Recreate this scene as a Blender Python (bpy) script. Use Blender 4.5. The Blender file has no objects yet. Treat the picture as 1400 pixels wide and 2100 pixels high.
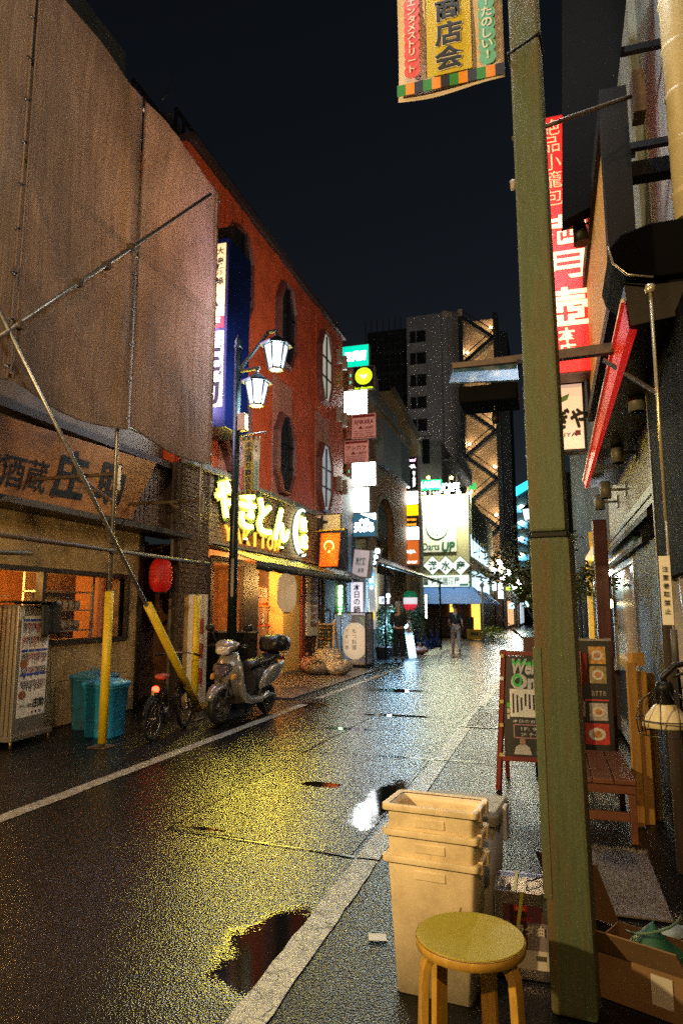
import bpy, math, random
from mathutils import Vector, Matrix, Euler
random.seed(7)
SC = bpy.context.scene
COL = SC.collection
V = Vector
# ---------------------------------------------------------------- camera, sky, exposure
CAM_H = 1.55
PITCH = math.radians(8.25)
YAW = math.radians(16.907)
cam_d = bpy.data.cameras.new('camera')
cam = bpy.data.objects.new('camera', cam_d); COL.objects.link(cam)
cam.location = (0, 0, CAM_H); cam.rotation_euler = (math.pi/2 + PITCH, 0, YAW)
cam_d.sensor_fit = 'VERTICAL'; cam_d.sensor_height = 36; cam_d.sensor_width = 24; cam_d.lens = 24
cam_d.clip_start = 0.05; cam_d.clip_end = 1000
cam_d.dof.use_dof = True; cam_d.dof.focus_distance = 3.6; cam_d.dof.aperture_fstop = 4.8
SC.camera = cam
world = bpy.data.worlds.new('World'); SC.world = world; world.use_nodes = True
wn = world.node_tree.nodes; wl = world.node_tree.links
sky = wn.new('ShaderNodeTexSky'); sky.sky_type = 'NISHITA'; sky.sun_disc = False
sky.sun_elevation = math.radians(14); sky.sun_rotation = math.radians(200); sky.ozone_density = 3.0
sky.air_density = 1.0; sky.dust_density = 0.3
hs = wn.new('ShaderNodeHueSaturation'); hs.inputs['Saturation'].default_value = .62; wl.new(sky.outputs[0], hs.inputs['Color'])
wl.new(hs.outputs[0], wn['Background'].inputs[0]); wn['Background'].inputs[1].default_value = 0.0012
SC.view_settings.view_transform = 'Standard'; SC.view_settings.look = 'None'
SC.view_settings.exposure = 1.5; SC.view_settings.gamma = 1.0; SC.view_settings.use_curve_mapping = False
SC.cycles.use_denoising = False
SC.cycles.use_adaptive_sampling = False; SC.cycles.max_bounces = 6; SC.cycles.sample_clamp_indirect = 1.5; SC.cycles.sample_clamp_direct = 6.0

# ---------------------------------------------------------------- pixel to place (photo 1400 x 2100)
def ray(px, py):
    x, y, z = px-700, 1050-py, 1400
    f = z*math.cos(PITCH)-y*math.sin(PITCH); u = y*math.cos(PITCH)+z*math.sin(PITCH)
    s, c = math.sin(YAW), math.cos(YAW)
    return V((x*c-f*s, x*s+f*c, u))
def PG(px, py, z=0.0):
    r = ray(px, py); return r*((z-CAM_H)/r.z)+V((0, 0, CAM_H))
def PX(px, py, x):
    r = ray(px, py); return r*(x/r.x)+V((0, 0, CAM_H))
def PY(px, py, y):
    r = ray(px, py); return r*(y/r.y)+V((0, 0, CAM_H))
UX, UY, UZ = V((1, 0, 0)), V((0, 1, 0)), V((0, 0, 1))

# ---------------------------------------------------------------- materials
MATS = {}
def M(name, col=(.5, .5, .5), rough=.6, metal=0, var=.25, scale=6, bump=0, bscale=60, spec=.5, emit=None, es=0,
      coat=0, trans=0, dirt=None, dscale=2.5, damt=.5, stretch=None, translucent=0, alpha=1):
    if name in MATS: return MATS[name]
    m = bpy.data.materials.new(name); m.use_nodes = True
    n = m.node_tree.nodes; l = m.node_tree.links; b = n['Principled BSDF']
    c4 = (*col, 1)
    b.inputs['Base Color'].default_value = c4
    b.inputs['Roughness'].default_value = rough; b.inputs['Metallic'].default_value = metal
    b.inputs['Specular IOR Level'].default_value = spec
    b.inputs['Coat Weight'].default_value = coat; b.inputs['Transmission Weight'].default_value = trans
    b.inputs['Alpha'].default_value = alpha
    geo = n.new('ShaderNodeNewGeometry'); vec = geo.outputs['Position']
    if stretch:
        mp = n.new('ShaderNodeMapping'); mp.inputs['Scale'].default_value = stretch
        l.new(vec, mp.inputs['Vector']); vec = mp.outputs[0]
    if var:
        nz = n.new('ShaderNodeTexNoise'); nz.inputs['Scale'].default_value = scale; nz.inputs['Detail'].default_value = 7
        nz.inputs['Roughness'].default_value = .65
        l.new(vec, nz.inputs['Vector'])
        mr = n.new('ShaderNodeMapRange'); mr.inputs[1].default_value = .25; mr.inputs[2].default_value = .75
        mr.inputs[3].default_value = 1-var; mr.inputs[4].default_value = 1+var*.6
        l.new(nz.outputs['Fac'], mr.inputs[0])
        mx = n.new('ShaderNodeMix'); mx.data_type = 'RGBA'; mx.blend_type = 'MULTIPLY'; mx.inputs[0].default_value = 1
        mx.inputs[6].default_value = c4; l.new(mr.outputs[0], mx.inputs[7])
        out = mx.outputs[2]
        if dirt:
            n2 = n.new('ShaderNodeTexNoise'); n2.inputs['Scale'].default_value = dscale; n2.inputs['Detail'].default_value = 9
            n2.inputs['Roughness'].default_value = .72; l.new(vec, n2.inputs['Vector'])
            r2 = n.new('ShaderNodeMapRange'); r2.inputs[1].default_value = .48; r2.inputs[2].default_value = .68
            r2.inputs[3].default_value = 0; r2.inputs[4].default_value = damt; l.new(n2.outputs['Fac'], r2.inputs[0])
            m2 = n.new('ShaderNodeMix'); m2.data_type = 'RGBA'; m2.inputs[7].default_value = (*dirt, 1)
            l.new(r2.outputs[0], m2.inputs[0]); l.new(out, m2.inputs[6]); out = m2.outputs[2]
        l.new(out, b.inputs['Base Color'])
        rr = n.new('ShaderNodeMapRange'); rr.inputs[3].default_value = max(0, rough-.1); rr.inputs[4].default_value = min(1, rough+.12)
        l.new(nz.outputs['Fac'], rr.inputs[0]); l.new(rr.outputs[0], b.inputs['Roughness'])
    if bump:
        nb = n.new('ShaderNodeTexNoise'); nb.inputs['Scale'].default_value = bscale; nb.inputs['Detail'].default_value = 4
        l.new(vec, nb.inputs['Vector'])
        bp = n.new('ShaderNodeBump'); bp.inputs['Strength'].default_value = bump; bp.inputs['Distance'].default_value = .01
        l.new(nb.outputs['Fac'], bp.inputs['Height']); l.new(bp.outputs[0], b.inputs['Normal'])
    if emit:
        if es < 1: m.cycles.emission_sampling = 'NONE'
        b.inputs['Emission Color'].default_value = (*emit, 1); b.inputs['Emission Strength'].default_value = es
    if translucent:
        tr = n.new('ShaderNodeBsdfTranslucent'); tr.inputs[0].default_value = c4
        ms = n.new('ShaderNodeMixShader'); ms.inputs[0].default_value = translucent
        l.new(b.outputs[0], ms.inputs[1]); l.new(tr.outputs[0], ms.inputs[2])
        l.new(ms.outputs[0], n['Material Output'].inputs[0])
    MATS[name] = m
    return m
def E(name, col, s, base=None):
    m = M(name, base or tuple(min(.8, c) for c in col), .4, var=0, emit=col, es=s)
    if s < 1 or name.startswith(('globe_','far_','face_pink')) or name in ('amber_stair_lamp','cool_lamp','kitchen_bulb','kitchen_tube','pendant_bulb','flood_bulb','led_cold','sign_white_hot','sign_white_soft','led_text','cyan_white','mint_letters','pink_glow','or_txt','cup_yellow','white_rim','slim_white'): m.cycles.emission_sampling = 'NONE'
    return m
def hexc(h):
    c = [int(h[i:i+2], 16)/255 for i in (0, 2, 4)]
    return tuple(x/12.92 if x <= .04045 else ((x+.055)/1.055)**2.4 for x in c)

# ---------------------------------------------------------------- mesh builder
class MB:
    def __init__(self): self.v = []; self.f = []; self.sm = []
    def add(self, vs, fs, smooth=False):
        k = len(self.v); self.v += [tuple(p) for p in vs]
        self.f += [tuple(i+k for i in f) for f in fs]; self.sm += [smooth]*len(fs); return self
    def box(self, x0, x1, y0, y1, z0, z1):
        return self.add([(x0,y0,z0),(x1,y0,z0),(x1,y1,z0),(x0,y1,z0),(x0,y0,z1),(x1,y0,z1),(x1,y1,z1),(x0,y1,z1)],
            [(0,3,2,1),(4,5,6,7),(0,1,5,4),(1,2,6,5),(2,3,7,6),(3,0,4,7)])
    def slab(self, o, r, u, w, h, d):
        """front face centred at o, depth d goes back"""
        r = V(r).normalized(); u = V(u).normalized(); nn = r.cross(u); o = V(o)
        p = [o+r*a+u*b-nn*c for c in (0, d) for a, b in ((-w/2,-h/2),(w/2,-h/2),(w/2,h/2),(-w/2,h/2))]
        return self.add(p, [(0,1,2,3),(7,6,5,4),(4,5,1,0),(5,6,2,1),(6,7,3,2),(7,4,0,3)])
    def bar(self, a, b, w, h=None, up=UZ):
        h = h or w; a, b = V(a), V(b); d = (b-a).normalized()
        s = d.cross(up)
        if s.length < 1e-3: s = d.cross(UX)
        s.normalize(); t = s.cross(d)
        p = [q+s*i*w/2+t*j*h/2 for q in (a, b) for i, j in ((-1,-1),(1,-1),(1,1),(-1,1))]
        return self.add(p, [(3,2,1,0),(4,5,6,7),(0,1,5,4),(1,2,6,5),(2,3,7,6),(3,0,4,7)])
    def cyl(self, a, b, r0, r1=None, n=12, cap=True):
        r1 = r0 if r1 is None else r1; a, b = V(a), V(b); d = (b-a).normalized()
        s = d.cross(UZ if abs(d.z) < .95 else UX).normalized(); t = d.cross(s)
        vs = [q+(s*math.cos(2*math.pi*i/n)+t*math.sin(2*math.pi*i/n))*r for q, r in ((a, r0), (b, r1)) for i in range(n)]
        self.add(vs, [(i, (i+1) % n, n+(i+1) % n, n+i) for i in range(n)], True)
        if cap:
            k = len(self.v)-2*n
            self.f += [tuple(k+i for i in reversed(range(n))), tuple(k+n+i for i in range(n))]; self.sm += [False]*2
        return self
    def tube(self, pts, r, n=8, closed=False):
        pts = [V(p) for p in pts]; R = r if isinstance(r, (list, tuple)) else [r]*len(pts)
        N = len(pts); rings = []; prev = None
        for i, p in enumerate(pts):
            if closed: d = (pts[(i+1) % N]-pts[i-1]).normalized()
            else: d = (pts[min(i+1, N-1)]-pts[max(i-1, 0)]).normalized()
            if prev is None: s = d.cross(UZ if abs(d.z) < .9 else UX).normalized()
            else:
                s = prev-d*prev.dot(d)
                s = s.normalized() if s.length > 1e-5 else d.cross(UX).normalized()
            prev = s; t = d.cross(s)
            rings.append([p+(s*math.cos(2*math.pi*k/n)+t*math.sin(2*math.pi*k/n))*R[i] for k in range(n)])
        return self.loft(rings, caps=not closed, closed=closed)
    def loft(self, rings, caps=True, closed=False, smooth=True):
        n = len(rings[0]); N = len(rings); vs = [p for rg in rings for p in rg]
        fs = [(i*n+k, i*n+(k+1) % n, ((i+1) % N)*n+(k+1) % n, ((i+1) % N)*n+k) for i in range(N if closed else N-1) for k in range(n)]
        k0 = len(self.v); self.add(vs, fs, smooth)
        if caps and not closed:
            self.f += [tuple(k0+k for k in reversed(range(n))), tuple(k0+(N-1)*n+k for k in range(n))]; self.sm += [False]*2
        return self
    def lathe(self, o, prof, n=20, axis=UZ, ref=None, caps=True, arc=None):
        o = V(o); a = V(axis).normalized(); s = a.cross(UX if abs(a.x) < .9 else UY).normalized(); t = a.cross(s)
        rings = [[o+a*z+(s*math.cos(2*math.pi*k/n)+t*math.sin(2*math.pi*k/n))*max(r, 1e-4) for k in range(n)] for r, z in prof]
        return self.loft(rings, caps)
    def prism(self, poly, o, r, u, d):
        """poly of (a,b) in the frame, front at o, extruded back by d"""
        r = V(r).normalized(); u = V(u).normalized(); nn = r.cross(u); o = V(o); n = len(poly)
        vs = [o+r*a+u*b for a, b in poly]+[o+r*a+u*b-nn*d for a, b in poly]
        return self.add(vs, [tuple(range(n)), tuple(reversed(range(n, 2*n)))]+[(n+i, n+(i+1) % n, (i+1) % n, i) for i in range(n)])
    def grid(self, nu, nv, fn, smooth=True):
        vs = [fn(i/(nu-1), j/(nv-1)) for j in range(nv) for i in range(nu)]
        return self.add(vs, [(j*nu+i, j*nu+i+1, (j+1)*nu+i+1, (j+1)*nu+i) for j in range(nv-1) for i in range(nu-1)], smooth)
    def build(self, name, mat, parent=None, bevel=0, solid=0, sub=0):
        me = bpy.data.meshes.new(name); me.from_pydata(self.v, [], self.f); me.update()
        me.polygons.foreach_set('use_smooth', self.sm)
        if mat: me.materials.append(mat)
        return link(name, me, parent, bevel, solid, sub)
def world_t(o):
    return V(o.location) if o.parent is None else V(o.location)+o.matrix_parent_inverse.translation+world_t(o.parent)
def link(name, me, parent=None, bevel=0, solid=0, sub=0):
    o = bpy.data.objects.new(name, me); COL.objects.link(o)
    if parent is not None:
        o.parent = parent; o.matrix_parent_inverse = Matrix.Translation(-world_t(parent))
    if solid:
        md = o.modifiers.new('thick', 'SOLIDIFY'); md.thickness = solid; md.offset = 0
    if bevel:
        md = o.modifiers.new('bevel', 'BEVEL'); md.width = bevel; md.segments = 2; md.limit_method = 'ANGLE'; md.angle_limit = .6
        md.harden_normals = False
    if sub:
        md = o.modifiers.new('smooth', 'SUBSURF'); md.levels = sub; md.render_levels = sub
    return o
def tag(o, label, cat, group=None, kind=None):
    if label: o['label'] = label
    if cat: o['category'] = cat
    if group: o['group'] = group
    if kind: o['kind'] = kind
    return o
def thing(name, label, cat, loc=(0, 0, 0), group=None):
    o = bpy.data.objects.new(name, None); COL.objects.link(o); o.location = loc; o.empty_display_size = .1
    return tag(o, label, cat, group)
def struct(name, mb, mat):
    o = mb.build(name, mat); o['kind'] = 'structure'; return o
def copy_tree(o, parent=None, loc=None, rot=None):
    c = o.copy(); COL.objects.link(c)
    if parent is not None: c.parent = parent
    if loc is not None: c.location = loc
    if rot is not None: c.rotation_euler = rot
    for ch in list(o.children):
        if ch is not c: copy_tree(ch, c)
    return c
def lamp_light(p, power, col, parent, r=.05):
    ld = bpy.data.lights.new('lamp_light', 'POINT'); ld.energy = power; ld.color = col; ld.shadow_soft_size = r
    lo = bpy.data.objects.new('lamp_light', ld); COL.objects.link(lo); lo.parent = parent; lo.matrix_parent_inverse = Matrix.Translation(-world_t(parent)); lo.location = V(p)
    return lo
# ---------------------------------------------------------------- lettering
GL = {}
def glyph(s, bold=0.0, ext=0.0, res=3):
    k = (s, bold, ext)
    if k in GL: return GL[k]
    cu = bpy.data.curves.new('lettering', 'FONT'); cu.body = s; cu.offset = bold; cu.extrude = ext; cu.resolution_u = 2 if ext else 3
    ob = bpy.data.objects.new('lettering', cu)
    me = bpy.data.meshes.new_from_object(ob)
    vs = [tuple(v.co) for v in me.vertices]; fs = [tuple(p.vertices) for p in me.polygons]
    bpy.data.objects.remove(ob); bpy.data.curves.remove(cu); bpy.data.meshes.remove(me)
    GL[k] = (vs, fs); return GL[k]
def text(s, o, r, u, w, h, mat, parent, vert=False, bold=.012, ext=0, lift=.004, name='lettering', fit=True, jitter=0, italic=0):
    r = V(r).normalized(); u = V(u).normalized(); nn = r.cross(u); o = V(o); mb = MB()
    items = []; heavy = 0
    if bold > .02: heavy = bold-.016; bold = .016
    if vert:
        n = len(s); ch = h/n
        for i, c in enumerate(s): items.append((c, 0, h/2-ch*(i+.5), w, ch*.94))
    else: items.append((s, 0, 0, w, h))
    for c, cx, cy, bw, bh in items:
        if c == ' ': continue
        vs, fs = glyph(c, bold, ext)
        if not vs: continue
        x0 = min(v[0] for v in vs); x1 = max(v[0] for v in vs); y0 = min(v[1] for v in vs); y1 = max(v[1] for v in vs)
        sx = bw/max(x1-x0, 1e-3); sy = bh/max(y1-y0, 1e-3)
        if vert:
            k = min(bw, bh)/.92; sx = sy = k
            sx = min(sx, bw/max(x1-x0, 1e-3)); sy = min(sy, bh/max(y1-y0, 1e-3))
        elif not fit: sx = sy = min(sx, sy)
        mx, my = (x0+x1)/2, (y0+y1)/2
        for q, (hx, hy) in enumerate(((0,0),(1,.3),(-1,-.3),(.3,-1),(-.3,1)) if heavy else ((0,0),)):
            pts = []
            for v in vs:
                a = (v[0]-mx+hx*heavy)*sx+cx+(v[1]-my)*sy*italic; b = (v[1]-my+hy*heavy)*sy+cy
                pts.append(o+r*a+u*b+nn*(lift+q*.0006+v[2]*(1 if ext else 0)*sx+(ext*sx if ext else 0)))
            mb.add(pts, fs)
    return mb.build(name, mat, parent)
def panel(name, o, r, u, w, h, d, mat, parent, bevel=0):
    return MB().slab(o, r, u, w, h, d).build(name, mat, parent, bevel)
def nrm(r, u): return V(r).normalized().cross(V(u).normalized())
def box_sign(name, label, cat, o, r, u, w, h, d, face, case, group=None, rim=.03, bevel=.004, proud=.006):
    """a boxed sign: case + face; front centre o"""
    t = thing(name, label, cat, V(o)-V(u).normalized()*h/2, group)
    nn = nrm(r, u)
    panel('case', V(o), r, u, w, h, d, case, t, bevel)
    panel('face', V(o)+nn*proud, r, u, w-2*rim, h-2*rim, proud+.002, face, t)
    return t, V(o)+nn*proud
def quadc(fn, x0, y0, x1, y1, pl):
    """centre and size of a pixel rectangle on a plane; fn PX or PY"""
    a = fn(x0, (y0+y1)/2, pl); b = fn(x1, (y0+y1)/2, pl); c = fn((x0+x1)/2, y0, pl); d = fn((x0+x1)/2, y1, pl)
    return (a+b)/2*.5+(c+d)/2*.5, (b-a).length, abs(c.z-d.z)
# ================================================================ GROUND
PUDDLES = [(-1.40,5.75,.15,.75),(-1.31,3.20,.22,.40),(-2.35,10.33,.65,.12),(-1.62,7.46,.34,.05),(-2.42,4.66,.18,.03),(-2.05,6.1,.20,.09),(-2.6,9.0,.35,.10),(-4.2,17.5,.16,1.1),(-3.9,11.0,.25,.35),(-3.0,13.5,.5,.3)]
def asphalt(name, c0, c1, r0, r1, bump, puddles=False, bs=95):
    m = bpy.data.materials.new(name); m.use_nodes = True; MATS[name] = m
    n = m.node_tree.nodes; l = m.node_tree.links; b = n['Principled BSDF']
    g = n.new('ShaderNodeNewGeometry'); pos = g.outputs['Position']
    def noise(sc, det, rg=.6):
        a = n.new('ShaderNodeTexNoise'); a.inputs['Scale'].default_value = sc; a.inputs['Detail'].default_value = det
        a.inputs['Roughness'].default_value = rg; l.new(pos, a.inputs['Vector']); return a.outputs['Fac']
    def math_(op, x, y=None, clamp=False):
        q = n.new('ShaderNodeMath'); q.operation = op; q.use_clamp = clamp
        for k, v in enumerate((x, y)):
            if v is None: continue
            if isinstance(v, (int, float)): q.inputs[k].default_value = v
            else: l.new(v, q.inputs[k])
        return q.outputs[0]
    a = noise(150, 3); big = noise(.9, 6); mid = noise(6, 5)
    cm = n.new('ShaderNodeMix'); cm.data_type = 'RGBA'; cm.inputs[6].default_value = (*c0, 1); cm.inputs[7].default_value = (*c1, 1)
    l.new(a, cm.inputs[0]); l.new(cm.outputs[2], b.inputs['Base Color'])
    rr = n.new('ShaderNodeMapRange'); rr.inputs[1].default_value = .3; rr.inputs[2].default_value = .7
    rr.inputs[3].default_value = r0; rr.inputs[4].default_value = r1; l.new(math_('ADD', math_('MULTIPLY', big, .7), math_('MULTIPLY', mid, .3)), rr.inputs[0])
    rough = rr.outputs[0]; bst = None
    if puddles:
        tot = None
        for cx, cy, rx, ry in PUDDLES:
            mp = n.new('ShaderNodeMapping'); mp.inputs['Location'].default_value = (-cx/rx, -cy/ry, 0); mp.inputs['Scale'].default_value = (1/rx, 1/ry, 0)
            l.new(pos, mp.inputs['Vector']); ln = n.new('ShaderNodeVectorMath'); ln.operation = 'LENGTH'; l.new(mp.outputs[0], ln.inputs[0])
            v = math_('SUBTRACT', 1.25, ln.outputs['Value']); tot = v if tot is None else math_('MAXIMUM', tot, v)
        w = math_('ADD', math_('ADD', tot, math_('MULTIPLY', math_('SUBTRACT', noise(5, 8, .68), .5), 1.7)), math_('MULTIPLY', math_('SUBTRACT', noise(70, 3, .6), .5), 1.1))
        mask = n.new('ShaderNodeMapRange'); mask.inputs[1].default_value = .05; mask.inputs[2].default_value = .40; l.new(w, mask.inputs[0])
        mk = mask.outputs[0]
        rough = math_('MULTIPLY', rough, math_('SUBTRACT', 1, math_('MULTIPLY', mk, .86))); bst = math_('MULTIPLY', math_('SUBTRACT', 1, math_('MULTIPLY', mk, .96)), bump)
    l.new(rough, b.inputs['Roughness'])
    vo = n.new('ShaderNodeTexVoronoi'); vo.inputs['Scale'].default_value = bs; l.new(pos, vo.inputs['Vector'])
    bp = n.new('ShaderNodeBump'); bp.inputs['Strength'].default_value = bump; bp.inputs['Distance'].default_value = .004
    if bst is not None: l.new(bst, bp.inputs['Strength'])
    l.new(math_('ADD', vo.outputs['Distance'], math_('MULTIPLY', a, .6)), bp.inputs['Height']); l.new(bp.outputs[0], b.inputs['Normal'])
    b.inputs['Specular IOR Level'].default_value = .45
    return m
A_ROAD = asphalt('wet_asphalt', (.0012,.0012,.0013), (.0095,.0095,.0098), .17, .28, .40, True)
A_SIDE = asphalt('side_asphalt', (.001,.0011,.0013), (.009,.010,.011), .26, .42, .75, bs=80)
A_PATCH = asphalt('patch_asphalt', (.001,.001,.0011), (.008,.008,.008), .14, .26, .36, True, bs=110)
A_SIDE.node_tree.nodes['Principled BSDF'].inputs['Specular IOR Level'].default_value = .28
struct('ground', MB().box(-300, 300, -40, 500, -.6, -.03), A_SIDE)
ROAD = struct('road', MB().box(-4.1, -1.16, -12, 95, -.02, .0), A_ROAD)
struct('road_verge', MB().box(-1.157, 1.6, -12, 60, -.025, -.002), A_SIDE)
struct('pavement', MB().box(-7.6, -4.103, -12, 40, -.025, -.001), A_SIDE)
struct('crossing_road', MB().box(-30, 40, 29.2, 40.4, -.03, -.006), A_ROAD)
def paint_mat(name, col, lo, hi):
    m = M(name, col, .34, var=.35, scale=14, bump=.35, bscale=120, dirt=(.03,.03,.03), dscale=9, damt=.75)
    n = m.node_tree.nodes; l = m.node_tree.links; b = n['Principled BSDF']; src = b.inputs['Base Color'].links[0].from_socket
    g = n.new('ShaderNodeNewGeometry'); nz = n.new('ShaderNodeTexNoise'); nz.inputs['Scale'].default_value = 9; l.new(g.outputs['Position'], nz.inputs['Vector'])
    wv = n.new('ShaderNodeVectorMath'); wv.operation = 'MULTIPLY_ADD'; l.new(nz.outputs['Color'], wv.inputs[0]); wv.inputs[1].default_value = (.12,.12,0); l.new(g.outputs['Position'], wv.inputs[2])
    vo = n.new('ShaderNodeTexVoronoi'); vo.feature = 'DISTANCE_TO_EDGE'; vo.inputs['Scale'].default_value = 11; l.new(wv.outputs[0], vo.inputs['Vector'])
    mr = n.new('ShaderNodeMapRange'); mr.inputs[1].default_value = .008; mr.inputs[2].default_value = .03; mr.inputs[3].default_value = .12; mr.inputs[4].default_value = 1; l.new(vo.outputs['Distance'], mr.inputs[0])
    mx = n.new('ShaderNodeMix'); mx.data_type = 'RGBA'; mx.blend_type = 'MULTIPLY'; mx.inputs[0].default_value = 1; l.new(src, mx.inputs[6]); l.new(mr.outputs[0], mx.inputs[7]); l.new(mx.outputs[2], b.inputs['Base Color'])
    return m
PAINT = paint_mat('worn_road_paint', (.40,.40,.38), 0, 0)
def strip(name, x0, x1, y0, y1, z=.004, seed=1):
    rnd = random.Random(seed); n = max(8, int((y1-y0)/.12)); mb = MB(); L = []; R = []
    for i in range(n+1):
        y = y0+(y1-y0)*i/n
        L.append((x0+rnd.uniform(-.006,.006), y, z)); R.append((x1+rnd.uniform(-.006,.006), y, z))
    mb.add(L+R, [(i, n+1+i, n+2+i, i+1) for i in range(n)])
    o = mb.build(name, PAINT); o['kind'] = 'structure'; return o
strip('road_marking', -4.10, -3.95, -6, 11.1, seed=2)
strip('road_marking', -4.12, -3.98, 11.9, 21.5, seed=3)
for y0, y1 in ((-6, 4.40), (4.43, 5.18), (6.05, 7.40), (7.44, 9.55), (11.7, 15.2), (15.6, 22)):
    strip('road_marking', -1.25, -1.10, y0, y1, seed=int(y0*7)+50)
# repaired patch of newer asphalt, its edge standing a little proud
pa = MB(); pts = [(-2.69,4.60),(-2.21,4.57),(-1.29,4.43),(-1.29,7.42),(-1.9,7.44),(-2.66,7.6),(-2.72,6.2)]
pa.add([(x,y,.004) for x,y in pts]+[(x,y,-.01) for x,y in pts], [tuple(range(7))]+[(7+i,7+(i+1)%7,(i+1)%7,i) for i in range(7)])
o = pa.build('asphalt_patch', A_PATCH); o['kind'] = 'structure'
SEAM = M('tar_seam', (.006,.006,.006), .22, var=.2)
for nm, a, b in (('s1',(-2.70,4.59),(-1.26,4.43)),('s2',(-2.70,4.59),(-2.69,7.6)),('s3',(-3.2,7.46),(-.3,7.43)),('s4',(-2.69,7.6),(-2.6,10.2))):
    mb = MB(); k = 14
    for i in range(k):
        p = V((*a,.006)).lerp(V((*b,.006)), i/k); q = V((*a,.006)).lerp(V((*b,.006)), (i+1.02)/k)
        w = random.uniform(.006,.016); d = (q-p).normalized(); s = V((-d.y,d.x,0))*w
        mb.add([p-s,q-s,q+s,p+s], [(0,1,2,3)])
    o = mb.build('asphalt_seam', SEAM); o['kind'] = 'structure'
# drain cover by the right hand line
dc = thing('drain_grate', 'square cast metal drain grate beside the right white line', 'drain', (-1.0, 10.5, 0))
IRON = M('wet_iron', (.06,.065,.07), .3, .7, bump=.3)
MB().box(-1.24,-.72,9.6,9.7,-.01,.006).box(-1.24,-.72,11.4,11.5,-.01,.006).box(-1.24,-1.18,9.7,11.4,-.01,.006).box(-.78,-.72,9.7,11.4,-.01,.006).build('frame', IRON, dc)
for i in range(17):
    y = 9.76+i*.1
    MB().box(-1.178,-.782,y,y+.055,-.012,.004).build('bar', IRON, dc)
tag(MB().slab((-.86,3.42,.008),(1,.25,0),(-.3,1,0),.085,.07,.002).build('paper_scrap', M('damp_paper',(.6,.62,.62),.6)),
    'small white paper scrap lying on the wet asphalt', 'litter')
# ================================================================ MATERIALS (shared)
DARK = M('dark_metal', (.012,.012,.014), .42, .3)
BLACK = M('black_plastic', (.006,.006,.0065), .42, var=.15, spec=.25)
BTIM = M('black_timber', (.006,.005,.0045), .6, var=.3, spec=.15)
STEEL = M('galvanised_steel', (.30,.29,.27), .38, .85, var=.35, scale=20, dirt=(.12,.07,.03), dscale=8, damt=.5)
RUST = M('rusty_steel', (.10,.065,.04), .6, .3, var=.5, scale=18, bump=.3)
WHITE = M('white_paint', (.7,.69,.66), .5, var=.12, dirt=(.3,.27,.22), damt=.4)
PAPER = M('printed_paper', (.72,.70,.64), .7, var=.08)
INK = M('black_ink', (.008,.008,.008), .6, var=0)
REDINK = M('red_ink', (.55,.03,.02), .6, var=0)
BLUEINK = M('blue_ink', (.02,.05,.35), .6, var=0)
GLASSD = M('dark_glass', (.006,.007,.009), .08, var=0, spec=.7)
CLEAR = M('clear_pane', (.06,.06,.06), .03, var=0, alpha=.10)
CONC = M('grimy_concrete', (.22,.20,.18), .8, var=.35, scale=3, bump=.3, dirt=(.06,.055,.05), dscale=1.5, damt=.6)
# ================================================================ LEFT: SHOP BEHIND THE SCAFFOLD
TAN = M('tan_cement_board', (.40,.27,.11), .75, var=.3, scale=9, bump=.15, dirt=(.10,.07,.04), dscale=3, damt=.6)
FX = -6.4
shop = thing('tavern_building', 'old two storey tavern with tan panels behind the scaffold sheets', 'building', (FX-1, 7, 0))
UPW = M('old_upper_wall', (.20,.16,.13), .8, var=.35, scale=2, dirt=(.07,.05,.04))
W0 = PX(-40,1170,FX); win_y0, win_y1 = 4.9, PX(258,1230,FX).y; win_z0, win_z1 = 1.16, 2.06
wall_y1 = PX(283,1200,FX).y
MB().box(FX-6, FX-.05, 1.5, 10.35, 3.9, 8.9).build('upper_wall', UPW, shop)
MB().box(FX-.25, FX-.03, 1.5, win_y0, 0, 3.9).box(FX-.25, FX-.03, win_y0, win_y1, 0, win_z0).box(FX-.25, FX-.03, win_y0, win_y1, win_z1, 3.9).box(FX-.25, FX-.03, win_y1, wall_y1, 0, 3.9).build('lower_wall', TAN, shop)
# cement panels, each its own board with an open joint
for y0, y1 in ((3.2,4.88),(4.89,6.55),(6.56,8.05),(8.06,win_y1+.12)):
    for z0, z1 in ((.02,.60),(.608,win_z0-.06),(win_z1+.06,2.85)):
        yb = min(y1, wall_y1); MB().box(FX-.03, FX-.004, y0, yb, z0, z1).build('cement_panel', TAN, shop, .003)
for z0, z1 in ((.02,.5),(.508,1.0),(1.008,1.5),(1.508,2.0),(2.008,2.85)):
    MB().box(FX-.03, FX-.002, win_y1+.128, wall_y1, z0, z1).build('cement_panel', TAN, shop, .003)
FRM = M('dark_window_frame', (.02,.015,.012), .45)
fr = MB()
fr.box(FX-.12, FX+.03, win_y0, win_y1+.05, win_z1, win_z1+.06).box(FX-.12, FX+.03, win_y0, win_y1+.05, win_z0-.06, win_z0)
fr.box(FX-.12, FX+.03, win_y1, win_y1+.05, win_z0, win_z1)
mull = PX(88,1230,FX).y
fr.box(FX-.1, FX+.02, mull-.035, mull+.035, win_z0, win_z1)
wnd = thing('x','','') if False else fr.build('window_frame', FRM, shop)
MB().box(FX-.075, FX-.07, win_y0, mull-.035, win_z0, win_z1).build('pane', CLEAR, wnd)
MB().box(FX-.06, FX-.055, mull+.035, win_y1, win_z0, win_z1).build('pane', CLEAR, wnd)
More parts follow.
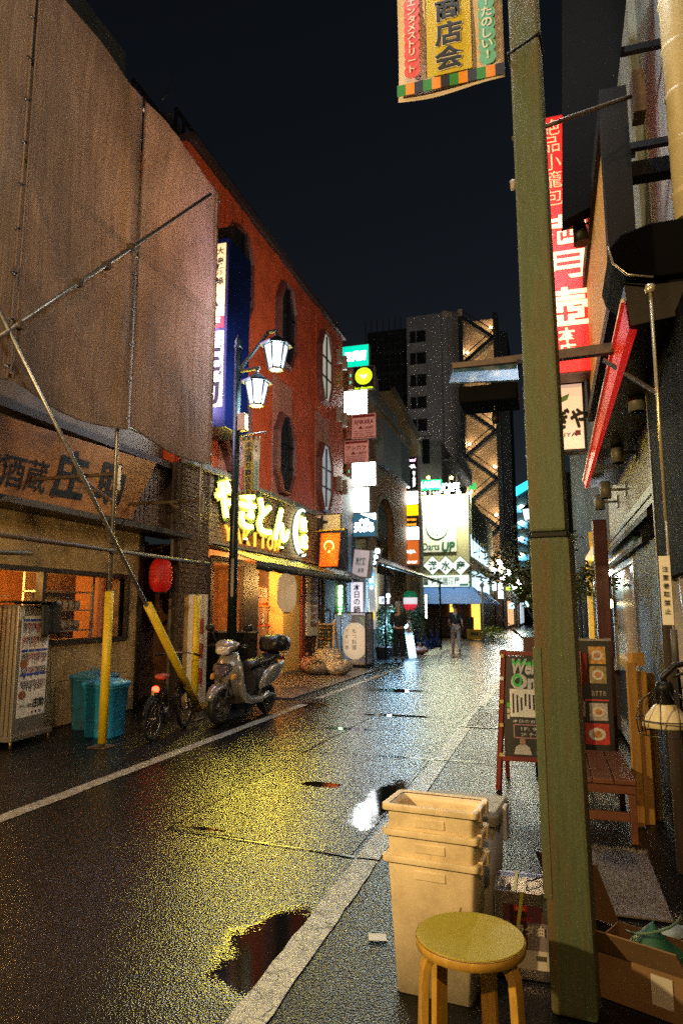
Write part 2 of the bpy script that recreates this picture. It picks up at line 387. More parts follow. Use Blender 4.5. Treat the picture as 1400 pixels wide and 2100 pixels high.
# kitchen behind the window: tiled wall, shelf, hanging lamp, crockery
KIT = M('kitchen_wall', (.36,.16,.04), .6, var=.3, scale=4)
room = MB().box(FX-2.2, FX-2.1, 4.0, 9.9, 0, 2.9).box(FX-2.1, FX-.25, 9.8, 9.9, 0, 2.9).box(FX-2.1, FX-.25, 4, 9.8, 2.7, 2.9).box(FX-2.1,FX-.25,4,9.8,0,.1)
room.build('kitchen_walls', KIT, shop)
SHELF = M('pale_shelf', (.45,.36,.24), .5)
sh = MB()
for z in (1.25,1.55,1.82): sh.box(FX-.75, FX-.4, 8.0, 9.1, z, z+.02)
sh.box(FX-.75, FX-.72, 8.0, 9.1, 1.0, 2.1).box(FX-.42,FX-.39,7.98,8.03,.9,2.1).box(FX-.42,FX-.39,9.08,9.13,.9,2.1)
shf = sh.build('kitchen_shelf', SHELF, shop)
rnd = random.Random(4)
CROCK = M('crockery', (.5,.42,.3), .4)
for z in (1.27,1.57):
    for k in range(7):
        y = 8.1+k*.14; MB().lathe((FX-.56, y, z), [(.03,0),(.05,.02),(.055,rnd.uniform(.06,.13)),(.04,.14)], 10).build('jar', CROCK, shf)
for z in (1.36,1.74):
    s2 = MB().box(FX-1.0,FX-.7,4.6,7.7,z,z+.025).build('kitchen_shelf', SHELF, shop)
    for k in range(16):
        y = 4.8+k*.18; MB().lathe((FX-.85, y, z+.025), [(.03,0),(.05+.02*(k%3==0),.02),(.05,rnd.uniform(.08,.2)),(.02,.22)], 8).build('jar', (CROCK, FRM, PAPER)[k%3], s2)
MB().box(FX-.6,FX-.3,6.9,7.6,1.0,1.5).build('dark_appliance', FRM, shop)
MB().box(FX-1.9,FX-1.5,5.2,8.0,.1,.95).build('counter', SHELF, shop)
for k in range(5): MB().slab((FX-2.09, 5.4+k*.6, 1.62), UY, UZ, .35, .26, .01).build('menu_paper', PAPER, shop)
for y, z in ((6.35,2.02),(7.6,1.98)):
    l1 = tag(MB().lathe((FX-1.2, y, z), [(.0,0),(.05,.0),(.065,.05),(.05,.1),(.015,.13)], 14).build('kitchen_lamp', E('kitchen_bulb', (1,.50,.12), 8)), None, None)
    lamp_light((FX-1.0, y, z-.06), 45, (1,.5,.13), shop); l1.parent = shop; l1.matrix_parent_inverse = Matrix.Translation(-shop.location)
MB().box(FX-1.0,FX-.6,5.6,5.8,2.35,2.42).build('strip_lamp', E('kitchen_tube', (1,.45,.10), 8), shop); lamp_light((FX-.8,5.7,2.25), 25, (1,.45,.10), shop)
# board sign 庄助
tsg = thing('tavern_signboard', 'long weathered orange board with black brush characters over the tavern window', 'sign', (FX+.25, 7.3, 2.9))
ORB = M('weathered_orange_board', (.46,.19,.045), .65, var=.35, scale=5, bump=.2, dirt=(.12,.05,.02), dscale=2.2, damt=.7, stretch=(1,.5,2))
a, b_, d_ = V((FX+.12,4.2,2.78)), V((FX+.12,9.26,2.97)), V((FX+.34,4.2,3.74)); c_ = d_+(b_-a)*1.06
nb = (b_-a).cross(d_-a).normalized()
MB().add([a,b_,c_,d_]+[p-nb*.05 for p in (a,b_,c_,d_)], [(0,1,2,3),(7,6,5,4),(4,5,1,0),(5,6,2,1),(6,7,3,2),(7,4,0,3)]).build('board', ORB, tsg, .006)
MB().bar(a-nb*.0+V((0.02,0,-.03)), b_+V((0.02,0,-.03)), .06, .07).build('lower_rail', FRM, tsg)
ur = (b_-a).normalized(); uu = nb.cross(ur)
def onb(px,py):
    r0 = ray(px,py); o0 = V((0,0,CAM_H)); t = (a-o0).dot(nb)/r0.dot(nb); return o0+r0*t
p1 = onb(145,975)
text('庄', p1, ur, uu, .62, .66, INK, tsg, bold=.04); text('助', onb(228,992), ur, uu, .62, .62, INK, tsg, bold=.04)
text('酒蔵', onb(52,972), ur, uu, .78, .42, INK, tsg, bold=.012); text('り', onb(2,962), ur, uu, .16, .36, INK, tsg, bold=.012)
# canopy edge, siding, side porch
SID = M('purple_siding', (.16,.11,.10), .6, var=.3, dirt=(.05,.06,.04), stretch=(1,6,1))
for k in range(12):
    y = 9.1+k*.125
    MB().box(FX-.02, FX+.05, y, y+.105, 2.95, 3.98).build('siding_board', SID, shop)
MB().box(FX-.02, FX+.035, 9.0, 10.6, 2.94, 3.99).build('siding_backing', FRM, shop)
MB().box(FX-.1, FX+.45, 3, 10.6, 2.80, 2.88).build('canopy_edge', FRM, shop)
MB().box(FX-.1, FX+.2, 3, 10.6, 3.99, 4.1).build('eaves_board', M('dark_eaves',(.05,.03,.025),.7), shop)
POR = M('pink_plaster', (.20,.115,.10), .8, var=.3, scale=5, dirt=(.07,.05,.045))
MB().box(FX-.75, FX-.6, wall_y1, 10.9, 0, 2.8).build('porch_wall', POR, shop)
MB().box(FX-.3, FX+.02, wall_y1, wall_y1+.12, 0, 2.8).build('porch_post', FRM, shop)
pc = PX(330,1122,FX+.25)
MB().add([(FX+.45,pc.y-.42,2.42),(FX+.45,pc.y+.5,2.42),(FX-.6,pc.y+.5,2.62),(FX-.6,pc.y-.42,2.62)],[(0,1,2,3)]).build('porch_hood', FRM, shop, 0, .03)
pipe = PX(352,1300,FX+.1)
tag(MB().cyl((FX+.1,pipe.y,0),(FX+.1,pipe.y,4.2),.07,n=14).cyl((FX+.1,pipe.y,1.2),(FX+.1,pipe.y,1.27),.08,n=14).cyl((FX+.1,pipe.y,2.9),(FX+.1,pipe.y,2.97),.08,n=14).build('drainpipe', M('grey_pipe',(.30,.25,.22),.5,var=.3)), 'fat grey drainpipe between the tavern porch and the brick pier', 'pipe')
# red paper lantern hung in the porch
rc = PX(330,1180,FX+.3)
rl = thing('red_lantern', 'round red paper lantern hanging in the tavern porch', 'lantern', rc)
prof = [(.10,-.27)]
for i in range(13):
    t = i/12; z = -.26+.52*t; prof += [(.185*(1-(abs(2*t-1))**3.2*.42)+(.006 if i%2 else -.004), z)]
prof += [(.10,.27)]
MB().lathe(rc, prof, 24).build('shade', M('red_paper', (.55,.015,.01), .45, var=.15, translucent=.2, emit=(1,.02,.01), es=.04), rl)
MB().lathe(rc+V((0,0,.27)), [(.11,0),(.11,.035),(.1,.04)], 20).lathe(rc+V((0,0,-.3)), [(.10,0),(.11,.03)], 20).build('rim', BLACK, rl)
MB().cyl(rc+V((0,0,.3)), rc+V((0,0,.5)), .006).build('cord', BLACK, rl)
for i in range(9):
    t = i/8; z = -.22+.44*t; r = .187*(1-(abs(2*t-1))**3.2*.42)
    MB().tube([rc+V((r*math.cos(q*math.pi/10),r*math.sin(q*math.pi/10),z)) for q in range(20)], .004, 5, True).build('hoop', M('faded_hoop',(.6,.2,.15),.5), rl)
# roof blocks and railing over the sheets
MB().box(FX-4, FX-.3, 2, 9.1, 8.92, 11.2).build('roof_block', M('dark_roof',(.03,.035,.04),.7), shop)
rlg = thing('roof_railing', 'black metal railing along the tavern roof edge', 'railing', (FX-.2, 9.5, 8.9))
y0, y1 = 9.2, 11.9
MB().bar((FX-.2,y0,10.75),(FX-.2,y1,10.75),.05).bar((FX-.2,y0,10.1),(FX-.2,y1,10.1),.04).build('rail', DARK, rlg)
for k in range(19): MB().bar((FX-.2,y0+k*.15,8.9),(FX-.2,y0+k*.15,10.75),.025).build('baluster', DARK, rlg)
an = PX(350,170,FX-1.5)
tag(MB().tube([PX(332,205,FX-1),PX(345,193,FX-1),PX(347,172,FX-1),PX(353,170,FX-1),PX(353,148,FX-1)],.012,6).build('roof_aerial', STEEL),'thin bent aerial above the roof railing','aerial')
# things glowing behind the sheets
for (px_, py_, w_, h_) in ((150,715,.6,.9),(165,480,.7,1.3),(235,330,.5,.9)):
    wl1 = MB().slab(PX(px_,py_,FX+.02), UY, UZ, w_, h_, .03).build('lit_window', E('warm_upper_window',(1,.5,.14),5), shop)
    for k_ in (-.5,-.17,.17,.5): MB().slab(PX(px_,py_,FX+.04)+UY*w_*k_, UY, UZ, .04, h_, .02).build('glazing_bar', FRM, wl1)
pale = thing('pale_wall_sign', 'pale lit sign glowing through the right scaffold sheet', 'sign', (FX+.1,8.6,5))
panel('case', PX(322,660,FX+.12), UY, UZ, .62, 2.3, .1, DARK, pale); panel('face', PX(322,660,FX+.13), UY, UZ, .56, 2.2, .02, E('pale_violet_face',(.7,.55,1),10), pale)
# ================================================================ SCAFFOLD
SX = -5.0
YEL = M('yellow_plastic_sleeve', (.72,.50,.01), .42, var=.12, dirt=(.35,.22,.02), damt=.35, dscale=5)
sc = thing('scaffold', 'steel pipe scaffold with yellow padded legs in front of the tavern', 'scaffold', (SX, 7, 0))
UP = (5.08, 7.0, 9.12)
def pipe_o(name, a, b, r=.0245, m=STEEL): return MB().cyl(a, b, r, n=12).build(name, m, sc)
for y in (3.0,)+UP:
    pipe_o('upright', (SX,y,.02), (SX,y,8.35))
    MB().box(SX-.12,SX+.12,y-.12,y+.12,.002,.012).cyl((SX,y,.012),(SX,y,.06),.03).build('base_plate', RUST, sc)
    z0 = .05 if y < 8 else .2
    if y > 4: MB().cyl((SX,y,z0),(SX,y,1.78),.052,.05,n=16).build('leg_sleeve', YEL, sc)
def coupler(p, ax=UX):
    MB().box(p[0]-.035,p[0]+.045,p[1]-.04,p[1]+.04,p[2]-.04,p[2]+.04).cyl((p[0]+.04,p[1]-.05,p[2]),(p[0]+.04,p[1]+.06,p[2]),.012,n=6).build('coupler', RUST, sc, .006)
for z in (2.26, 3.82, 6.1, 8.22):
    pipe_o('ledger', (SX+.055,2.5,z), (SX+.055,9.35,z), m=RUST if z < 3 else STEEL)
    for y in UP: coupler((SX+.03,y,z))
pipe_o('ledger', (SX+.06,4.3,2.05), (SX+.06,PX(55,1130,SX).y,2.12), m=RUST)
A0, A1 = PX(-60,520,SX+.29), PX(408,1455,SX+.29)
pipe_o('brace', A0, A1, m=STEEL)
B0 = PX(303,1240,SX+.29); MB().cyl(B0, A1, .052, .05, n=16).build('brace_sleeve', YEL, sc)
D0, D1 = PX(-60,730,SX+.29), PX(432,398,SX+.29)
pipe_o('brace', D0, D1); 
for px, py in ((40,667),(160,580),(218,545),(268,508)): 
    q = PX(px,py,SX+.29); coupler(tuple(q))
for px, py in ((230,1108),(240,655),(36,668)): coupler(tuple(PX(px,py,SX+.06)))
for y in UP[1:]:
    for z in (3.2,):
        MB().bar((SX,y,z),(FX+.0,y,z),.04).bar((SX,y+.0,z-.35),(SX-.5,y,z-.02),.03).build('wall_tie', RUST, sc)
    MB().box(SX+.02,SX+.06,y-.03,y+.03,3.0,3.3).build('tie_plate', STEEL, sc)
# sheets
def tarp_material():
    m = bpy.data.materials.new('grey_mesh_sheet'); m.use_nodes = True; n = m.node_tree.nodes; l = m.node_tree.links; b = n['Principled BSDF']
    g = n.new('ShaderNodeNewGeometry')
    def nz(st, sc, det, lo, hi, a, c):
        mp = n.new('ShaderNodeMapping'); mp.inputs['Scale'].default_value = st; l.new(g.outputs['Position'], mp.inputs['Vector'])
        q = n.new('ShaderNodeTexNoise'); q.inputs['Scale'].default_value = sc; q.inputs['Detail'].default_value = det; l.new(mp.outputs[0], q.inputs['Vector'])
        r = n.new('ShaderNodeMapRange'); r.inputs[1].default_value = lo; r.inputs[2].default_value = hi; r.inputs[3].default_value = a; r.inputs[4].default_value = c
        l.new(q.outputs['Fac'], r.inputs[0]); return r.outputs[0], q.outputs['Fac']
    st, sf = nz((1,18,.22), 5, 4, .35, .7, .78, 1.22); bl, _ = nz((1,1,.8), .9, 7, .3, .7, .6, 1.3); wv, wf = nz((1,1,1), 160, 2, .3, .7, .75, 1.25)
    cur = None
    for f in (st, bl, wv):
        x = n.new('ShaderNodeMix'); x.data_type = 'RGBA'; x.blend_type = 'MULTIPLY'; x.inputs[0].default_value = 1
        if cur is None: x.inputs[6].default_value = (.29,.20,.135,1)
        else: l.new(cur, x.inputs[6])
        l.new(f, x.inputs[7]); cur = x.outputs[2]
    l.new(cur, b.inputs['Base Color']); b.inputs['Roughness'].default_value = .85; b.inputs['Specular IOR Level'].default_value = .15
    bp = n.new('ShaderNodeBump'); bp.inputs['Strength'].default_value = .5; bp.inputs['Distance'].default_value = .012; l.new(sf, bp.inputs['Height']); l.new(bp.outputs[0], b.inputs['Normal'])
    tr = n.new('ShaderNodeBsdfTranslucent'); l.new(cur, tr.inputs[0]); tp = n.new('ShaderNodeBsdfTransparent')
    m1 = n.new('ShaderNodeMixShader'); m1.inputs[0].default_value = .38; l.new(b.outputs[0], m1.inputs[1]); l.new(tr.outputs[0], m1.inputs[2])
    m2 = n.new('ShaderNodeMixShader'); m2.inputs[0].default_value = 0; l.new(m1.outputs[0], m2.inputs[1]); l.new(tp.outputs[0], m2.inputs[2])
    l.new(m2.outputs[0], n['Material Output'].inputs[0]); MATS['grey_mesh_sheet'] = m; return m
TARP = tarp_material()
def sheet(y0, y1, z0, z1, label, seed, lean=0):
    rnd = random.Random(seed); fo = [(rnd.uniform(5,26), rnd.uniform(0,6), rnd.uniform(.0015,.005)) for _ in range(9)]
    dg = [(rnd.uniform(-1,1), rnd.uniform(1.2,3.2), rnd.uniform(0,6), rnd.uniform(.012,.03)) for _ in range(6)]
    cre = []
    for _ in range(11):
        cy_, cz_ = rnd.choice((0,1)), rnd.choice((0,.33,.5,.66,1)); an_ = rnd.uniform(.25,1.3)*(1 if cz_ < .5 else -1)*(1 if cy_ == 0 else -1)
        cre.append((y0+(y1-y0)*cy_, z0+(z1-z0)*cz_, an_, rnd.uniform(.008,.022), rnd.uniform(.03,.09), 1 if cy_ == 0 else -1, rnd.uniform(.8,2.2)))
    def fn(u, v):
        y = y0+(y1-y0)*u; z = z0+(z1-z0)*v
        bil = -.30*math.sin(math.pi*u)*(.55+.45*math.sin(math.pi*min(1,abs((v*2)%1))))
        w = sum(A*abs(math.sin(f*y*1.1+p+.9*math.sin(z*.7+p)+.35*z)) for f, p, A in fo)+sum(A*math.sin((y*a+z)*k+p+.8*math.sin(y*2.1)) for a,k,p,A in dg)
        for cy_, cz_, an_, A_, wd_, sd_, ln_ in cre:
            dy, dz = (y-cy_)*sd_, z-cz_; al = dy*math.cos(an_)+dz*math.sin(an_)*sd_; pr_d = abs(-dy*math.sin(an_)+dz*math.cos(an_)*sd_)
            if 0 < al < ln_: w += A_*max(0, 1-pr_d/(wd_*(.4+al)))*(1-al/ln_)
        ed = min(1, u*8, (1-u)*8)
        sag = -.10*math.sin(math.pi*u)*(1 if v < .02 else max(0,1-v*6)) + lean*u*max(0,1-v*8)
        return (SX+.15+(bil*.12+w*.8)*ed, y+.02*math.sin(z*3+seed)*ed, z+sag)
    t = thing('scaffold_sheet', label, 'tarpaulin', (SX, (y0+y1)/2, z0), 'grey sheets laced to the scaffold')
    MB().grid(70, 120, fn).build('mesh_cloth', TARP, t)
    for e_ in (0.004, .996): MB().tube([V(fn(e_, k/40))+V((.004,0,0)) for k in range(41)], .012, 6).build('hem_rope', TARP, t)
    MB().tube([V(fn(k/30, .002))+V((.004,0,0)) for k in range(31)], .012, 6).build('hem_rope', TARP, t)
    for k in range(10):
        p = V(fn(.985, .03+k*.104)); MB().tube([p+V((.012,.0,0)), p+V((.02,.035,.02)), p+V((-.05,.07,.01)), p+V((-.06,.0,-.02))], .007, 5).build('lacing_tie', BLACK, t)
        MB().lathe(p+V((.012,-.01,0)), [(.010,0),(.022,.004),(.012,.008)], 10, axis=(1,0,0)).build('eyelet', STEEL, t)
    return t
sheet(3.02, 5.05, 3.72, 8.2, 'leftmost grey scaffold sheet cut off by the photo edge', 1)
sheet(5.10, 6.98, 3.74, 8.22, 'wide middle grey scaffold sheet above the orange signboard', 2)
sheet(7.04, 9.14, 3.80, 8.22, 'grey scaffold sheet nearest the lamp post, glowing faintly violet', 3, -.05)
# ================================================================ LEFT PAVEMENT THINGS
# tall menu cabinet
mc = thing('menu_cabinet', 'tall grey metal menu cabinet with posters and a black cloth', 'menu stand', (-6.2,7.2,0))
CAB = M('brushed_cabinet', (.30,.26,.21), .4, .5, var=.2, stretch=(8,8,1))
c0 = V((-5.98,6.66,0)); cr = V((-.10,1,0)); cw = .62; cr.normalize(); cn = V((cr.y,-cr.x,0))
co = c0+cr*cw/2+V((0,0,.10))
H_ = 1.52
MB().slab(co+V((0,0,H_/2)), cr, UZ, cw, H_, .30).build('body', CAB, mc, .01)
MB().slab(co+V((0,0,-.0))+cn*.06, cr, UZ, cw+.16, .06, .46).build('base', CAB, mc, .008)
for k in (-1,1): MB().cyl(c0+cr*(cw/2+k*(cw/2+.04))+cn*.03+V((0,0,.0)), c0+cr*(cw/2+k*(cw/2+.04))+cn*.03+V((0,0,.09)), .018).build('foot', M('brass',(.5,.32,.1),.3,.8), mc)
for k in range(4): MB().slab(co+V((0,0,H_/2))-cn*(.04+.06*k)-cr*(cw/2+.001), -cn, UZ, .008, H_-.04, .004).build('side_rib', DARK, mc)
panel('poster', co+V((0,0,.80))+cn*.004+cr*.02, cr, UZ, cw-.10, 1.18, .004, PAPER, mc)
pf = co+V((0,0,.80))+cn*.005+cr*.02
rnd = random.Random(5)
blk = MB(); red = MB()
for row, z in enumerate((.46,.30,.10,-.06,-.22)):
    for k in range(20):
        x = -.23+k*.024; hh = rnd.uniform(.06,.14)
        (red if rnd.random() < .3 else blk).slab(pf+cr*x+V((0,0,z-hh/2+.05))+cn*.002, cr, UZ, .009, hh, .001)
blk.build('menu_print', INK, mc)['kind'] = 'stuff'; red.build('price_print', REDINK, mc)['kind'] = 'stuff'
for z in (.54,.18,-.10):
    for k in range(4): MB().slab(pf+cr*(-.19+k*.125)+V((0,0,z))+cn*.003, cr, UZ, .11, .028, .001).build('heading_bar', BLUEINK, mc)
FOOD1 = M('food_photo', (.35,.12,.04), .5, var=.7, scale=60)
for z in (.03,-.33): MB().prism([(.07*math.cos(t*.52),.05*math.sin(t*.52)) for t in range(12)], pf+cr*-.19+V((0,0,z))+cn*.004, cr, UZ, .002).build('dish_picture', FOOD1, mc)
text('庄助', pf+cr*.12+V((0,0,-.44))+cn*.002, cr, UZ, .22, .11, INK, mc, bold=.03)
text('やきとり酒蔵', pf+cr*-.12+V((0,0,-.46))+cn*.002, cr, UZ, .22, .045, INK, mc)
for k, mm in enumerate((REDINK, INK, BLUEINK)): MB().slab(pf+cr*(.02+.07*k)+V((0,0,-.545))+cn*.002, cr, UZ, .03, .025, .001).build('logo_mark', mm, mc)
MB().slab(co+V((0,0,1.42))+cn*.004-cr*(cw/2-.06), cr, UZ, .09, .15, .003).build('sticker', PAPER, mc)
cl = MB()
def clothf(u, v):
    p = co+cr*(.0+.36*u-.02)+V((0,0,H_+.02)); x = v*1.0
    if x < .38: p = p+cn*(-.28+.36*x/.38)
    else: p = p+cn*(.085+.03*math.sin(u*9)+.02*v)-V((0,0,(x-.38)*.62+.02*math.sin(u*7)))
    return p
cl.grid(14, 22, clothf).build('cloth', M('black_cloth',(.01,.01,.011),.6,var=.2), mc, 0, .015)
MB().slab(co+V((0,0,H_+.03))-cn*.1-cr*.1, cr, cn, .62, .5, .02).build('top_cover', BLACK, mc, .01)
MB().tube([co+cr*.17+cn*.11+V((0,0,H_-.5-.1*k)) + cr*.012*k for k in range(8)], .004, 5).build('cord', BLACK, mc)
# blue bins
BLU = M('sky_blue_plastic', (.02,.31,.62), .45, var=.2, dirt=(.03,.06,.06), dscale=6, damt=.6)
BLU2 = M('grimy_blue_plastic', (.025,.16,.28), .55, var=.3, dirt=(.02,.03,.03), dscale=4, damt=.8)
def lidbin(name, label, c, w, d, h, mat, lid, group):
    t = thing(name, label, 'bin', c, group)
    def rr(w, d, z, n=24):
        out = []
        for i in range(n):
            a = 2*math.pi*i/n; ca, sa = math.cos(a), math.sin(a); e = .32
            out.append((c[0]+math.copysign(abs(ca)**e, ca)*w/2, c[1]+math.copysign(abs(sa)**e, sa)*d/2, z))
        return out
    MB().loft([rr(w*.84,d*.84,.0),rr(w*.85,d*.85,.02),rr(w,d,h*.96),rr(w*1.04,d*1.04,h*.965),rr(w*1.04,d*1.04,h)]).build('body', mat, t)
    MB().loft([rr(w*1.08,d*1.08,h+.001),rr(w*1.1,d*1.1,h+.03),rr(w*1.02,d*1.02,h+.05),rr(w*.5,d*.5,h+.09),rr(w*.25,d*.25,h+.095)]).build('lid', lid, t)
    MB().tube([(c[0]-w*.12,c[1],h+.09),(c[0]-w*.1,c[1],h+.125),(c[0]+w*.1,c[1],h+.125),(c[0]+w*.12,c[1],h+.09)],.012).build('handle', lid, t)
    return t
b1 = PG(228,1500); b1 = V((-5.42,7.62,0)); b2 = V((-5.80,7.95,0))
lb = lidbin('lidded_bin', 'bright blue plastic bin behind the nearest yellow scaffold leg', b1, .46, .40, .62, BLU, BLU, 'blue lidded bins by the tavern wall')
text('N5', b1+V((.15,-.203,.52)), UX, UZ, .07,.05, INK, lb)
lidbin('lidded_bin', 'darker grimy blue bin beside the menu cabinet', b2+V((-.12,.1,0)), .5, .44, .66, BLU2, BLU2, 'blue lidded bins by the tavern wall')
# folding bicycle (local frame, x forward)
def bicycle(label, loc, rz):
    t = thing('folding_bicycle', label, 'bicycle')
    RUB = M('tyre_rubber',(.012,.012,.012),.6); CH = M('chrome',(.5,.5,.5),.15,.95,var=.1); FRB = M('bike_frame_black',(.012,.012,.014),.3,.2)
    R = .235; xw = (0,.98)
    for k, x in enumerate(xw):
        w = bpy.data.objects.new('wheel', None); COL.objects.link(w); w.parent = t
        MB().tube([(x+R*math.cos(a*math.pi/16),0,R+.02+R*math.sin(a*math.pi/16)) for a in range(32)], .022, 8, True).build('tyre', RUB, w)
        MB().tube([(x+(R-.028)*math.cos(a*math.pi/16),0,R+.02+(R-.028)*math.sin(a*math.pi/16)) for a in range(32)], .010, 6, True).build('rim', CH, w)
        sp = MB()
        for a in range(14):
            an = a*2*math.pi/14; sp.cyl((x,.02*(-1)**a,R+.02),(x+(R-.03)*math.cos(an),0,R+.02+(R-.03)*math.sin(an)),.0022,n=4,cap=False)
        sp.build('spokes', CH, w); MB().cyl((x,-.05,R+.02),(x,.05,R+.02),.02).build('hub', CH, w)
        MB().tube([(x+(R+.04)*math.cos(a),0,R+.02+(R+.04)*math.sin(a)) for a in [math.radians(d) for d in (range(20,190,17) if k==0 else range(10,160,15))]], .016, 6).build('mudguard', FRB, t)
    Z = R+.02
    f = MB().tube([(0,.06,Z),(.32,.02,.40),(.40,0,.38)],.012).tube([(0,-.06,Z),(.32,-.02,.40),(.40,0,.38)],.012)
    f.tube([(.40,0,.36),(.62,0,.44),(.84,0,.60)],.028).tube([(.40,0,.30),(.36,0,.50),(.30,0,.70)],.018)
    f.tube([(0,.06,Z),(.31,0,.66)],.009).tube([(0,-.06,Z),(.31,0,.66)],.009)
    f.build('frame', FRB, t)
    MB().tube([(.98,.06,Z),(.90,.05,.50),(.84,0,.56),(.90,-.05,.50),(.98,-.06,Z)],.012).tube([(.86,0,.52),(.80,0,.98)],.017).build('fork', FRB, t)
    MB().tube([(.70,.27,.98),(.78,.12,1.0),(.80,0,1.0),(.78,-.12,1.0),(.70,-.27,.98)],.011).build('handlebar', CH, t)
    for s in (1,-1): MB().cyl((.72,s*.22,.987),(.66,s*.31,.972),.017).build('grip', BLACK, t)
    MB().loft([[(x,w*math.cos(a*math.pi/4),.74+h*math.sin(a*math.pi/4)) for a in range(8)] for x,w,h in ((.14,.05,.02),(.17,.085,.035),(.24,.085,.04),(.33,.04,.03),(.43,.02,.02))]).build('saddle', M('red_saddle',(.30,.05,.03),.5), t)
    MB().lathe((.07,0,.60),[(.028,0),(.04,.01),(.042,.04),(.03,.055)],12,axis=(-1,0,0)).build('tail_light', E('bike_tail_light',(1,.03,.01),5), t)
    MB().box(-.02,.30,-.06,.06,.555,.575).build('rack', FRB, t)
    MB().slab((-.03,.0,.50),(0,-1,0),UZ,.035,.09,.006).build('reflector_strip', M('blue_yellow_tag',(.05,.25,.4),.4), t)
    MB().slab((-.031,.0,.57),(0,-1,0),UZ,.03,.05,.006).build('reflector', M('amber_tag',(.6,.35,.03),.4), t)
    MB().cyl((.42,-.03,.30),(.42,.03,.30),.075,n=20).build('chainring', CH, t)
    for s, dz in ((1,.16),(-1,-.16)): MB().bar((.42,s*.05,.30),(.46*1,s*.06,.30-dz),.02).box(.41,.51,s*.06-.03*(s<0),s*.06+.03+.0*(s<0),.29-dz,.31-dz).build('pedal', BLACK, t)
    t.location = loc; t.rotation_euler = (0,math.radians(0),rz); return t
bicycle('black folding bicycle with red tail light parked by the yellow scaffold legs', V((-4.66,7.50,0)), math.radians(97))
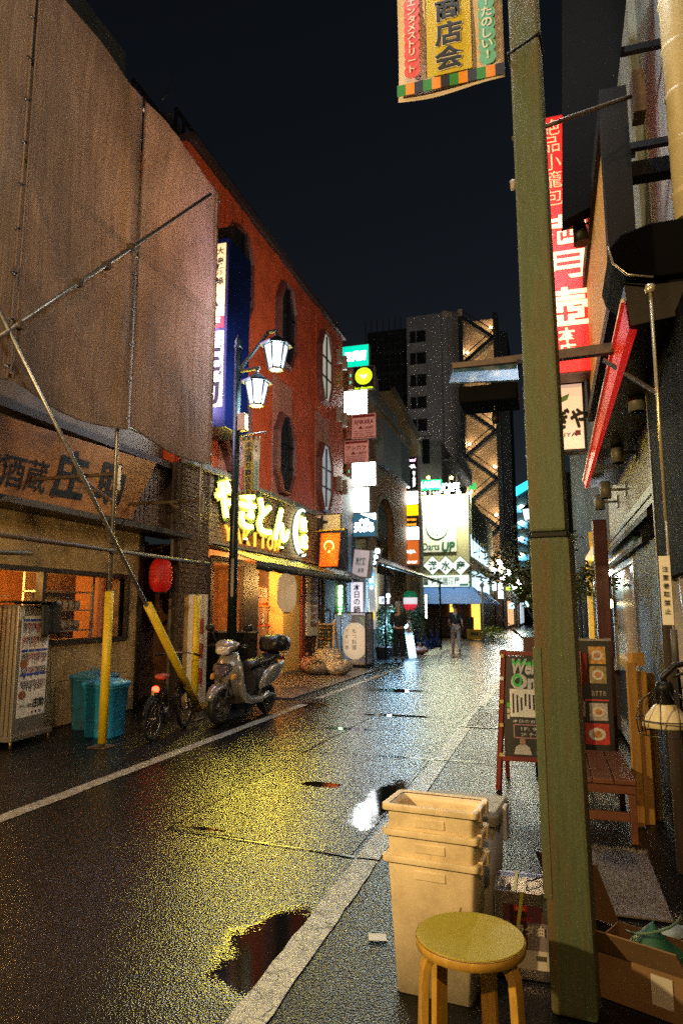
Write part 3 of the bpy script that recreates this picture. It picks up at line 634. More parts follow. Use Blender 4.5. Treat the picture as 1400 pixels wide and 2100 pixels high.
# scooter
def scooter(label, loc, rz):
    t = thing('motor_scooter', label, 'scooter')
    SIL = M('silver_paint',(.42,.40,.39),.25,.6,var=.08,coat=.4); RUB = M('tyre_rubber'); GR = M('dark_trim',(.02,.02,.022),.5)
    def wheel(x, r, w):
        e = bpy.data.objects.new('wheel', None); COL.objects.link(e); e.parent = t
        MB().tube([(x+(r-w)*math.cos(a*math.pi/14),0,r+(r-w)*math.sin(a*math.pi/14)) for a in range(28)], w, 10, True).build('tyre', RUB, e)
        m = MB().cyl((x,-.03,r),(x,.03,r),.07,n=14)
        for k in range(5):
            a = k*2*math.pi/5; m.bar((x,0,r),(x+(r-w*1.6)*math.cos(a),0,r+(r-w*1.6)*math.sin(a)),.035,.035)
        m.tube([(x+(r-w*1.75)*math.cos(a*math.pi/12),0,r+(r-w*1.75)*math.sin(a*math.pi/12)) for a in range(24)],.018,6,True); m.build('rim', STEEL, e)
    wheel(0, .245, .055); wheel(-1.26, .235, .058)
    def ell(x, z, hw, hh, yo=0, n=14, e=.8): 
        out = []
        for i in range(n):
            a = 2*math.pi*i/n; c, s = math.cos(a), math.sin(a)
            out.append((x, yo+math.copysign(abs(c)**e,c)*hw, z+math.copysign(abs(s)**e,s)*hh))
        return out
    # forks, fender
    for s in (1,-1): MB().cyl((0,s*.075,.245),(-.13,s*.075,.62),.02).build('fork_leg', GR, t)
    rg = []
    for k in range(9):
        a = math.radians(20+k*17); R = .30; x, z = R*math.cos(a), .245+R*math.sin(a)
        ca, sa = math.cos(a), math.sin(a); wv = .085-.03*abs(k-4)/4
        rg.append([(x+ca*d,y,z+sa*d) for y,d in ((-wv,-.05),(-wv*.9,.01),(-wv*.4,.03),(wv*.4,.03),(wv*.9,.01),(wv,-.05),(wv*.8,-.06),(-wv*.8,-.06))])
    MB().loft(rg).build('front_fender', SIL, t)
    # leg shield: swept rings along height
    rg = []
    for z,xf,w,dp in ((.34,-.30,.10,.05),(.44,-.22,.17,.10),(.56,-.12,.215,.14),(.68,-.06,.225,.17),(.80,-.05,.20,.17),(.90,-.10,.15,.13),(.97,-.16,.09,.09)):
        ring = []
        for k in range(9):
            a = math.pi*(k/8)-math.pi/2; ring.append((xf-dp*(1-math.cos(a)), w*math.sin(a), z))
        for k in range(9):
            a = math.pi/2-math.pi*(k/8); ring.append((xf-.05-dp*(1-math.cos(a)), w*.92*math.sin(a), z+.0))
        rg.append(ring)
    MB().loft(rg).build('leg_shield', SIL, t)
    # lower side wings that sweep to the floor
    for s in (1,-1):
        rg = []
        for x,z,w,h in ((-.20,.66,.05,.14),(-.25,.50,.05,.13),(-.33,.36,.05,.09),(-.48,.28,.05,.05),(-.75,.27,.05,.04),(-.98,.33,.045,.04)):
            rg.append(ell(x,z,w,h,s*.185,10))
        MB().loft(rg).build('side_wing', SIL, t)
    MB().loft([ell(x,z,w,h) for x,z,w,h in ((-.32,.30,.17,.05),(-.5,.29,.18,.04),(-.78,.30,.18,.05),(-.86,.40,.17,.15))]).build('floorboard', GR, t)
    MB().loft([ell(x,z,w,h) for x,z,w,h in ((-.72,.50,.13,.20),(-.85,.58,.16,.17),(-1.1,.58,.165,.13),(-1.3,.60,.15,.10),(-1.5,.66,.11,.07),(-1.66,.71,.05,.035))]).build('rear_inner_body', GR, t)
    for s in (1,-1):
        MB().loft([ell(x,z,w,h,s*yo,12) for x,z,w,h,yo in ((-.80,.46,.015,.05,.16),(-.92,.54,.04,.12,.165),(-1.12,.60,.05,.14,.17),(-1.34,.65,.045,.11,.155),(-1.55,.71,.035,.07,.11),(-1.7,.75,.015,.025,.06))]).build('rear_panel', SIL, t)
    MB().loft([ell(x,z,w,h,0,14) for x,z,w,h in ((-.68,.72,.09,.03),(-.76,.77,.13,.06),(-.95,.78,.15,.065),(-1.15,.80,.15,.06),(-1.32,.84,.145,.07),(-1.5,.86,.12,.06),(-1.62,.86,.06,.03))]).build('seat', M('black_vinyl',(.012,.012,.012),.35), t)
    MB().loft([ell(x,z,w,h,0,14,.6) for x,z,w,h in ((-1.28,1.02,.10,.06),(-1.34,1.04,.19,.13),(-1.55,1.05,.21,.14),(-1.72,1.03,.18,.12),(-1.76,1.02,.10,.06))]).build('top_box', M('black_vinyl'), t, 0)
    # handlebar cover + headlight
    MB().loft([ell(x,z,w,h,0,14,.9) for x,z,w,h in ((-.02,1.02,.07,.04),(-.07,1.04,.14,.075),(-.14,1.07,.19,.08),(-.22,1.07,.17,.06),(-.28,1.06,.09,.03))]).build('handlebar_cover', SIL, t)
    MB().loft([ell(x,z,w,h,0,14,.9) for x,z,w,h in ((.005,.99,.05,.03),(-.01,1.0,.10,.055),(-.06,1.0,.12,.065))]).build('headlight', M('headlight_glass',(.75,.72,.68),.08,.3,var=0,coat=1), t)
    MB().loft([ell(x,z,w,h,0,8) for x,z,w,h in ((.03,.66,.04,.02),(-.02,.72,.14,.05),(-.06,.80,.16,.03))],True).build('front_visor', M('violet_visor',(.10,.09,.14),.1,.2,coat=.6,var=0), t)
    for s in (1,-1):
        MB().cyl((-.18,s*.15,1.06),(-.22,s*.34,1.06),.018).build('grip', BLACK, t)
        MB().tube([(-.12,s*.28,1.06),(-.05,s*.34,1.05),(-.10,s*.37,1.05)],.006,5).build('brake_lever', M('chrome'), t)
        MB().tube([(-.19,s*.20,1.08),(-.2,s*.26,1.20),(-.19,s*.30,1.27)],.008,6).build('mirror_stalk', BLACK, t)
        MB().loft([ell(x,1.31,w,h,s*.32,12) for x,w,h in ((-.15,.03,.02),(-.165,.07,.045),(-.20,.075,.05),(-.21,.06,.04))]).build('mirror', BLACK, t)
        MB().loft([ell(x,z,w,h,s*.17,8) for x,z,w,h in ((-.02,.63,.01,.02),(-.05,.64,.03,.045),(-.12,.65,.03,.05))]).build('turn_signal', M('amber_lens',(.6,.32,.06),.2,var=0), t)
    MB().loft([ell(x,.80,w,h) for x,w,h in ((-1.70,.08,.03),(-1.74,.07,.025))]).build('tail_light', M('red_lens',(.4,.02,.02),.2,var=0), t)
    MB().cyl((-.98,-.2,.30),(-1.5,-.21,.34),.05,.065,n=14).build('muffler', GR, t)
    MB().loft([ell(x,z,w,h,.09,10) for x,z,w,h in ((-.9,.30,.05,.07),(-1.05,.27,.06,.08),(-1.26,.24,.06,.07),(-1.34,.24,.04,.05))]).build('engine_case', GR, t)
    MB().cyl((-1.26,.155,.24),(-1.26,.165,.24),.05,n=14).build('fan_cover', STEEL, t)
    MB().tube([(-.92,.12,.24),(-1.0,.2,.02),(-1.05,.2,.012)],.012,6).tube([(-.92,-.12,.24),(-1.0,-.2,.02),(-1.05,-.2,.012)],.012,6).build('kickstand', GR, t)
    MB().tube([(-1.6,.1,.83),(-1.78,.08,.88),(-1.78,-.08,.88),(-1.6,-.1,.83)],.012,6).build('grab_rail', M('chrome'), t)
    t.location = loc; t.rotation_euler = (0,0,rz); return t
scooter('silver step-through scooter with black seat parked beside the scaffold', V((-4.42,8.78,0)), math.radians(-90-7))
# slim menu stand and black panel behind the scooter
st = thing('slim_menu_stand', 'slim upright menu stand half hidden behind the second yellow leg', 'menu stand', (-5.75,10.2,0))
so = PY(402,1340,10.3); panel('board', V((so.x,10.3,.95)), UX, UZ, .34, 1.75, .05, PAPER, st); panel('side_trim', V((so.x-.20,10.29,.93)), UX, UZ, .07, 1.8, .07, TAN, st)
for z in (1.3,.9,.5): panel('menu_print', V((so.x+.03,10.296,z)), UX, UZ, .2, .25, .002, M('pink_print',(.5,.12,.10),.6,var=.6,scale=50), st)
panel('foot', V((so.x,10.22,.03)), UX, UZ, .44, .06, .3, TAN, st)
text('酒場', V((so.x+.03,10.295,1.62)), UX, UZ, .08, .3, INK, st, vert=True)
bp = thing('black_partition', 'black waist-high partition with pale top rail behind the scooter', 'partition', (-5.6,10.9,0))
q0 = PY(422,1300,10.9); MB().box(q0.x-.02,q0.x+.95,10.9,10.96,0.0,1.18).build('panel', BLACK, bp); MB().box(q0.x-.04,q0.x+.97,10.88,10.98,1.18,1.21).build('top_rail', STEEL, bp)
# ================================================================ RED BUILDING
RX = -6.2
REDM = M('red_painted_panel', (.66,.105,.032), .5, var=.25, scale=3, bump=.1, dirt=(.14,.03,.015), dscale=1.2, damt=.5)
REDL = M('pale_red_panel', (.50,.20,.14), .5, var=.25, scale=3, dirt=(.12,.05,.04), dscale=2, damt=.4)
rb = thing('red_building', 'red panelled building with tall faceted windows beside the tavern', 'building', (RX-3, 15, 0))
RY0, RY1, RZ0, RZ1 = 10.4, 20.45, 4.15, 10.35
MB().box(RX-6, RX-.02, RY0, RY1, 4.13, RZ1).build('wall', REDM, rb); MB().box(RX-6, RX-3.2, RY0, RY1, 0, 2.9).build('lower_wall', M('dark_recess_wall',(.06,.04,.035),.8), rb)
cols = (12.55, 15.25, 18.35)
# vertical facade panels with open joints: red flats between, pale strips carrying the windows
edges = [RY0]
for c in cols: edges += [c-.62, c-.20, c+.20, c+.62]
edges += [RY1]
for i in range(len(edges)-1):
    y0, y1 = edges[i]+.012, edges[i+1]-.012; k = i % 4
    pale = k in (1,2,3)
    for z0, z1 in ((RZ0,7.2),(7.22,RZ1-.02)):
        MB().box(RX-.01, RX+(.05 if pale else .03)-(.012 if k==2 else 0), y0, y1, z0, z1).build('facade_panel', REDL if pale and z0<7 else REDM, rb, .006)
DKG = M('bay_glass', (.015,.017,.02), .12, var=0, spec=.8)
REFLG = E('bay_glass_reflect', (.72,.70,.55), .16, (.3,.3,.3)); REFLB = E('bay_glass_reflect_pale', (.6,.68,.72), .14, (.3,.3,.3))  # faint emission stands in for pale reflections on these panes
def bay(yc, z0, z1, glass):
    hw = .60; zc = (z0+z1)/2; a = (z1-z0)*.26; g = .34
    base = [(yc-hw,z0+a),(yc-hw,z1-a),(yc-hw*.45,z1),(yc+hw*.45,z1),(yc+hw,z1-a),(yc+hw,z0+a),(yc+hw*.45,z0),(yc-hw*.45,z0)]
    def ring(k, x): return [(x, yc+(y-yc)*k, zc+(z-zc)*(1-(1-k)*.35)) for y, z in base]
    w = MB().loft([ring(1.0,RX+.04), ring(.98,RX+.16), ring(.84,RX+.22), ring(.80,RX+.14)], False, smooth=False).build('bay_window', M('bay_frame',(.16,.05,.04),.5), rb)
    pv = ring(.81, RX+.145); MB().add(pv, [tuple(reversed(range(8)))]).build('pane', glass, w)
    MB().box(RX+.15,RX+.19,yc-.02,yc+.02,z0+.15,z1-.15).build('mullion', DARK, w)
    for q in (.35,.62): MB().box(RX+.15,RX+.185,yc-.44,yc+.44,z0+(z1-z0)*q-.02,z0+(z1-z0)*q+.02).build('transom', DARK, w)
for i, c in enumerate(cols):
    zu0, zu1 = (7.55, 9.75); zl0, zl1 = (4.35, 6.35)
    bay(c, zu0, zu1, REFLG if i == 2 else DKG); bay(c, zl0, zl1, REFLB if i == 2 else DKG)
MB().box(RX-.3, RX+.14, RY0, RY1+.05, RZ1, RZ1+.16).build('parapet', M('dark_coping',(.05,.03,.03),.6), rb)
MB().box(RX-3, RX-.4, RY0, RY1-.5, RZ1+.16, RZ1+.7).build('roof_plant', M('dark_roof'), rb)
for k in range(14): MB().box(RX-.3,RX-.25,RY0+k*.3,RY0+k*.3+.04,RZ1+.16,RZ1+.75).build('roof_baluster', DARK, rb)
MB().box(RX-.31,RX-.24,RY0,RY0+4.2,RZ1+.7,RZ1+.75).build('roof_rail', DARK, rb)
for y in (19.6, 20.2):
    for z in (9.3, 7.4, 5.2): MB().box(RX+.03,RX+.2,y+.1,y+.24,z,z+.45).build('service_box', M('pale_box',(.42,.33,.27),.5), rb, .01)
# ================================================================ BRICK GRILL SHOP below
BX = RX+.12
gs = thing('grill_shop', 'brick fronted grill restaurant under the red building', 'shop', (BX, 14, 0))
BRK = M('pale_brick', (.42,.30,.17), .8, var=.45, scale=6, bump=.35, bscale=40, dirt=(.12,.07,.03), dscale=3, damt=.6)
BRD = M('dark_brick', (.10,.055,.04), .8, var=.5, scale=6, bump=.35, bscale=40)
MOR = M('mortar', (.10,.075,.05), .9, var=.3)
SY0, SY1, SZ0, SZ1 = 11.25, 17.7, 2.78, 4.12
MB().box(RX, BX-.012, SY0-.95, SY1, SZ0, SZ1).box(RX,BX-.012,10.42,11.5,0,SZ0).build('sign_wall', MOR, gs)
bricks = []
def course(y0, y1, z0, z1, bl, bh, mats):
    r = 0; z = z0
    while z < z1-.01:
        y = y0-(bl/2 if r % 2 else 0)
        while y < y1-.01:
            a, b = max(y, y0), min(y+bl, y1)
            if b-a > .05: bricks.append((a+.006, b-.006, z+.006, min(z+bh, z1)-.006, random.choice(mats)))
            y += bl
        z += bh; r += 1
course(10.42, 11.45, 0, SZ1, .21, .085, [BRD]); course(11.45, SY1, SZ0, SZ1, .235, .09, [BRK,BRK,BRK,BRK])
rest = {}
brick_mesh = {}
for i, (a, b, z0, z1, m) in enumerate(sorted(bricks, key=lambda q: (q[4] is BRD, q[0]))):
    e = random.uniform(0, .008)
    if i < 300:
        w, h = round(b-a, 3), round(z1-z0, 3); k = (w, h, m.name)
        if k not in brick_mesh:
            me = bpy.data.meshes.new('brick'); mb = MB().box(-.012, .0, 0, w, 0, h)
            me.from_pydata(mb.v, [], mb.f); me.materials.append(m); brick_mesh[k] = me
        o = bpy.data.objects.new('brick', brick_mesh[k]); COL.objects.link(o); o.parent = gs
        o.location = V((BX+e, a, z0))-gs.location
    else: rest.setdefault(m.name, MB()).box(BX-.012, BX+e, a, b, z0, z1)
for k, mb in rest.items():
    o = mb.build('bricks', MATS[k], gs); o['kind'] = 'stuff'
# stone coping over and under the sign wall
ST = M('rough_coping', (.22,.21,.20), .75, var=.5, scale=8, bump=.6, bscale=18, dirt=(.05,.05,.05))
for k in range(15):
    y = SY0-.8+k*.47; MB().box(BX-.05, BX+.10+random.uniform(-.02,.02), y, y+.44, SZ1+.003, SZ1+.13+random.uniform(-.02,.02)).build('coping_stone', ST, gs, .02)
# awning
AWN = M('dark_awning', (.03,.028,.025), .55, var=.3, bump=.2)
def aw(u, v): 
    y = 11.5+(SY1+.2-11.5)*u; x = BX+.01+.95*v
    return (x, y, 2.80-.34*v-.05*math.sin(u*math.pi*6)**2*v*(1-v)*4)
aw_o = MB().grid(40, 8, aw).build('awning', AWN, gs, 0, .012)
MB().grid(40, 3, lambda u, v: (BX+.965, 11.5+(SY1+.2-11.5)*u, 2.455-.16*v+.012*math.sin(u*60)*v)).build('valance', AWN, aw_o, 0, .008)
MB().bar((BX+.05,11.5,2.83),(BX+.05,SY1+.2,2.83),.05,.05).build('awning_rail', M('pale_rail',(.42,.33,.22),.5), aw_o)
text('SUMIYAKI YAKITON GRILL', (BX+.985,14.9,2.385), UY, UZ, 2.6, .1, M('gold_print',(.4,.3,.2),.5), aw_o, bold=0)
# shop front: piers, window, doors, inner room
INW = M('inner_brick', (.36,.17,.07), .7, var=.5, scale=9)
MB().box(BX-3.0, BX-2.9, 11.4, 18.0, 0, 2.8).box(BX-2.9, RX, 11.3, 11.4, 0, 2.8).box(BX-2.9, RX, 17.6, 17.7, 0, 2.8).box(BX-2.9,RX,11.4,17.6,2.72,2.8).build('room_walls', INW, gs)
MB().box(BX-2.9, BX+.1, 11.4, 17.6, .0, .05).build('room_floor', M('shop_floor',(.2,.12,.07),.5), gs)
WD = M('dark_timber', (.035,.02,.014), .5, var=.3, stretch=(6,6,.6))
MB().box(BX-.1,BX+.0,11.55,13.25,.0,.95).build('window_base', WD, gs)
MB().box(BX-.08,BX+.02,11.55,11.66,.95,2.55).box(BX-.08,BX+.02,13.0,13.75,.05,2.55).box(BX-.08,BX+.02,11.66,13.0,2.48,2.6).box(BX-.08,BX+.02,11.66,13.0,.95,1.02).box(BX-.08,BX+.01,13.75,17.6,2.5,2.62).build('timber_frame', WD, gs)
MB().box(BX-.05,BX-.045,11.66,13.0,1.02,2.48).build('window_pane', CLEAR, gs)
MB().box(BX-.06,BX-.055,13.8,14.55,.1,2.48).build('door_pane', CLEAR, gs)
PSTR = M('poster_print', (.35,.18,.10), .5, var=.9, scale=22)
for z in (1.9,1.45,1.0,.6): MB().slab((BX-.05,14.15,z), UY, UZ, .55, .34, .004).build('door_poster', PSTR, gs)
text('立呑', (BX-.04,14.15,1.95), UY, UZ, .4, .2, WHITE, gs, bold=.02); text('お品書き', (BX-.04,14.15,1.4), UY, UZ, .12, .5, WHITE, gs, vert=True)
PEND = E('pendant_bulb', (1,.52,.14), 10)
for y, x in ((12.2,BX-.9),(12.9,BX-1.6),(14.55,BX+.35),(15.0,BX-1.2)):
    l_ = MB().lathe((x,y,2.30),[(.015,.16),(.03,.12),(.12,.02),(.125,0)],16,caps=False).cyl((x,y,2.45),(x,y,2.72),.006,n=6).build('pendant_lamp', M('cream_shade',(.6,.5,.3),.4), gs)
    lamp_light((x,y,2.22), 55, (1,.52,.14), gs); MB().lathe((x,y,2.27),[(.0,-.01),(.04,0),(.05,.04),(.02,.07)],12).build('bulb', PEND, l_)
for k in range(4): MB().cyl((BX-.8-.2*k,12.1+.25*k,.0),(BX-.9-.2*k,12.2+.25*k,2.2),.025,n=6).build('timber_prop', WD, gs)
for y, z in ((12.0,1.75),(12.5,1.7),(12.9,1.6)): MB().slab((BX-2.88,y,z), UY, UZ, .35, .5, .01).build('wall_paper', PAPER, gs)
STR = [M('shelf_red',(.5,.03,.02),.5,var=.1), M('shelf_orange',(.55,.22,.03),.5), M('shelf_dark',(.05,.03,.02),.5), M('shelf_white',(.6,.55,.45),.5)]
rnd = random.Random(9)
for k, z in enumerate((.3,.75,1.2,1.65)):
    shv = MB().box(BX-.55,BX-.3,14.6,15.2,z,z+.03).build('drinks_shelf', STR[k%2], gs)
    for q in range(5): MB().lathe((BX-.4,14.66+.11*q,z+.03),[(.04,0),(.042,.18),(.015,.24),(.015,.3)],8).build('bottle', rnd.choice(STR), shv)
YW = M('yellow_plaster', (.62,.42,.14), .7, var=.15, scale=5)
MB().box(BX-.35,BX+.02,15.2,16.35,.12,2.5).build('yellow_wall', YW, gs, .01)
MB().box(BX-.36,BX+.03,15.18,16.37,.0,.12).build('yellow_wall_base', CONC, gs)
MB().box(BX-.1,BX+.06,16.4,16.62,0,2.5).build('red_post', M('red_timber',(.22,.04,.02),.5), gs)
MB().box(BX-.1,BX+.0,16.62,17.7,0,2.5).build('timber_wall', M('brown_boards',(.10,.045,.03),.6,var=.3,stretch=(1,10,.5)), gs)
mb_ = thing('wall_menu_board', 'white menu board with brown dish rows on the grill shop wall', 'menu board', (BX+.06,17.15,1))
panel('board', (BX+.07,17.15,1.72), UY, UZ, .86, 1.62, .06, PAPER, mb_)
for k in range(7): panel('dish_row', (BX+.074,17.25,2.35-k*.19), UY, UZ, .5, .15, .003, PSTR, mb_)
# pavement step
for i in range(5):
    for j in range(3):
        MB().box(-6.1+j*.56, -5.56+j*.56, 11.6+i*1.3, 12.88+i*1.3, -.01, .03+.002*((i+j)%3)).build('paving_slab', M('brown_paving',(.13,.10,.08),.4,var=.3,bump=.2,bscale=60), gs, .006)
# neon lettering
NEON = E('neon_yellow', (1.0,.80,.10), 36)
NGRN = M('green_neon_backing', (.02,.045,.015), .5)
nl = thing('neon_lettering', 'glowing yellow brush style neon characters on the brick wall', 'neon sign', (BX+.05,13.6,3.4))
chars = [('や',467,1042,.62,.78),('き',510,1062,.58,.84),('と',534,1068,.52,.80),('ん',563,1083,.62,.82)]
chars = [('や',11.96,3.72,.74,.74),('き',12.95,3.66,.70,.82),('と',13.85,3.62,.66,.76),('ん',14.85,3.55,.86,.78)]
for c, y, z, w, h in chars:
    text(c, (BX+.10,y,z), UY, UZ, w, h, NEON, nl, bold=.004, ext=.012)
for c, y, z, w, h in chars:
    text(c, (BX+.04,y,z), UY, UZ, w+.14, h+.14, NGRN, nl, bold=.085, ext=.02, name='backing')
wl_ = thing('capital_lettering', 'orange lit capital letters below the yellow neon characters', 'sign', (BX+.05,13.6,3.0))
for k_, ch_ in enumerate('YAKITON'): text(ch_, (BX+.07,12.1+k_*.42,3.06), UY, UZ, .34 if ch_ != 'I' else .07, .30, E('orange_letters',(1,.36,.03),.7), wl_, bold=.012, ext=.03, name='letter')
ov = thing('oval_neon_sign', 'upright oval neon sign with white rim and glowing characters', 'neon sign', (BX+.08,16.5,3.4))
oc = V((BX+.12,16.25,3.52)); 
MB().prism([(.52*math.cos(k*math.pi/18),.56*math.sin(k*math.pi/18)) for k in range(36)], oc, UY, UZ, .1).build('backing', M('oval_green',(.03,.05,.02),.5), ov)
rim = MB()
MB().tube([oc+UY*.55*math.cos(math.radians(a))+UZ*.58*math.sin(math.radians(a)) for a in range(75,300,9)], [.012+.05*math.sin(math.pi*(a-75)/225) for a in range(75,300,9)], 8).build('rim', E('white_rim',(.8,1,.85),1.3), ov)
text('敏', oc+V((.02,.0,.22)), UY, UZ, .44, .36, NEON, ov, bold=.0, ext=.012); text('成', oc+V((.02,.04,-.22)), UY, UZ, .46, .36, NEON, ov, bold=.0, ext=.012)
# small uplights with glowing lenses at the foot of the sign wall
for y in (12.3,14.2,15.5):
    MB().cyl((BX+.32,y,2.86),(BX+.36,y,2.95),.03,.05).build('sign_uplight', DARK, gs)
    MB().lathe((BX+.36,y,2.952),[(.0,0),(.045,.0),(.03,.02)],10).build('uplight_lens', E('uplight_glow',(1,.6,.18),12), gs)
# white paper lantern
wc = PX(588,1215,BX+.55)
wlan = thing('white_lantern', 'long cream paper lantern hanging at the grill shop entrance', 'lantern', wc)
pr = [(.08,-.43)]+[(.21*(1-abs(2*i/16-1)**4*.55)+(.006 if i%2 else 0), -.41+.82*i/16) for i in range(17)]+[(.08,.43)]
MB().lathe(wc, pr, 20).build('shade', M('cream_paper',(.50,.38,.24),.6,var=.1,translucent=.3,emit=(1,.72,.38),es=.13), wlan)
MB().lathe(wc+V((0,0,-.46)),[(.07,0),(.08,.04)],14).lathe(wc+V((0,0,.43)),[(.08,0),(.07,.04)],14).cyl(wc+V((0,0,.45)),wc+V((0,0,.68)),.006).build('rim', BLACK, wlan)
# ================================================================ PROJECTING SIGN
vy = 10.75
sgc, w_, h_ = quadc(PY, 385, 490, 462, 875, vy)
ps = thing('vertical_lightbox', 'tall projecting lightbox with cream and white panels beside the scaffold sheet', 'sign', (sgc.x,vy,sgc.z-h_/2))
x1 = PY(462,680,vy).x; x0 = x1-.95; zb = PY(440,876,vy).z; zt = PY(440,492,vy).z
SIDE = M('blue_black_case',(.005,.012,.075),.25,.2)
MB().box(x0-.02,x1+.04,vy,vy+.95,zb,zt).build('case', SIDE, ps, .01)
zm = PY(440,650,vy).z; zm2 = PY(440,680,vy).z; zq = PY(440,835,vy).z
panel('upper_face', V(((x0+x1)/2,vy-.01,(zt-.1+zm)/2)), UX, UZ, .90, zt-.1-zm, .012, E('cream_face',(1,.66,.28),.32), ps)
panel('floor_band', V(((x0+x1)/2,vy-.01,(zm+zm2+.06)/2)), UX, UZ, .90, zm-zm2-.06, .012, E('red_band',(.6,.02,.02),.2), ps)
panel('lower_face', V(((x0+x1)/2,vy-.01,(zm2+zq)/2)), UX, UZ, .90, zm2-zq, .012, E('white_face',(.9,.72,.68),.24), ps)
xx = x1-.34
for k_, ch_ in enumerate('んだだ'): text(ch_, V((x1-.36,vy-.012,(zt+zm)/2+.29-.485*k_)), UX, UZ, .46, .44, INK, ps, vert=True, bold=.03, name='character')
text('大衆酒場', V((x1-.13,vy-.012,zt-.55)), UX, UZ, .14, .8, INK, ps, vert=True, bold=.02)
text('3F', V((x1-.26,vy-.012,(zm+zm2+.06)/2)), UX, UZ, .3, .17, E('sign_white',(1,.9,.8),1.2), ps, bold=.03)
for k_, ch_ in enumerate('庄助'): text(ch_, V((x1-.36,vy-.012,(zm2+zq)/2+.2-.6*k_)), UX, UZ, .56, .56, INK, ps, vert=True, bold=.035, name='character')
text('やきとり酒蔵', V((x1-.08,vy-.012,zm2-.5)), UX, UZ, .08, .75, INK, ps, vert=True)['kind'] = 'stuff'
text('F', V((x1-.38,vy-.012,zq-.14)), UX, UZ, .14, .16, WHITE, ps, bold=.03)
MB().box(x0,x1,vy+.3,vy+.6,zt,zt+.42).build('top_bracket', DARK, ps)
for z_ in (zt-.4,zb+.4): MB().box(x0-.6,x0,vy+.35,vy+.55,z_,z_+.1).build('wall_bracket', DARK, ps)
# ================================================================ LAMP POST
def lit_glass(name, col, s, clear):
    m = bpy.data.materials.new(name); m.use_nodes = True; n = m.node_tree.nodes; l = m.node_tree.links; MATS[name] = m
    e = n.new('ShaderNodeEmission'); e.inputs[0].default_value = (*col, 1); e.inputs[1].default_value = s; t = n.new('ShaderNodeBsdfTransparent')
    x = n.new('ShaderNodeMixShader'); x.inputs[0].default_value = clear; l.new(e.outputs[0], x.inputs[1]); l.new(t.outputs[0], x.inputs[2]); l.new(x.outputs[0], n['Material Output'].inputs[0])
    m.cycles.emission_sampling = 'NONE'; return m
def lantern(parent, c, glass, s=1.0, power=0, col=(1, 1, 1)):
    if power:
        ld = bpy.data.lights.new('lantern_light', 'POINT'); ld.energy = power; ld.color = col; ld.shadow_soft_size = .07
        lo = bpy.data.objects.new('lantern_light', ld); COL.objects.link(lo); lo.parent = parent; lo.matrix_parent_inverse = Matrix.Translation(-world_t(parent)); lo.location = V(c)-V((0, 0, .08))
    n = 6
    def hx(r, z): return [(c[0]+r*s*math.cos(math.pi/6+k*math.pi/3), c[1]+r*s*math.sin(math.pi/6+k*math.pi/3), c[2]+z*s) for k in range(n)]
    l_ = MB().loft([hx(.33,.24),hx(.12,.38),hx(.05,.42)], True, smooth=False).loft([hx(.335,.205),hx(.335,.242)],True,smooth=False).lathe((c[0],c[1],c[2]+.42*s),[(.03*s,0),(.045*s,.03),(.012*s,.08)],10).build('lantern_cap', M('lamp_iron',(.012,.016,.02),.35,.4), parent)
    MB().loft([hx(.135,-.28),hx(.24,.205)], False, smooth=False).build('lantern_glass', glass, l_)
    MB().add(hx(.134,-.28), [tuple(reversed(range(6)))]).build('lantern_bottom', glass, l_)
    m = MB(); a, b = hx(.145,-.28), hx(.25,.205)
    for k in range(6): m.bar(a[k], b[k], .03*s).bar(a[k], a[(k+1)%6], .035*s).bar(b[k], b[(k+1)%6], .02*s)
    m.build('lantern_frame', M('lamp_iron'), l_)
    return l_
LGL = lit_glass('lantern_white', (.72,.88,1.0), 1.5, .5)
LGW = lit_glass('lantern_warm', (1.0,.70,.30), 3, .8)
BANP = M('banner_cream', (.66,.55,.44), .7, var=.12, scale=30, translucent=.15)
BANY = M('banner_yellow', (.58,.47,.04), .7, var=.1, translucent=.15)
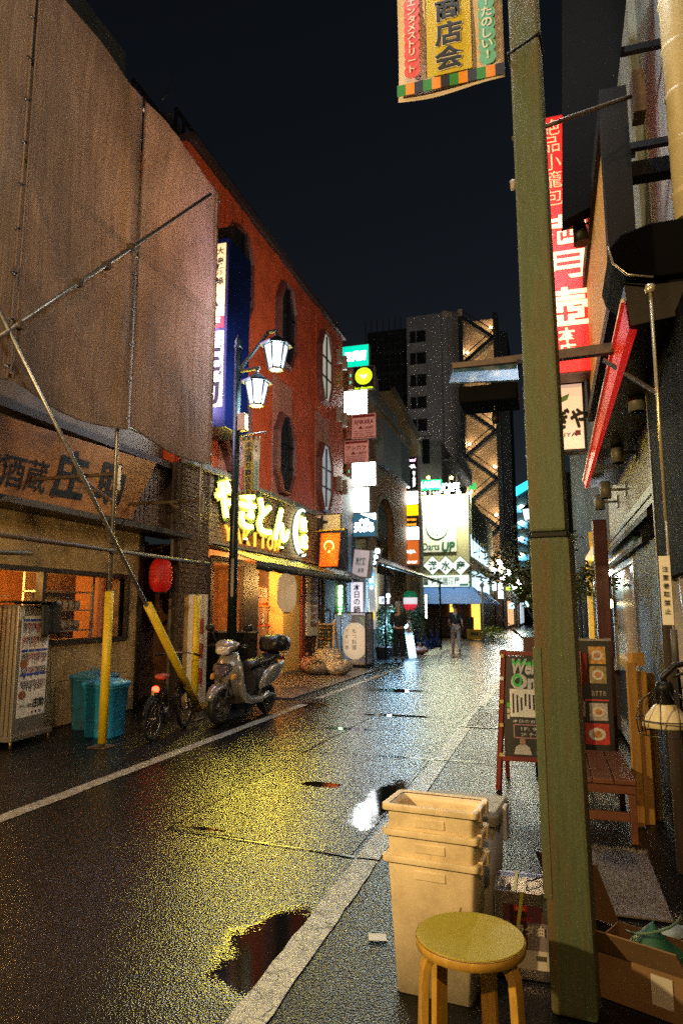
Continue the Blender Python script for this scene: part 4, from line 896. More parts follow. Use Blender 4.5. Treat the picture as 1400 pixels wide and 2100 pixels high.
def shop_banner(label, tl, w, h, y, glow, group, sway=0):
    """cloth banner facing the viewer; tl top-left corner (x,z)"""
    x0, z1 = tl; t = thing('street_banner', label, 'banner', (x0+w/2, y, z1-h), group)
    def fn(u, v): return (x0+w*u, y+.018*math.sin(u*5+v*4)+.01*math.sin(v*9), z1-h*(1-v)+.0)
    MB().grid(12, 30, fn).build('cloth', BANP, t, 0, .003)
    L = .030
    def pl(nm, cx, cz, ww, hh, m): return panel(nm, V((x0+w*cx, y-L, z1-h*cz)), UX, UZ, w*ww, h*hh, .002, m, t)
    pl('centre_panel', .5, .5, .42, .86, BANY)
    pl('centre_line', .285, .5, .008, .86, INK); pl('centre_line', .715, .5, .008, .86, INK)
    cs = [M('band_green',(.03,.22,.06),.6,var=.1),M('band_orange',(.7,.26,.03),.6,var=.1),M('band_navy',(.02,.025,.06),.6,var=.1)]
    for zz in (.03,.965):
        for k in range(12): pl('colour_band', (k+.5)/12, zz, 1/12, .055, cs[k%3])
    text('末広通り商店会', V((x0+w*.5,y-L-.002,z1-h*.5)), UX, UZ, w*.36, h*.84, WHITE, t, vert=True, bold=.055, name='lettering_edge')
    text('末広通り商店会', V((x0+w*.5,y-L-.005,z1-h*.5)), UX, UZ, w*.34, h*.84, INK, t, vert=True, bold=.03)
    for cx, s_, m_, c0, c1 in ((.15,'エンタメストリート',M('band_pink',(.62,.09,.10),.6,var=.1),.52,.90),(.855,'うまい!たのしい!',M('band_teal',(.12,.42,.34),.6,var=.1),.44,.92)):
        mb = MB(); n = len(s_); st_ = (c1-c0)/n
        for k in range(n):
            cz = c0+st_*(k+.5); rr = w*.078
            mb.prism([(rr*math.cos(a*math.pi/8),max(rr,h*st_*.62)*math.sin(a*math.pi/8)) for a in range(16)], V((x0+w*cx,y-L+.001*k%.003-.0002*k,z1-h*cz)), UX, UZ, .002)
        mb.build('cloud_panel', m_, t)
        text(s_, V((x0+w*cx,y-L-.006,z1-h*(c0+c1)/2)), UX, UZ, w*.11, h*(c1-c0)*.98, WHITE, t, vert=True, bold=.02)
    for cx, s_ in ((.15,'安心'),(.855,'安全')): text(s_, V((x0+w*cx,y-L-.002,z1-h*.22)), UX, UZ, w*.14, h*.12, INK, t, vert=True, bold=.02)
    return t
POSTG = M('green_black_post', (.012,.022,.022), .35, .3, var=.2)
lpx, lpy = PX(482,1000,-5.0).x, PX(482,1000,-5.0).y
lp = thing('street_lamp', 'dark green street lamp post with two glowing hexagonal lanterns', 'street lamp', (lpx,lpy,0), 'street lamps of the lane')
MB().cyl((lpx,lpy,0),(lpx,lpy,6.05),.085,.055,n=16).cyl((lpx,lpy,0),(lpx,lpy,.9),.12,.11,n=16).lathe((lpx,lpy,6.05),[(.055,0),(.075,.03),(.05,.08),(.065,.12),(.03,.2),(.005,.28)],12).build('post', POSTG, lp)
zA = PY(522,758,lpy).z; zB = PY(545,682,lpy).z
cA = PY(524,803,lpy-.05); cB = PY(566,730,lpy+.0)
arm = MB().bar((lpx,lpy,zA),(cB.x-.3,lpy,zA+.02),.05).bar((lpx,lpy,zA-.02),(cB.x-.15,lpy,zB),.045).bar((cB.x-.17,lpy,zB),(cB.x+.02,lpy,zB+.02),.045)
arm.cyl((cA.x,lpy,zA),(cA.x,lpy,cA.z+.38),.02).cyl((cB.x,lpy,zB+.02),(cB.x,lpy,cB.z+.38),.02)
arm.build('arm', POSTG, lp)
lantern(lp, (cA.x,lpy,cA.z), LGL, .80, 120, (.8,.92,1)); lantern(lp, (cB.x,lpy,cB.z), LGL, .84, 120, (.7,.86,1))
MB().box(lpx+.06,lpx+.20,lpy-.1,lpy+.05,PY(494,885,lpy).z,PY(494,850,lpy).z).build('control_box', M('cream_box',(.55,.42,.28),.5), lp, .012)
zr = PY(500,893,lpy).z
MB().cyl((lpx,lpy,zr),(PY(548,885,lpy).x,lpy,zr+.03),.014).build('banner_rod', STEEL, lp)
MB().slab((lpx+.03,lpy-.088,PY(478,1185,lpy).z),UX,UZ,.05,.62,.004).build('sticker_strip', M('grey_sticker',(.25,.25,.24),.5,var=.6,scale=60), lp)
ta = PY(492,898,lpy-.05); tb = PY(533,898,lpy-.05); tc = PY(510,1015,lpy-.05)
shop_banner('small shopping street banner hanging from the dark green lamp post', (ta.x,ta.z), tb.x-ta.x, ta.z-tc.z, lpy-.05, 0, 'shopping street banners')
# ================================================================ SIGN STACK BUILDING
GX, GY = -6.0, 22.6
gb = thing('tiled_building', 'narrow tiled building carrying the stack of square signs', 'building', (-8,25,0))
GT = M('olive_tile', (.36,.35,.18), .5, var=.3, scale=12)
BRN = M('brown_brick', (.42,.21,.085), .75, var=.45, scale=5, bump=.4, bscale=30)
TZ = PY(720,735,GY).z
MB().box(-12, GX, GY, GY+.3, 0, TZ).build('tile_wall', MOR, gb)
tx0, tx1 = PY(690,900,GY).x-.3, GX
nt = 0
row = MB()
for r in range(int(TZ/.16)):
    row.box(tx0, tx1, GY-.012, GY, r*.16+.008, r*.16+.152)
o = row.build('tile_courses', GT, gb); o['kind'] = 'stuff'
s1 = PX(806,860,GX+.12); s0 = PX(752,790,GX+.12)
GY1 = 31.0
# street wall of brown brick with an arched opening
ac = PX(788,1010,GX).y; ay0, ay1 = PX(772,1120,GX).y, PX(808,1120,GX).y; az = PX(785,1020,GX).z; ab = 2.9
N = 14; ar = (ay1-ay0)/2; amid = (ay0+ay1)/2; spr = az-ar*.8
arch = [(amid-ar*math.cos(math.pi*k/N), spr+ar*.8*math.sin(math.pi*k/N)) for k in range(N+1)]
wall = MB()
poly = [(GY+.3,0),(ay0,0)]+[(ay0,ab)]
wall.box(GX-.25,GX,GY+.3,ay0,0,TZ-1.4).box(GX-.25,GX,ay1,GY1,0,TZ-1.4).box(GX-.25,GX,ay0,ay1,0,ab)
for k in range(N):
    (ya,za),(yb,zb2) = arch[k],arch[k+1]
    wall.add([(GX,ya,za),(GX,yb,zb2),(GX,yb,TZ-1.4),(GX,ya,TZ-1.4),(GX-.25,ya,za),(GX-.25,yb,zb2),(GX-.25,yb,TZ-1.4),(GX-.25,ya,TZ-1.4)],[(0,1,2,3),(4,7,6,5),(0,4,5,1),(3,2,6,7)])
wall.build('brick_wall', BRN, gb)
for k in range(N):
    (ya,za),(yb,zb2) = arch[k],arch[k+1]; m_ = .22
    c_ = V((0,amid,spr)); p = [V((GX+.03,ya,za)),V((GX+.03,yb,zb2))]
    q = [p[0]+(p[0]-V((GX+.03,amid,spr))).normalized()*m_, p[1]+(p[1]-V((GX+.03,amid,spr))).normalized()*m_]
    pts = [p[0],p[1],q[1],q[0]]; MB().add(pts+[x-V((.08,0,0)) for x in pts],[(0,1,2,3),(7,6,5,4),(4,5,1,0),(5,6,2,1),(6,7,3,2),(7,4,0,3)]).build('arch_brick', M('arch_brick',(.35,.26,.13),.7,var=.3), gb)
MB().box(GX-2.5,GX-1.2,ay0-.2,ay1+.4,ab,az+.4).build('arch_recess', M('dark_recess',(.05,.03,.02),.8), gb)
MB().box(GX-.3,GX+.12,GY,GY1,TZ-1.4,TZ-1.25).build('coping', M('grey_coping',(.2,.18,.15),.7), gb)
MB().box(-9.5,GX-.6,GY+1.0,GY+4.5,TZ-1.2,TZ+.75).build('roof_house', M('grey_render',(.26,.25,.25),.8,var=.25), gb)
MB().box(-9.5,GX-.4,GY+4.5,GY+7.5,TZ-1.2,TZ-.2).build('roof_terrace', M('grey_render'), gb)
MB().slab((GX+.01,PX(783,940,GX).y,PX(783,940,GX).z), UY, UZ, .5, 1.5, .02).build('narrow_window', M('pale_frame',(.3,.28,.22),.5), gb)
MB().box(GX-.05,GX+.35,GY+1.2,GY+6.2,PX(780,1010,GX).z+.9,PX(780,1010,GX).z+2.6).build('grey_panel', M('grey_cladding',(.18,.18,.18),.6,var=.35,stretch=(1,1,8)), gb)
# square projecting signs
CASE = M('sign_case_brown',(.26,.20,.17),.5,.2)
NUMB = E('teal_digits',(.05,.9,.62),.45)
stack = [
 (699,756,708,753,'teal',(.0,.72,.46),.42,'三代目','topmost teal sign with white characters on the tiled building','3F'),
 (724,767,751,799,'dark',None,0,None,'dark square sign with a lime green round emblem','3F'),
 (705,753,801,850,'white',(.9,1,.96),7,None,'blank glowing white sign under the lime emblem','3F'),
 (720,771,848,900,'pink',None,0,'ANKARA','pink sign reading ANKARA','2F'),
 (705,756,902,951,'pink',None,0,'アンカラ','pink sign with katakana reading Ankara','2F'),
 (721,770,948,997,'white',(1,1,.86),6,'三ッ分の流れ','glowing white sign with thin brush writing','1F'),
 (706,756,1000,1051,'white',(.9,1,.93),7,None,'blank glowing white sign above the dark blue one','1F'),
 (722,771,1052,1101,'navy',(.01,.06,.10),1.0,'天ぷら','lowest dark blue sign with thick white characters','BF')]
for i, (xa, xb, ya, yb, kind, col, es, s, label, fl) in enumerate(stack):
    yy = GY-.25-.05*(i % 2); c, w, h = quadc(PY, xa, ya, xb, yb, yy)
    if kind == 'dark': f = M('sign_black_face',(.012,.02,.025),.3,var=.1)
    elif kind == 'pink': f = M('pink_sign_face',(.55,.30,.25),.5,var=.1,emit=(.9,.4,.33),es=.07)
    elif kind == 'navy': f = E('navy_face',(.02,.10,.16),.4)
    else: f = E('face_%s_%d' % (kind, i), col, es)
    t, fo = box_sign('projecting_sign', label, 'sign', c, UX, UZ, w, h, .24, f, CASE, 'square signs stacked on the tiled building', .02)
    side = c-UX*(w/2+.10); panel('floor_plate', side, UX, UZ, .17, h*.9, .1, M('floor_plate_pink',(.42,.30,.25),.5), t)
    text(fl, side, UX, UZ, .12, h*.62, INK if kind == 'pink' else NUMB, t, vert=True, bold=.03)
    MB().box(c.x-w/2-.7,c.x-w/2-.15,yy+.05,yy+.12,c.z-.05,c.z+.05).build('bracket', CASE, t)
    if kind == 'teal': text(s, fo, UX, UZ, w*.75, h*.42, E('sign_white_hot',(1,1,1),4), t, bold=.05, italic=.15)
    if kind == 'white' and s: text(s, fo, UX, UZ, w*.75, h*.24, M('olive_ink',(.03,.06,.01),.6,var=0), t, bold=.0, italic=.1)
    if kind == 'navy':
        text('大衆', fo+UZ*h*.16, UX, UZ, w*.4, h*.2, E('sign_white_hot',(1,1,1),4), t, bold=.05); text(s, fo-UZ*h*.1, UX, UZ, w*.8, h*.38, E('sign_white_hot',(1,1,1),4), t, bold=.06)
        MB().prism([(-w*.15,h*.47),(w*.47,h*.2),(w*.47,h*.47)], fo+V((0,-.004,0)), UX, UZ, .002).build('white_corner', E('sign_white_hot',(1,1,1),4), t)
    if kind == 'pink':
        panel('top_band', fo+UZ*h*.40-UY*.003, UX, UZ, w*.9, h*.10, .002, M('maroon_print',(.25,.02,.02),.6,var=.1), t); panel('bottom_band', fo-UZ*h*.43-UY*.003, UX, UZ, w*.9, h*.03, .002, M('maroon_print'), t)
        text(s, fo+UZ*h*.17, UX, UZ, w*.78, h*.17, M('maroon_print'), t, bold=.03)
        text('1,000円', fo-UZ*h*.07+UX*w*.2, UX, UZ, w*.36, h*.12, M('maroon_print'), t, bold=.03)
        for dz in (-.19,-.27): panel('small_print', fo+UZ*h*dz-UY*.003, UX, UZ, w*.8, h*.02, .002, M('maroon_print'), t)
        text('03 3500 2525', fo-UZ*h*.35, UX, UZ, w*.7, h*.06, M('maroon_print'), t, bold=.03)
        MB().prism([(-.09,-.05),(0,.07),(.09,-.05)], fo-UZ*h*.05-UX*w*.12-UY*.003, UX, UZ, .002).build('mosque_mark', M('maroon_print'), t)
    if kind == 'dark':
        R = w*.40; cc = fo+UZ*h*.08; LM = E('lime_disc',(.62,1,.02),.5)
        MB().prism([(R*math.cos(a*math.pi/18),R*math.sin(a*math.pi/18)) for a in range(36)], cc-UY*.004, UX, UZ, .002).build('disc', LM, t)
        for a in range(16):
            q = a*math.pi/8; MB().slab(cc+UX*R*.76*math.cos(q)+UZ*R*.76*math.sin(q)-UY*.006, UX, UZ, .03, .04, .001).build('disc_mark', M('dark_green_ink',(.01,.05,.0),.6,var=0), t)
        MB().prism([(-.13,.07),(0,.02),(.13,.07),(.07,-.05),(0,-.10),(-.07,-.05)], cc-UY*.007, UX, UZ, .001).build('cup_mark', E('cup_yellow',(1,1,.3),2.2), t)
        text('bar chouette', fo-UZ*h*.42, UX, UZ, w*.85, h*.10, LM, t, bold=.03)
# ================================================================ TAN BUILDING + stacked sign column
TB = thing('tan_building', 'plain tan rendered building beyond the arch', 'building', (-8,33,0))
TNM = M('tan_render',(.52,.42,.25),.8,var=.25,scale=2,dirt=(.12,.09,.06))
ty = 30.5; q = PY(862,850,ty); zt_ = PY(835,880,ty).z
ta_, tb2 = PY(808,1000,ty).x, PY(858,1000,ty).x
MB().prism([(ta_,0),(tb2,0),(tb2,PY(858,905,ty).z),(ta_,PY(812,800,ty).z),(ta_-3,PY(812,800,ty).z),(ta_-3,0)], (0,ty,0), UX, UZ, .8).build('wall', TNM, TB)
MB().bar((ta_,ty-.05,PY(812,800,ty).z+.1),(tb2+.1,ty-.05,PY(858,905,ty).z+.1),.2,.2,up=UY).build('sloping_coping', M('grey_coping'), TB)
MB().box(ta_+.1,tb2,ty-.03,ty,0,2.9).build('lower_panel', M('grey_shutter',(.30,.29,.27),.5,var=.2,stretch=(1,1,14)), TB)
cy = 29.8; cx0, cx1 = PY(817,1050,cy).x, PY(857,1050,cy).x
cs = thing('sign_column', 'tall column of stacked shop lightboxes on the tan building', 'sign', ((cx0+cx1)/2,cy,3))
zz = lambda py: PY(837,py,cy).z
MB().box(cx0-.08,cx1+.12,cy,cy+.35,zz(1162),zz(935)).build('case', M('grey_case',(.3,.28,.3),.5,.3), cs)
cw_ = cx1-cx0; cxm = (cx0+cx1)/2
for ya, yb, m_ in ((937,962,M('column_black',(.01,.01,.012),.3,var=0)),(963,1006,M('column_navy',(.008,.02,.03),.3,var=0)),(1008,1034,E('col_white',(.95,1,1),4)),(1035,1058,E('col_yellow',(1,.70,0),.6)),(1059,1080,M('column_brown',(.03,.012,.008),.4,var=0)),(1081,1107,E('col_white2',(.85,1,1),3.2)),(1108,1158,E('col_orange',(.75,.16,.02),.28))):
    panel('face', V((cxm,cy-.01,(zz(ya)+zz(yb))/2)), UX, UZ, cw_, zz(ya)-zz(yb)-.03, .012, m_, cs)
WH = E('sign_white_soft',(1,1,1),1.5)
text('Nagomi', V((cxm,cy-.012,zz(945))), UX, UZ, cw_*.8, .2, E('pink_glow',(1,.5,.8),1.6), cs, italic=.3); text('SHISHA', V((cxm,cy-.012,zz(957))), UX, UZ, cw_*.8, .16, WH, cs, bold=.03)
text('朋哉', V((cxm-.1,cy-.012,zz(984))), UX, UZ, .36, .8, WH, cs, vert=True, bold=.04); text('おでん居酒屋', V((cxm+.28,cy-.012,zz(983))), UX, UZ, .12, .75, WH, cs, vert=True)
text('SINCE', V((cxm+.15,cy-.012,zz(1050))), UX, UZ, .35, .12, M('cream_print',(.8,.7,.3),.5), cs)
text('BAR FUKU', V((cxm+.1,cy-.012,zz(1066))), UX, UZ, .5, .1, E('or_txt',(1,.35,.02),1.2), cs); text('ORANGE', V((cxm+.1,cy-.012,zz(1076))), UX, UZ, .5, .1, E('or_txt',(1,.35,.02),1.2), cs); panel('orange_mark', V((cxm-.28,cy-.012,zz(1066))), UX, UZ, .18,.2,.002, E('or_txt',(1,.35,.02),1.2), cs)
text('花', V((cxm+.15,cy-.012,zz(1095))), UX, UZ, .25, .25, M('grey_ink',(.2,.3,.3),.5,var=0), cs)
text('PUJA', V((cxm+.05,cy-.012,zz(1132))), UX, UZ, .5, .16, WH, cs, bold=.03); panel('red_patch', V((cxm-.2,cy-.011,zz(1130))), UX, UZ, .25,.4,.002, E('red_p',(.8,.03,.02),.6), cs); text('03 3500 0227', V((cxm,cy-.012,zz(1153))), UX, UZ, cw_*.8, .1, WH, cs)
sd = thing('slim_white_lightbox', 'slim white vertical lightbox at the edge of the darts building', 'sign', (-6.4,34,3)); sc_,w_,h_ = quadc(PY,857,1044,865,1150,34); panel('case', sc_, UX, UZ, w_, h_, .3, CASE, sd); panel('face', sc_-UY*.01, UX, UZ, w_*.8, h_*.95, .01, E('slim_white',(.8,.9,1),3), sd)
panel('print', sc_-UY*.014+UZ*.3, UX, UZ, w_*.5, h_*.2, .002, M('pink_print'), sd)
# ================================================================ DARTS BUILDING
DY = 41.0
D = lambda px, py: PY(px, py, DY)
db = thing('darts_bar_building', 'corner building with a floodlit white darts billboard and blue awning', 'building', (-6,44,0))
dx0, dx1 = D(858,1150).x, D(962,1150).x; dzt = D(910,1015).z
DW = M('pale_yellow_wall',(.50,.46,.26),.7,var=.15)
BB = M('billboard_white',(.80,.80,.72),.5,var=.06)
MB().box(dx0-3,dx1,DY,DY+18,2.9,dzt).build('wall', DW, db)
MB().box(dx0-3,dx1,DY+1.2,DY+18,0,2.9).build('ground_floor_wall', M('brown_front',(.10,.06,.035),.6,var=.3), db)
MB().box(dx0+.05,D(935,1100).x,DY-.06,DY,D(900,1132).z,D(900,1030).z).build('billboard', BB, db)
cc = D(896,1080); R = 1400*.0+ (D(919,1080).x-D(875,1080).x)/2
DG = M('dark_green_print',(.02,.12,.07),.5,var=0)
ringp = MB().tube([V((cc.x+R*math.cos(a*math.pi/24),DY-.07,cc.z+R*1.15*math.sin(a*math.pi/24))) for a in range(48)], .03, 6, True).build('dartboard_ring', DG, db)
for a in range(12):
    q = a*math.pi/6; MB().slab(V((cc.x+R*.72*math.cos(q),DY-.066,cc.z+R*.82*math.sin(q))), UX, UZ, .06, .10, .004).build('dartboard_mark', DG, db)
text('Darts', D(884,1121)-UY*.065, UX, UZ, 1.0, .42, DG, db, bold=.01); text('UP', D(919,1121)-UY*.065, UX, UZ, .75, .55, DG, db, bold=.05, italic=.1)
for ch, px in (('港',887),('水',914),('産',944)):
    c = D(px,1160)-UY*.1; s_ = .62
    MB().prism([(0,-s_),(s_,0),(0,s_),(-s_,0)], c, UX, UZ, .06).build('diamond_edge', DG, db)
    MB().prism([(0,-s_*.9),(s_*.9,0),(0,s_*.9),(-s_*.9,0)], c-UY*.006, UX, UZ, .01).build('diamond', E('diamond_white',(.85,1,.9),.33), db)
    text(ch, c-UY*.01, UX, UZ, .55, .58, DG, db, bold=.03)
fs_,w_,h_ = quadc(PY,865,1180,960,1203,DY-.15)
panel('fascia_sign', fs_, UX, UZ, w_, h_, .15, E('fascia_white',(.8,1,.85),.36), db)
text('海鮮居酒屋', fs_+UX*.0, UX, UZ, w_*.62, h_*.72, DG, db, bold=.02); MB().slab(fs_-UX*w_*.42-UY*.005,UX,UZ,w_*.1,h_*.7,.003).build('fascia_emblem', DG, db); text('四季', fs_-UX*w_*.42-UY*.007, UX, UZ, w_*.08,h_*.4,WHITE,db)
panel('fascia_teal', fs_+UX*w_*.4-UZ*h_*.35-UY*.004, UX, UZ, w_*.18, h_*.2, .003, M('teal_print',(.1,.5,.45),.5,var=0), db)
# lamps over the billboard
for px in (873,897,920,944,965):
    p = D(px,1018); l_ = MB().tube([V((p.x,DY,p.z-.5)),V((p.x,DY-.2,p.z+.12)),V((p.x,DY-.9,p.z+.16))],.03,6).lathe((p.x,DY-.9,p.z+.06),[(.16,0),(.14,.08),(.04,.12)],12,caps=False).build('billboard_lamp', M('lamp_green_white',(.5,.6,.4),.4), db)
    MB().lathe((p.x,DY-.9,p.z+.02),[(.0,0),(.09,.02),(.09,.06),(.03,.08)],10).build('bulb', E('flood_bulb',(1,1,.72),10), l_); lamp_light((p.x,DY-.9,p.z-.04), 150, (1,1,.72), db, .08)
# green rooftop sign
gsn = thing('green_roof_sign', 'green and white rooftop letters reading CAFE above the billboard', 'sign', (dx0+1.5,DY,dzt))
c,w_,h_ = quadc(PY,860,984,904,1003,DY+.2)
panel('green_box', c, UX, UZ, w_, h_, .25, E('green_box_face',(.0,.75,.16),.5), gsn); text('1ALDE', c, UX, UZ, w_*.85, h_*.62, E('sign_white_hot',(1,1,1),4), gsn, bold=.04)
c2,w2,h2 = quadc(PY,904,989,941,1010,DY+.2); text('/CAFE', c2, UX, UZ, w2, h2*.8, E('mint_letters',(.75,1,.9),3.5), gsn, bold=.04)
for px in (880,900,920,935): p = D(px,1010); MB().bar((p.x,DY+.3,dzt),(p.x,DY+.3,dzt+1.3),.07).build('support', STEEL, gsn)
for px in (878,925): p = PY(px,980,DY+.3); MB().lathe(p,[(.0,-.1),(.1,-.03),(.1,.05),(.0,.12)],10).build('orange_lamp', E('orange_roof_lamp',(1,.45,.08),12), gsn)
# side wall details
for k in range(6):
    y = DY+1.0+k*1.9; w = MB().box(dx1,dx1+.05,y,y+1.5,D(962,1130).z-.2,D(962,1130).z+1.1).build('side_window', E('cool_window',(.55,.85,1),.9), db)
    MB().box(dx1+.05,dx1+.09,y+.7,y+.76,D(962,1130).z-.2,D(962,1130).z+1.1).build('mullion', DARK, w)
    MB().box(dx1,dx1+.08,y,y+1.4,5.9,8.0).build('side_louvre', M('side_louvre',(.15,.17,.12),.6,var=.4,stretch=(1,8,1)), db)
for k in range(3): MB().box(dx1+.02,dx1+.3,DY+1+k*3,DY+3.6+k*3,2.6,3.9).build('side_lightbox', E('side_lightbox',(.5,.75,.9),.6), db)
MB().box(dx1,dx1+.5,DY,DY+14,3.95,4.3).build('side_ledge', M('brown_ledge',(.13,.08,.05),.6), db)
BA = M('blue_awning',(.004,.10,.42),.6,var=.15)
aw_ = MB().add([(dx0-1,DY-.05,2.95),(dx1+.1,DY-.05,2.95),(dx1+.9,DY-1.3,1.95),(dx0-1,DY-1.3,1.95),(dx1+.1,DY+8,2.95),(dx1+1.2,DY+8,1.95)],[(0,3,2,1),(1,2,5,4)]).build('blue_awning', BA, db, 0, .04)
for k in range(4): MB().bar((dx0+.3+k*.9,DY-.4,2.3),(dx0+.3+k*.9,DY-.2,2.9),.05).build('awning_stay', DARK, aw_)
for px, w in ((928,.35),(975,.5)):
    p = PY(px,1260,DY+1.1); MB().box(p.x-w/2,p.x+w/2,DY+1.1,DY+1.15,.3,2.1).build('lit_doorway', E('amber_doorway',(1,.45,.06),.9), db)
for k in range(5): MB().box(dx0+.2+k*.6,dx0+.7+k*.6,DY+.9,DY+1.0,.1,1.2).build('front_panel', M('front_panels',(.08,.06,.05),.6), db)
MB().box(dx0-3,dx1,DY+.2,DY+18,dzt,dzt+.02).build('roof', M('dark_roof'), db)
# greenery, drainpipe and balcony block behind the roof sign
bl = thing('balcony_block', 'dim stepped block with balcony railings above the darts bar', 'building', (-8,52,0))
BLW = M('dim_concrete',(.20,.20,.21),.8,var=.25)
q = PY(735*0+862,900,50); bx1 = PY(905,950,50).x
MB().box(bx1-9,bx1,50,62,0,PY(880,905,50).z).build('block', BLW, bl)
for k in range(3):
    z = PY(880,905,50).z-1.2-k*3; MB().box(bx1,bx1+1.0,51,62,z-.2,z).build('balcony_floor', BLW, bl)
    for j in range(12): MB().bar((bx1+.95,51+j*.95,z),(bx1+.95,51+j*.95,z+1.1),.12).build('baluster', BLW, bl)
    MB().bar((bx1+.95,51,z+1.1),(bx1+.95,62,z+1.1),.12).build('railing', BLW, bl)
wz = PY(870,925,50).z
w = MB().box(PY(866,920,49.9).x,PY(880,920,49.9).x,49.9,49.99,wz-1,wz+.9).build('window', GLASSD, bl)
MB().bar((PY(864,905,49.8).x,49.9,wz+1.1),(PY(884,905,49.8).x,49.9,wz+1.1),.12).build('window_head', BLW, bl)
# ================================================================ TOWERS
TY = 78.0
tw = thing('apartment_tower', 'dark grey apartment tower rising behind the lane', 'building', (-15,82,0))
tz = PY(880,645,TY).z; tx0, tx1 = PY(835,800,TY).x, PY(952,800,TY).x
TWM = M('tower_concrete',(.80,.74,.78),.8,var=.15,scale=.5)
MB().box(tx0,tx1,TY,TY+14,0,tz).build('tower_block', TWM, tw)
MB().box(PY(908,700,TY).x,PY(918,700,TY).x,TY-.5,TY,0,tz).box(tx1-.5,tx1,TY-.4,TY,0,tz).build('pilaster', TWM, tw)
lx0 = PY(745,800,TY).x
MB().box(lx0,tx0,TY+2,TY+14,0,tz-.5).build('balcony_core', M('tower_dark',(.10,.10,.11),.8), tw)
fl = 2.75; n = int(tz/fl)
WR = M('window_recess',(.035,.035,.04),.5)
for k in range(4, n):
    z = k*fl
    MB().box(lx0,tx0,TY+.6,TY+2,z,z+.25).build('balcony_slab', M('tower_dark'), tw)
    MB().box(lx0,tx0,TY+.6,TY+.68,z+.25,z+.35).box(lx0,tx0,TY+.6,TY+.68,z+1.15,z+1.25).build('balcony_rail', M('tower_dark'), tw)
    for j in range(7): MB().box(lx0+j*.85,lx0+j*.85+.1,TY+.6,TY+.7,z+.25,z+1.25).build('balcony_post', M('tower_dark'), tw)
    w = MB().box(tx0+.4,tx0+2.3,TY-.05,TY,z+.6,z+2.1).build('window', WR, tw)
    MB().box(tx0+.35,tx0+2.35,TY-.3,TY-.05,z+.45,z+.58).build('sill', TWM, w)
    MB().box(tx0+1.1,tx0+1.2,TY-.08,TY-.05,z+.6,z+2.1).build('mullion', TWM, w)
for k in range(8): MB().box(lx0+.1+k*.75,lx0+.2+k*.75,TY+.5,TY+.6,0,tz+.4).build('balcony_column', M('tower_dark'), tw)
stw = thing('lit_stair_tower', 'stair tower with zigzag beams and rows of amber lamps', 'building', (-10,76,0))
SY_ = 75.0; sx0, sx1 = PY(953,850,SY_).x, PY(1016,850,SY_).x; sz1 = PY(985,645,SY_).z
STW = M('stair_back_wall',(.30,.25,.20),.8,var=.25)
MB().box(sx0,sx1,SY_+1.6,SY_+1.8,0,sz1).build('back_wall', STW, stw)
MB().box(sx1,sx1+.5,SY_-.2,SY_+1.8,0,sz1).box(sx0-.5,sx0,SY_-.2,SY_+1.8,0,sz1).build('side_wall', M('tower_dark'), stw)
LMPA = E('amber_stair_lamp',(1,.62,.27),14)
k = 0; z = 5.0; st_h = (PY(985,660,SY_).z-PY(985,752,SY_).z)/2*1.02
while z < sz1-1:
    a, b = (sx0,sx1) if k % 2 else (sx1,sx0)
    MB().bar((a,SY_+.3,z),(b,SY_+.3,z+st_h),1.2,.42).build('stair_flight', M('tower_dark'), stw)
    MB().bar((a,SY_,z+.9),(b,SY_,z+st_h+.9),.1,.1).build('handrail', M('tower_dark'), stw)
    x = sx0+.35 if k % 2 else sx1-.35
    MB().lathe((x,SY_+.9,z+1.6),[(.0,-.16),(.16,-.06),(.18,.05),(.0,.16)],10).build('stair_lamp', LMPA, stw); lamp_light((x,SY_+.7,z+1.6), 75, (1,.62,.27), stw, .15)
    z += st_h; k += 1
MB().box(PY(961,997,SY_-2).x,PY(975,997,SY_-2).x,SY_-2,SY_-1.7,PY(968,1003,SY_-2).z,PY(968,990,SY_-2).z).build('green_sign', E('far_green',(.05,.5,.12),.5), stw)
MB().box(PY(1016,850,SY_).x+.5,PY(1042,850,SY_).x,SY_+3,SY_+12,0,sz1-1).build('side_block', M('tower_dark'), stw)
# far teal tower
FY = 120.0
ft = thing('teal_lit_tower', 'far narrow tower with teal lit top and rows of balcony lamps', 'building', (-8,125,0))
fx0, fx1 = PY(1044,1100,FY).x, PY(1086,1100,FY).x; fz = PY(1065,1003,FY).z
MB().box(fx0,fx1,FY,FY+8,0,fz).build('block', M('teal_block',(.05,.09,.12),.6), ft)
MB().loft([[(fx0,FY-.3,fz-2),(fx1,FY-.3,fz),(fx1,FY,fz),(fx0,FY,fz-2)],[(fx0,FY-.3,fz-.4),(fx1,FY-.3,fz+1.4),(fx1,FY,fz+1.4),(fx0,FY,fz-.4)]],True,smooth=False).build('lit_crown', E('teal_crown',(.02,.55,.7),1.2), ft)
for k in range(9):
    z = fz-3.2-k*2.75; MB().box(fx0+1.0,fx1-.4,FY-.5,FY,z-1.2,z-1.0).build('balcony', M('teal_block'), ft)
    MB().lathe((fx1-1.2-.12*k,FY-.6,z),[(.0,-.35),(.5,-.1),(.5,.1),(.0,.35)],10).build('balcony_lamp', E('cool_lamp',(.8,1,.85),6), ft)
    MB().box(fx0+1,fx1-.3,FY-.1,FY,z-.9,z+.3).build('window_band', E('teal_window',(.08,.28,.45),.5), ft)
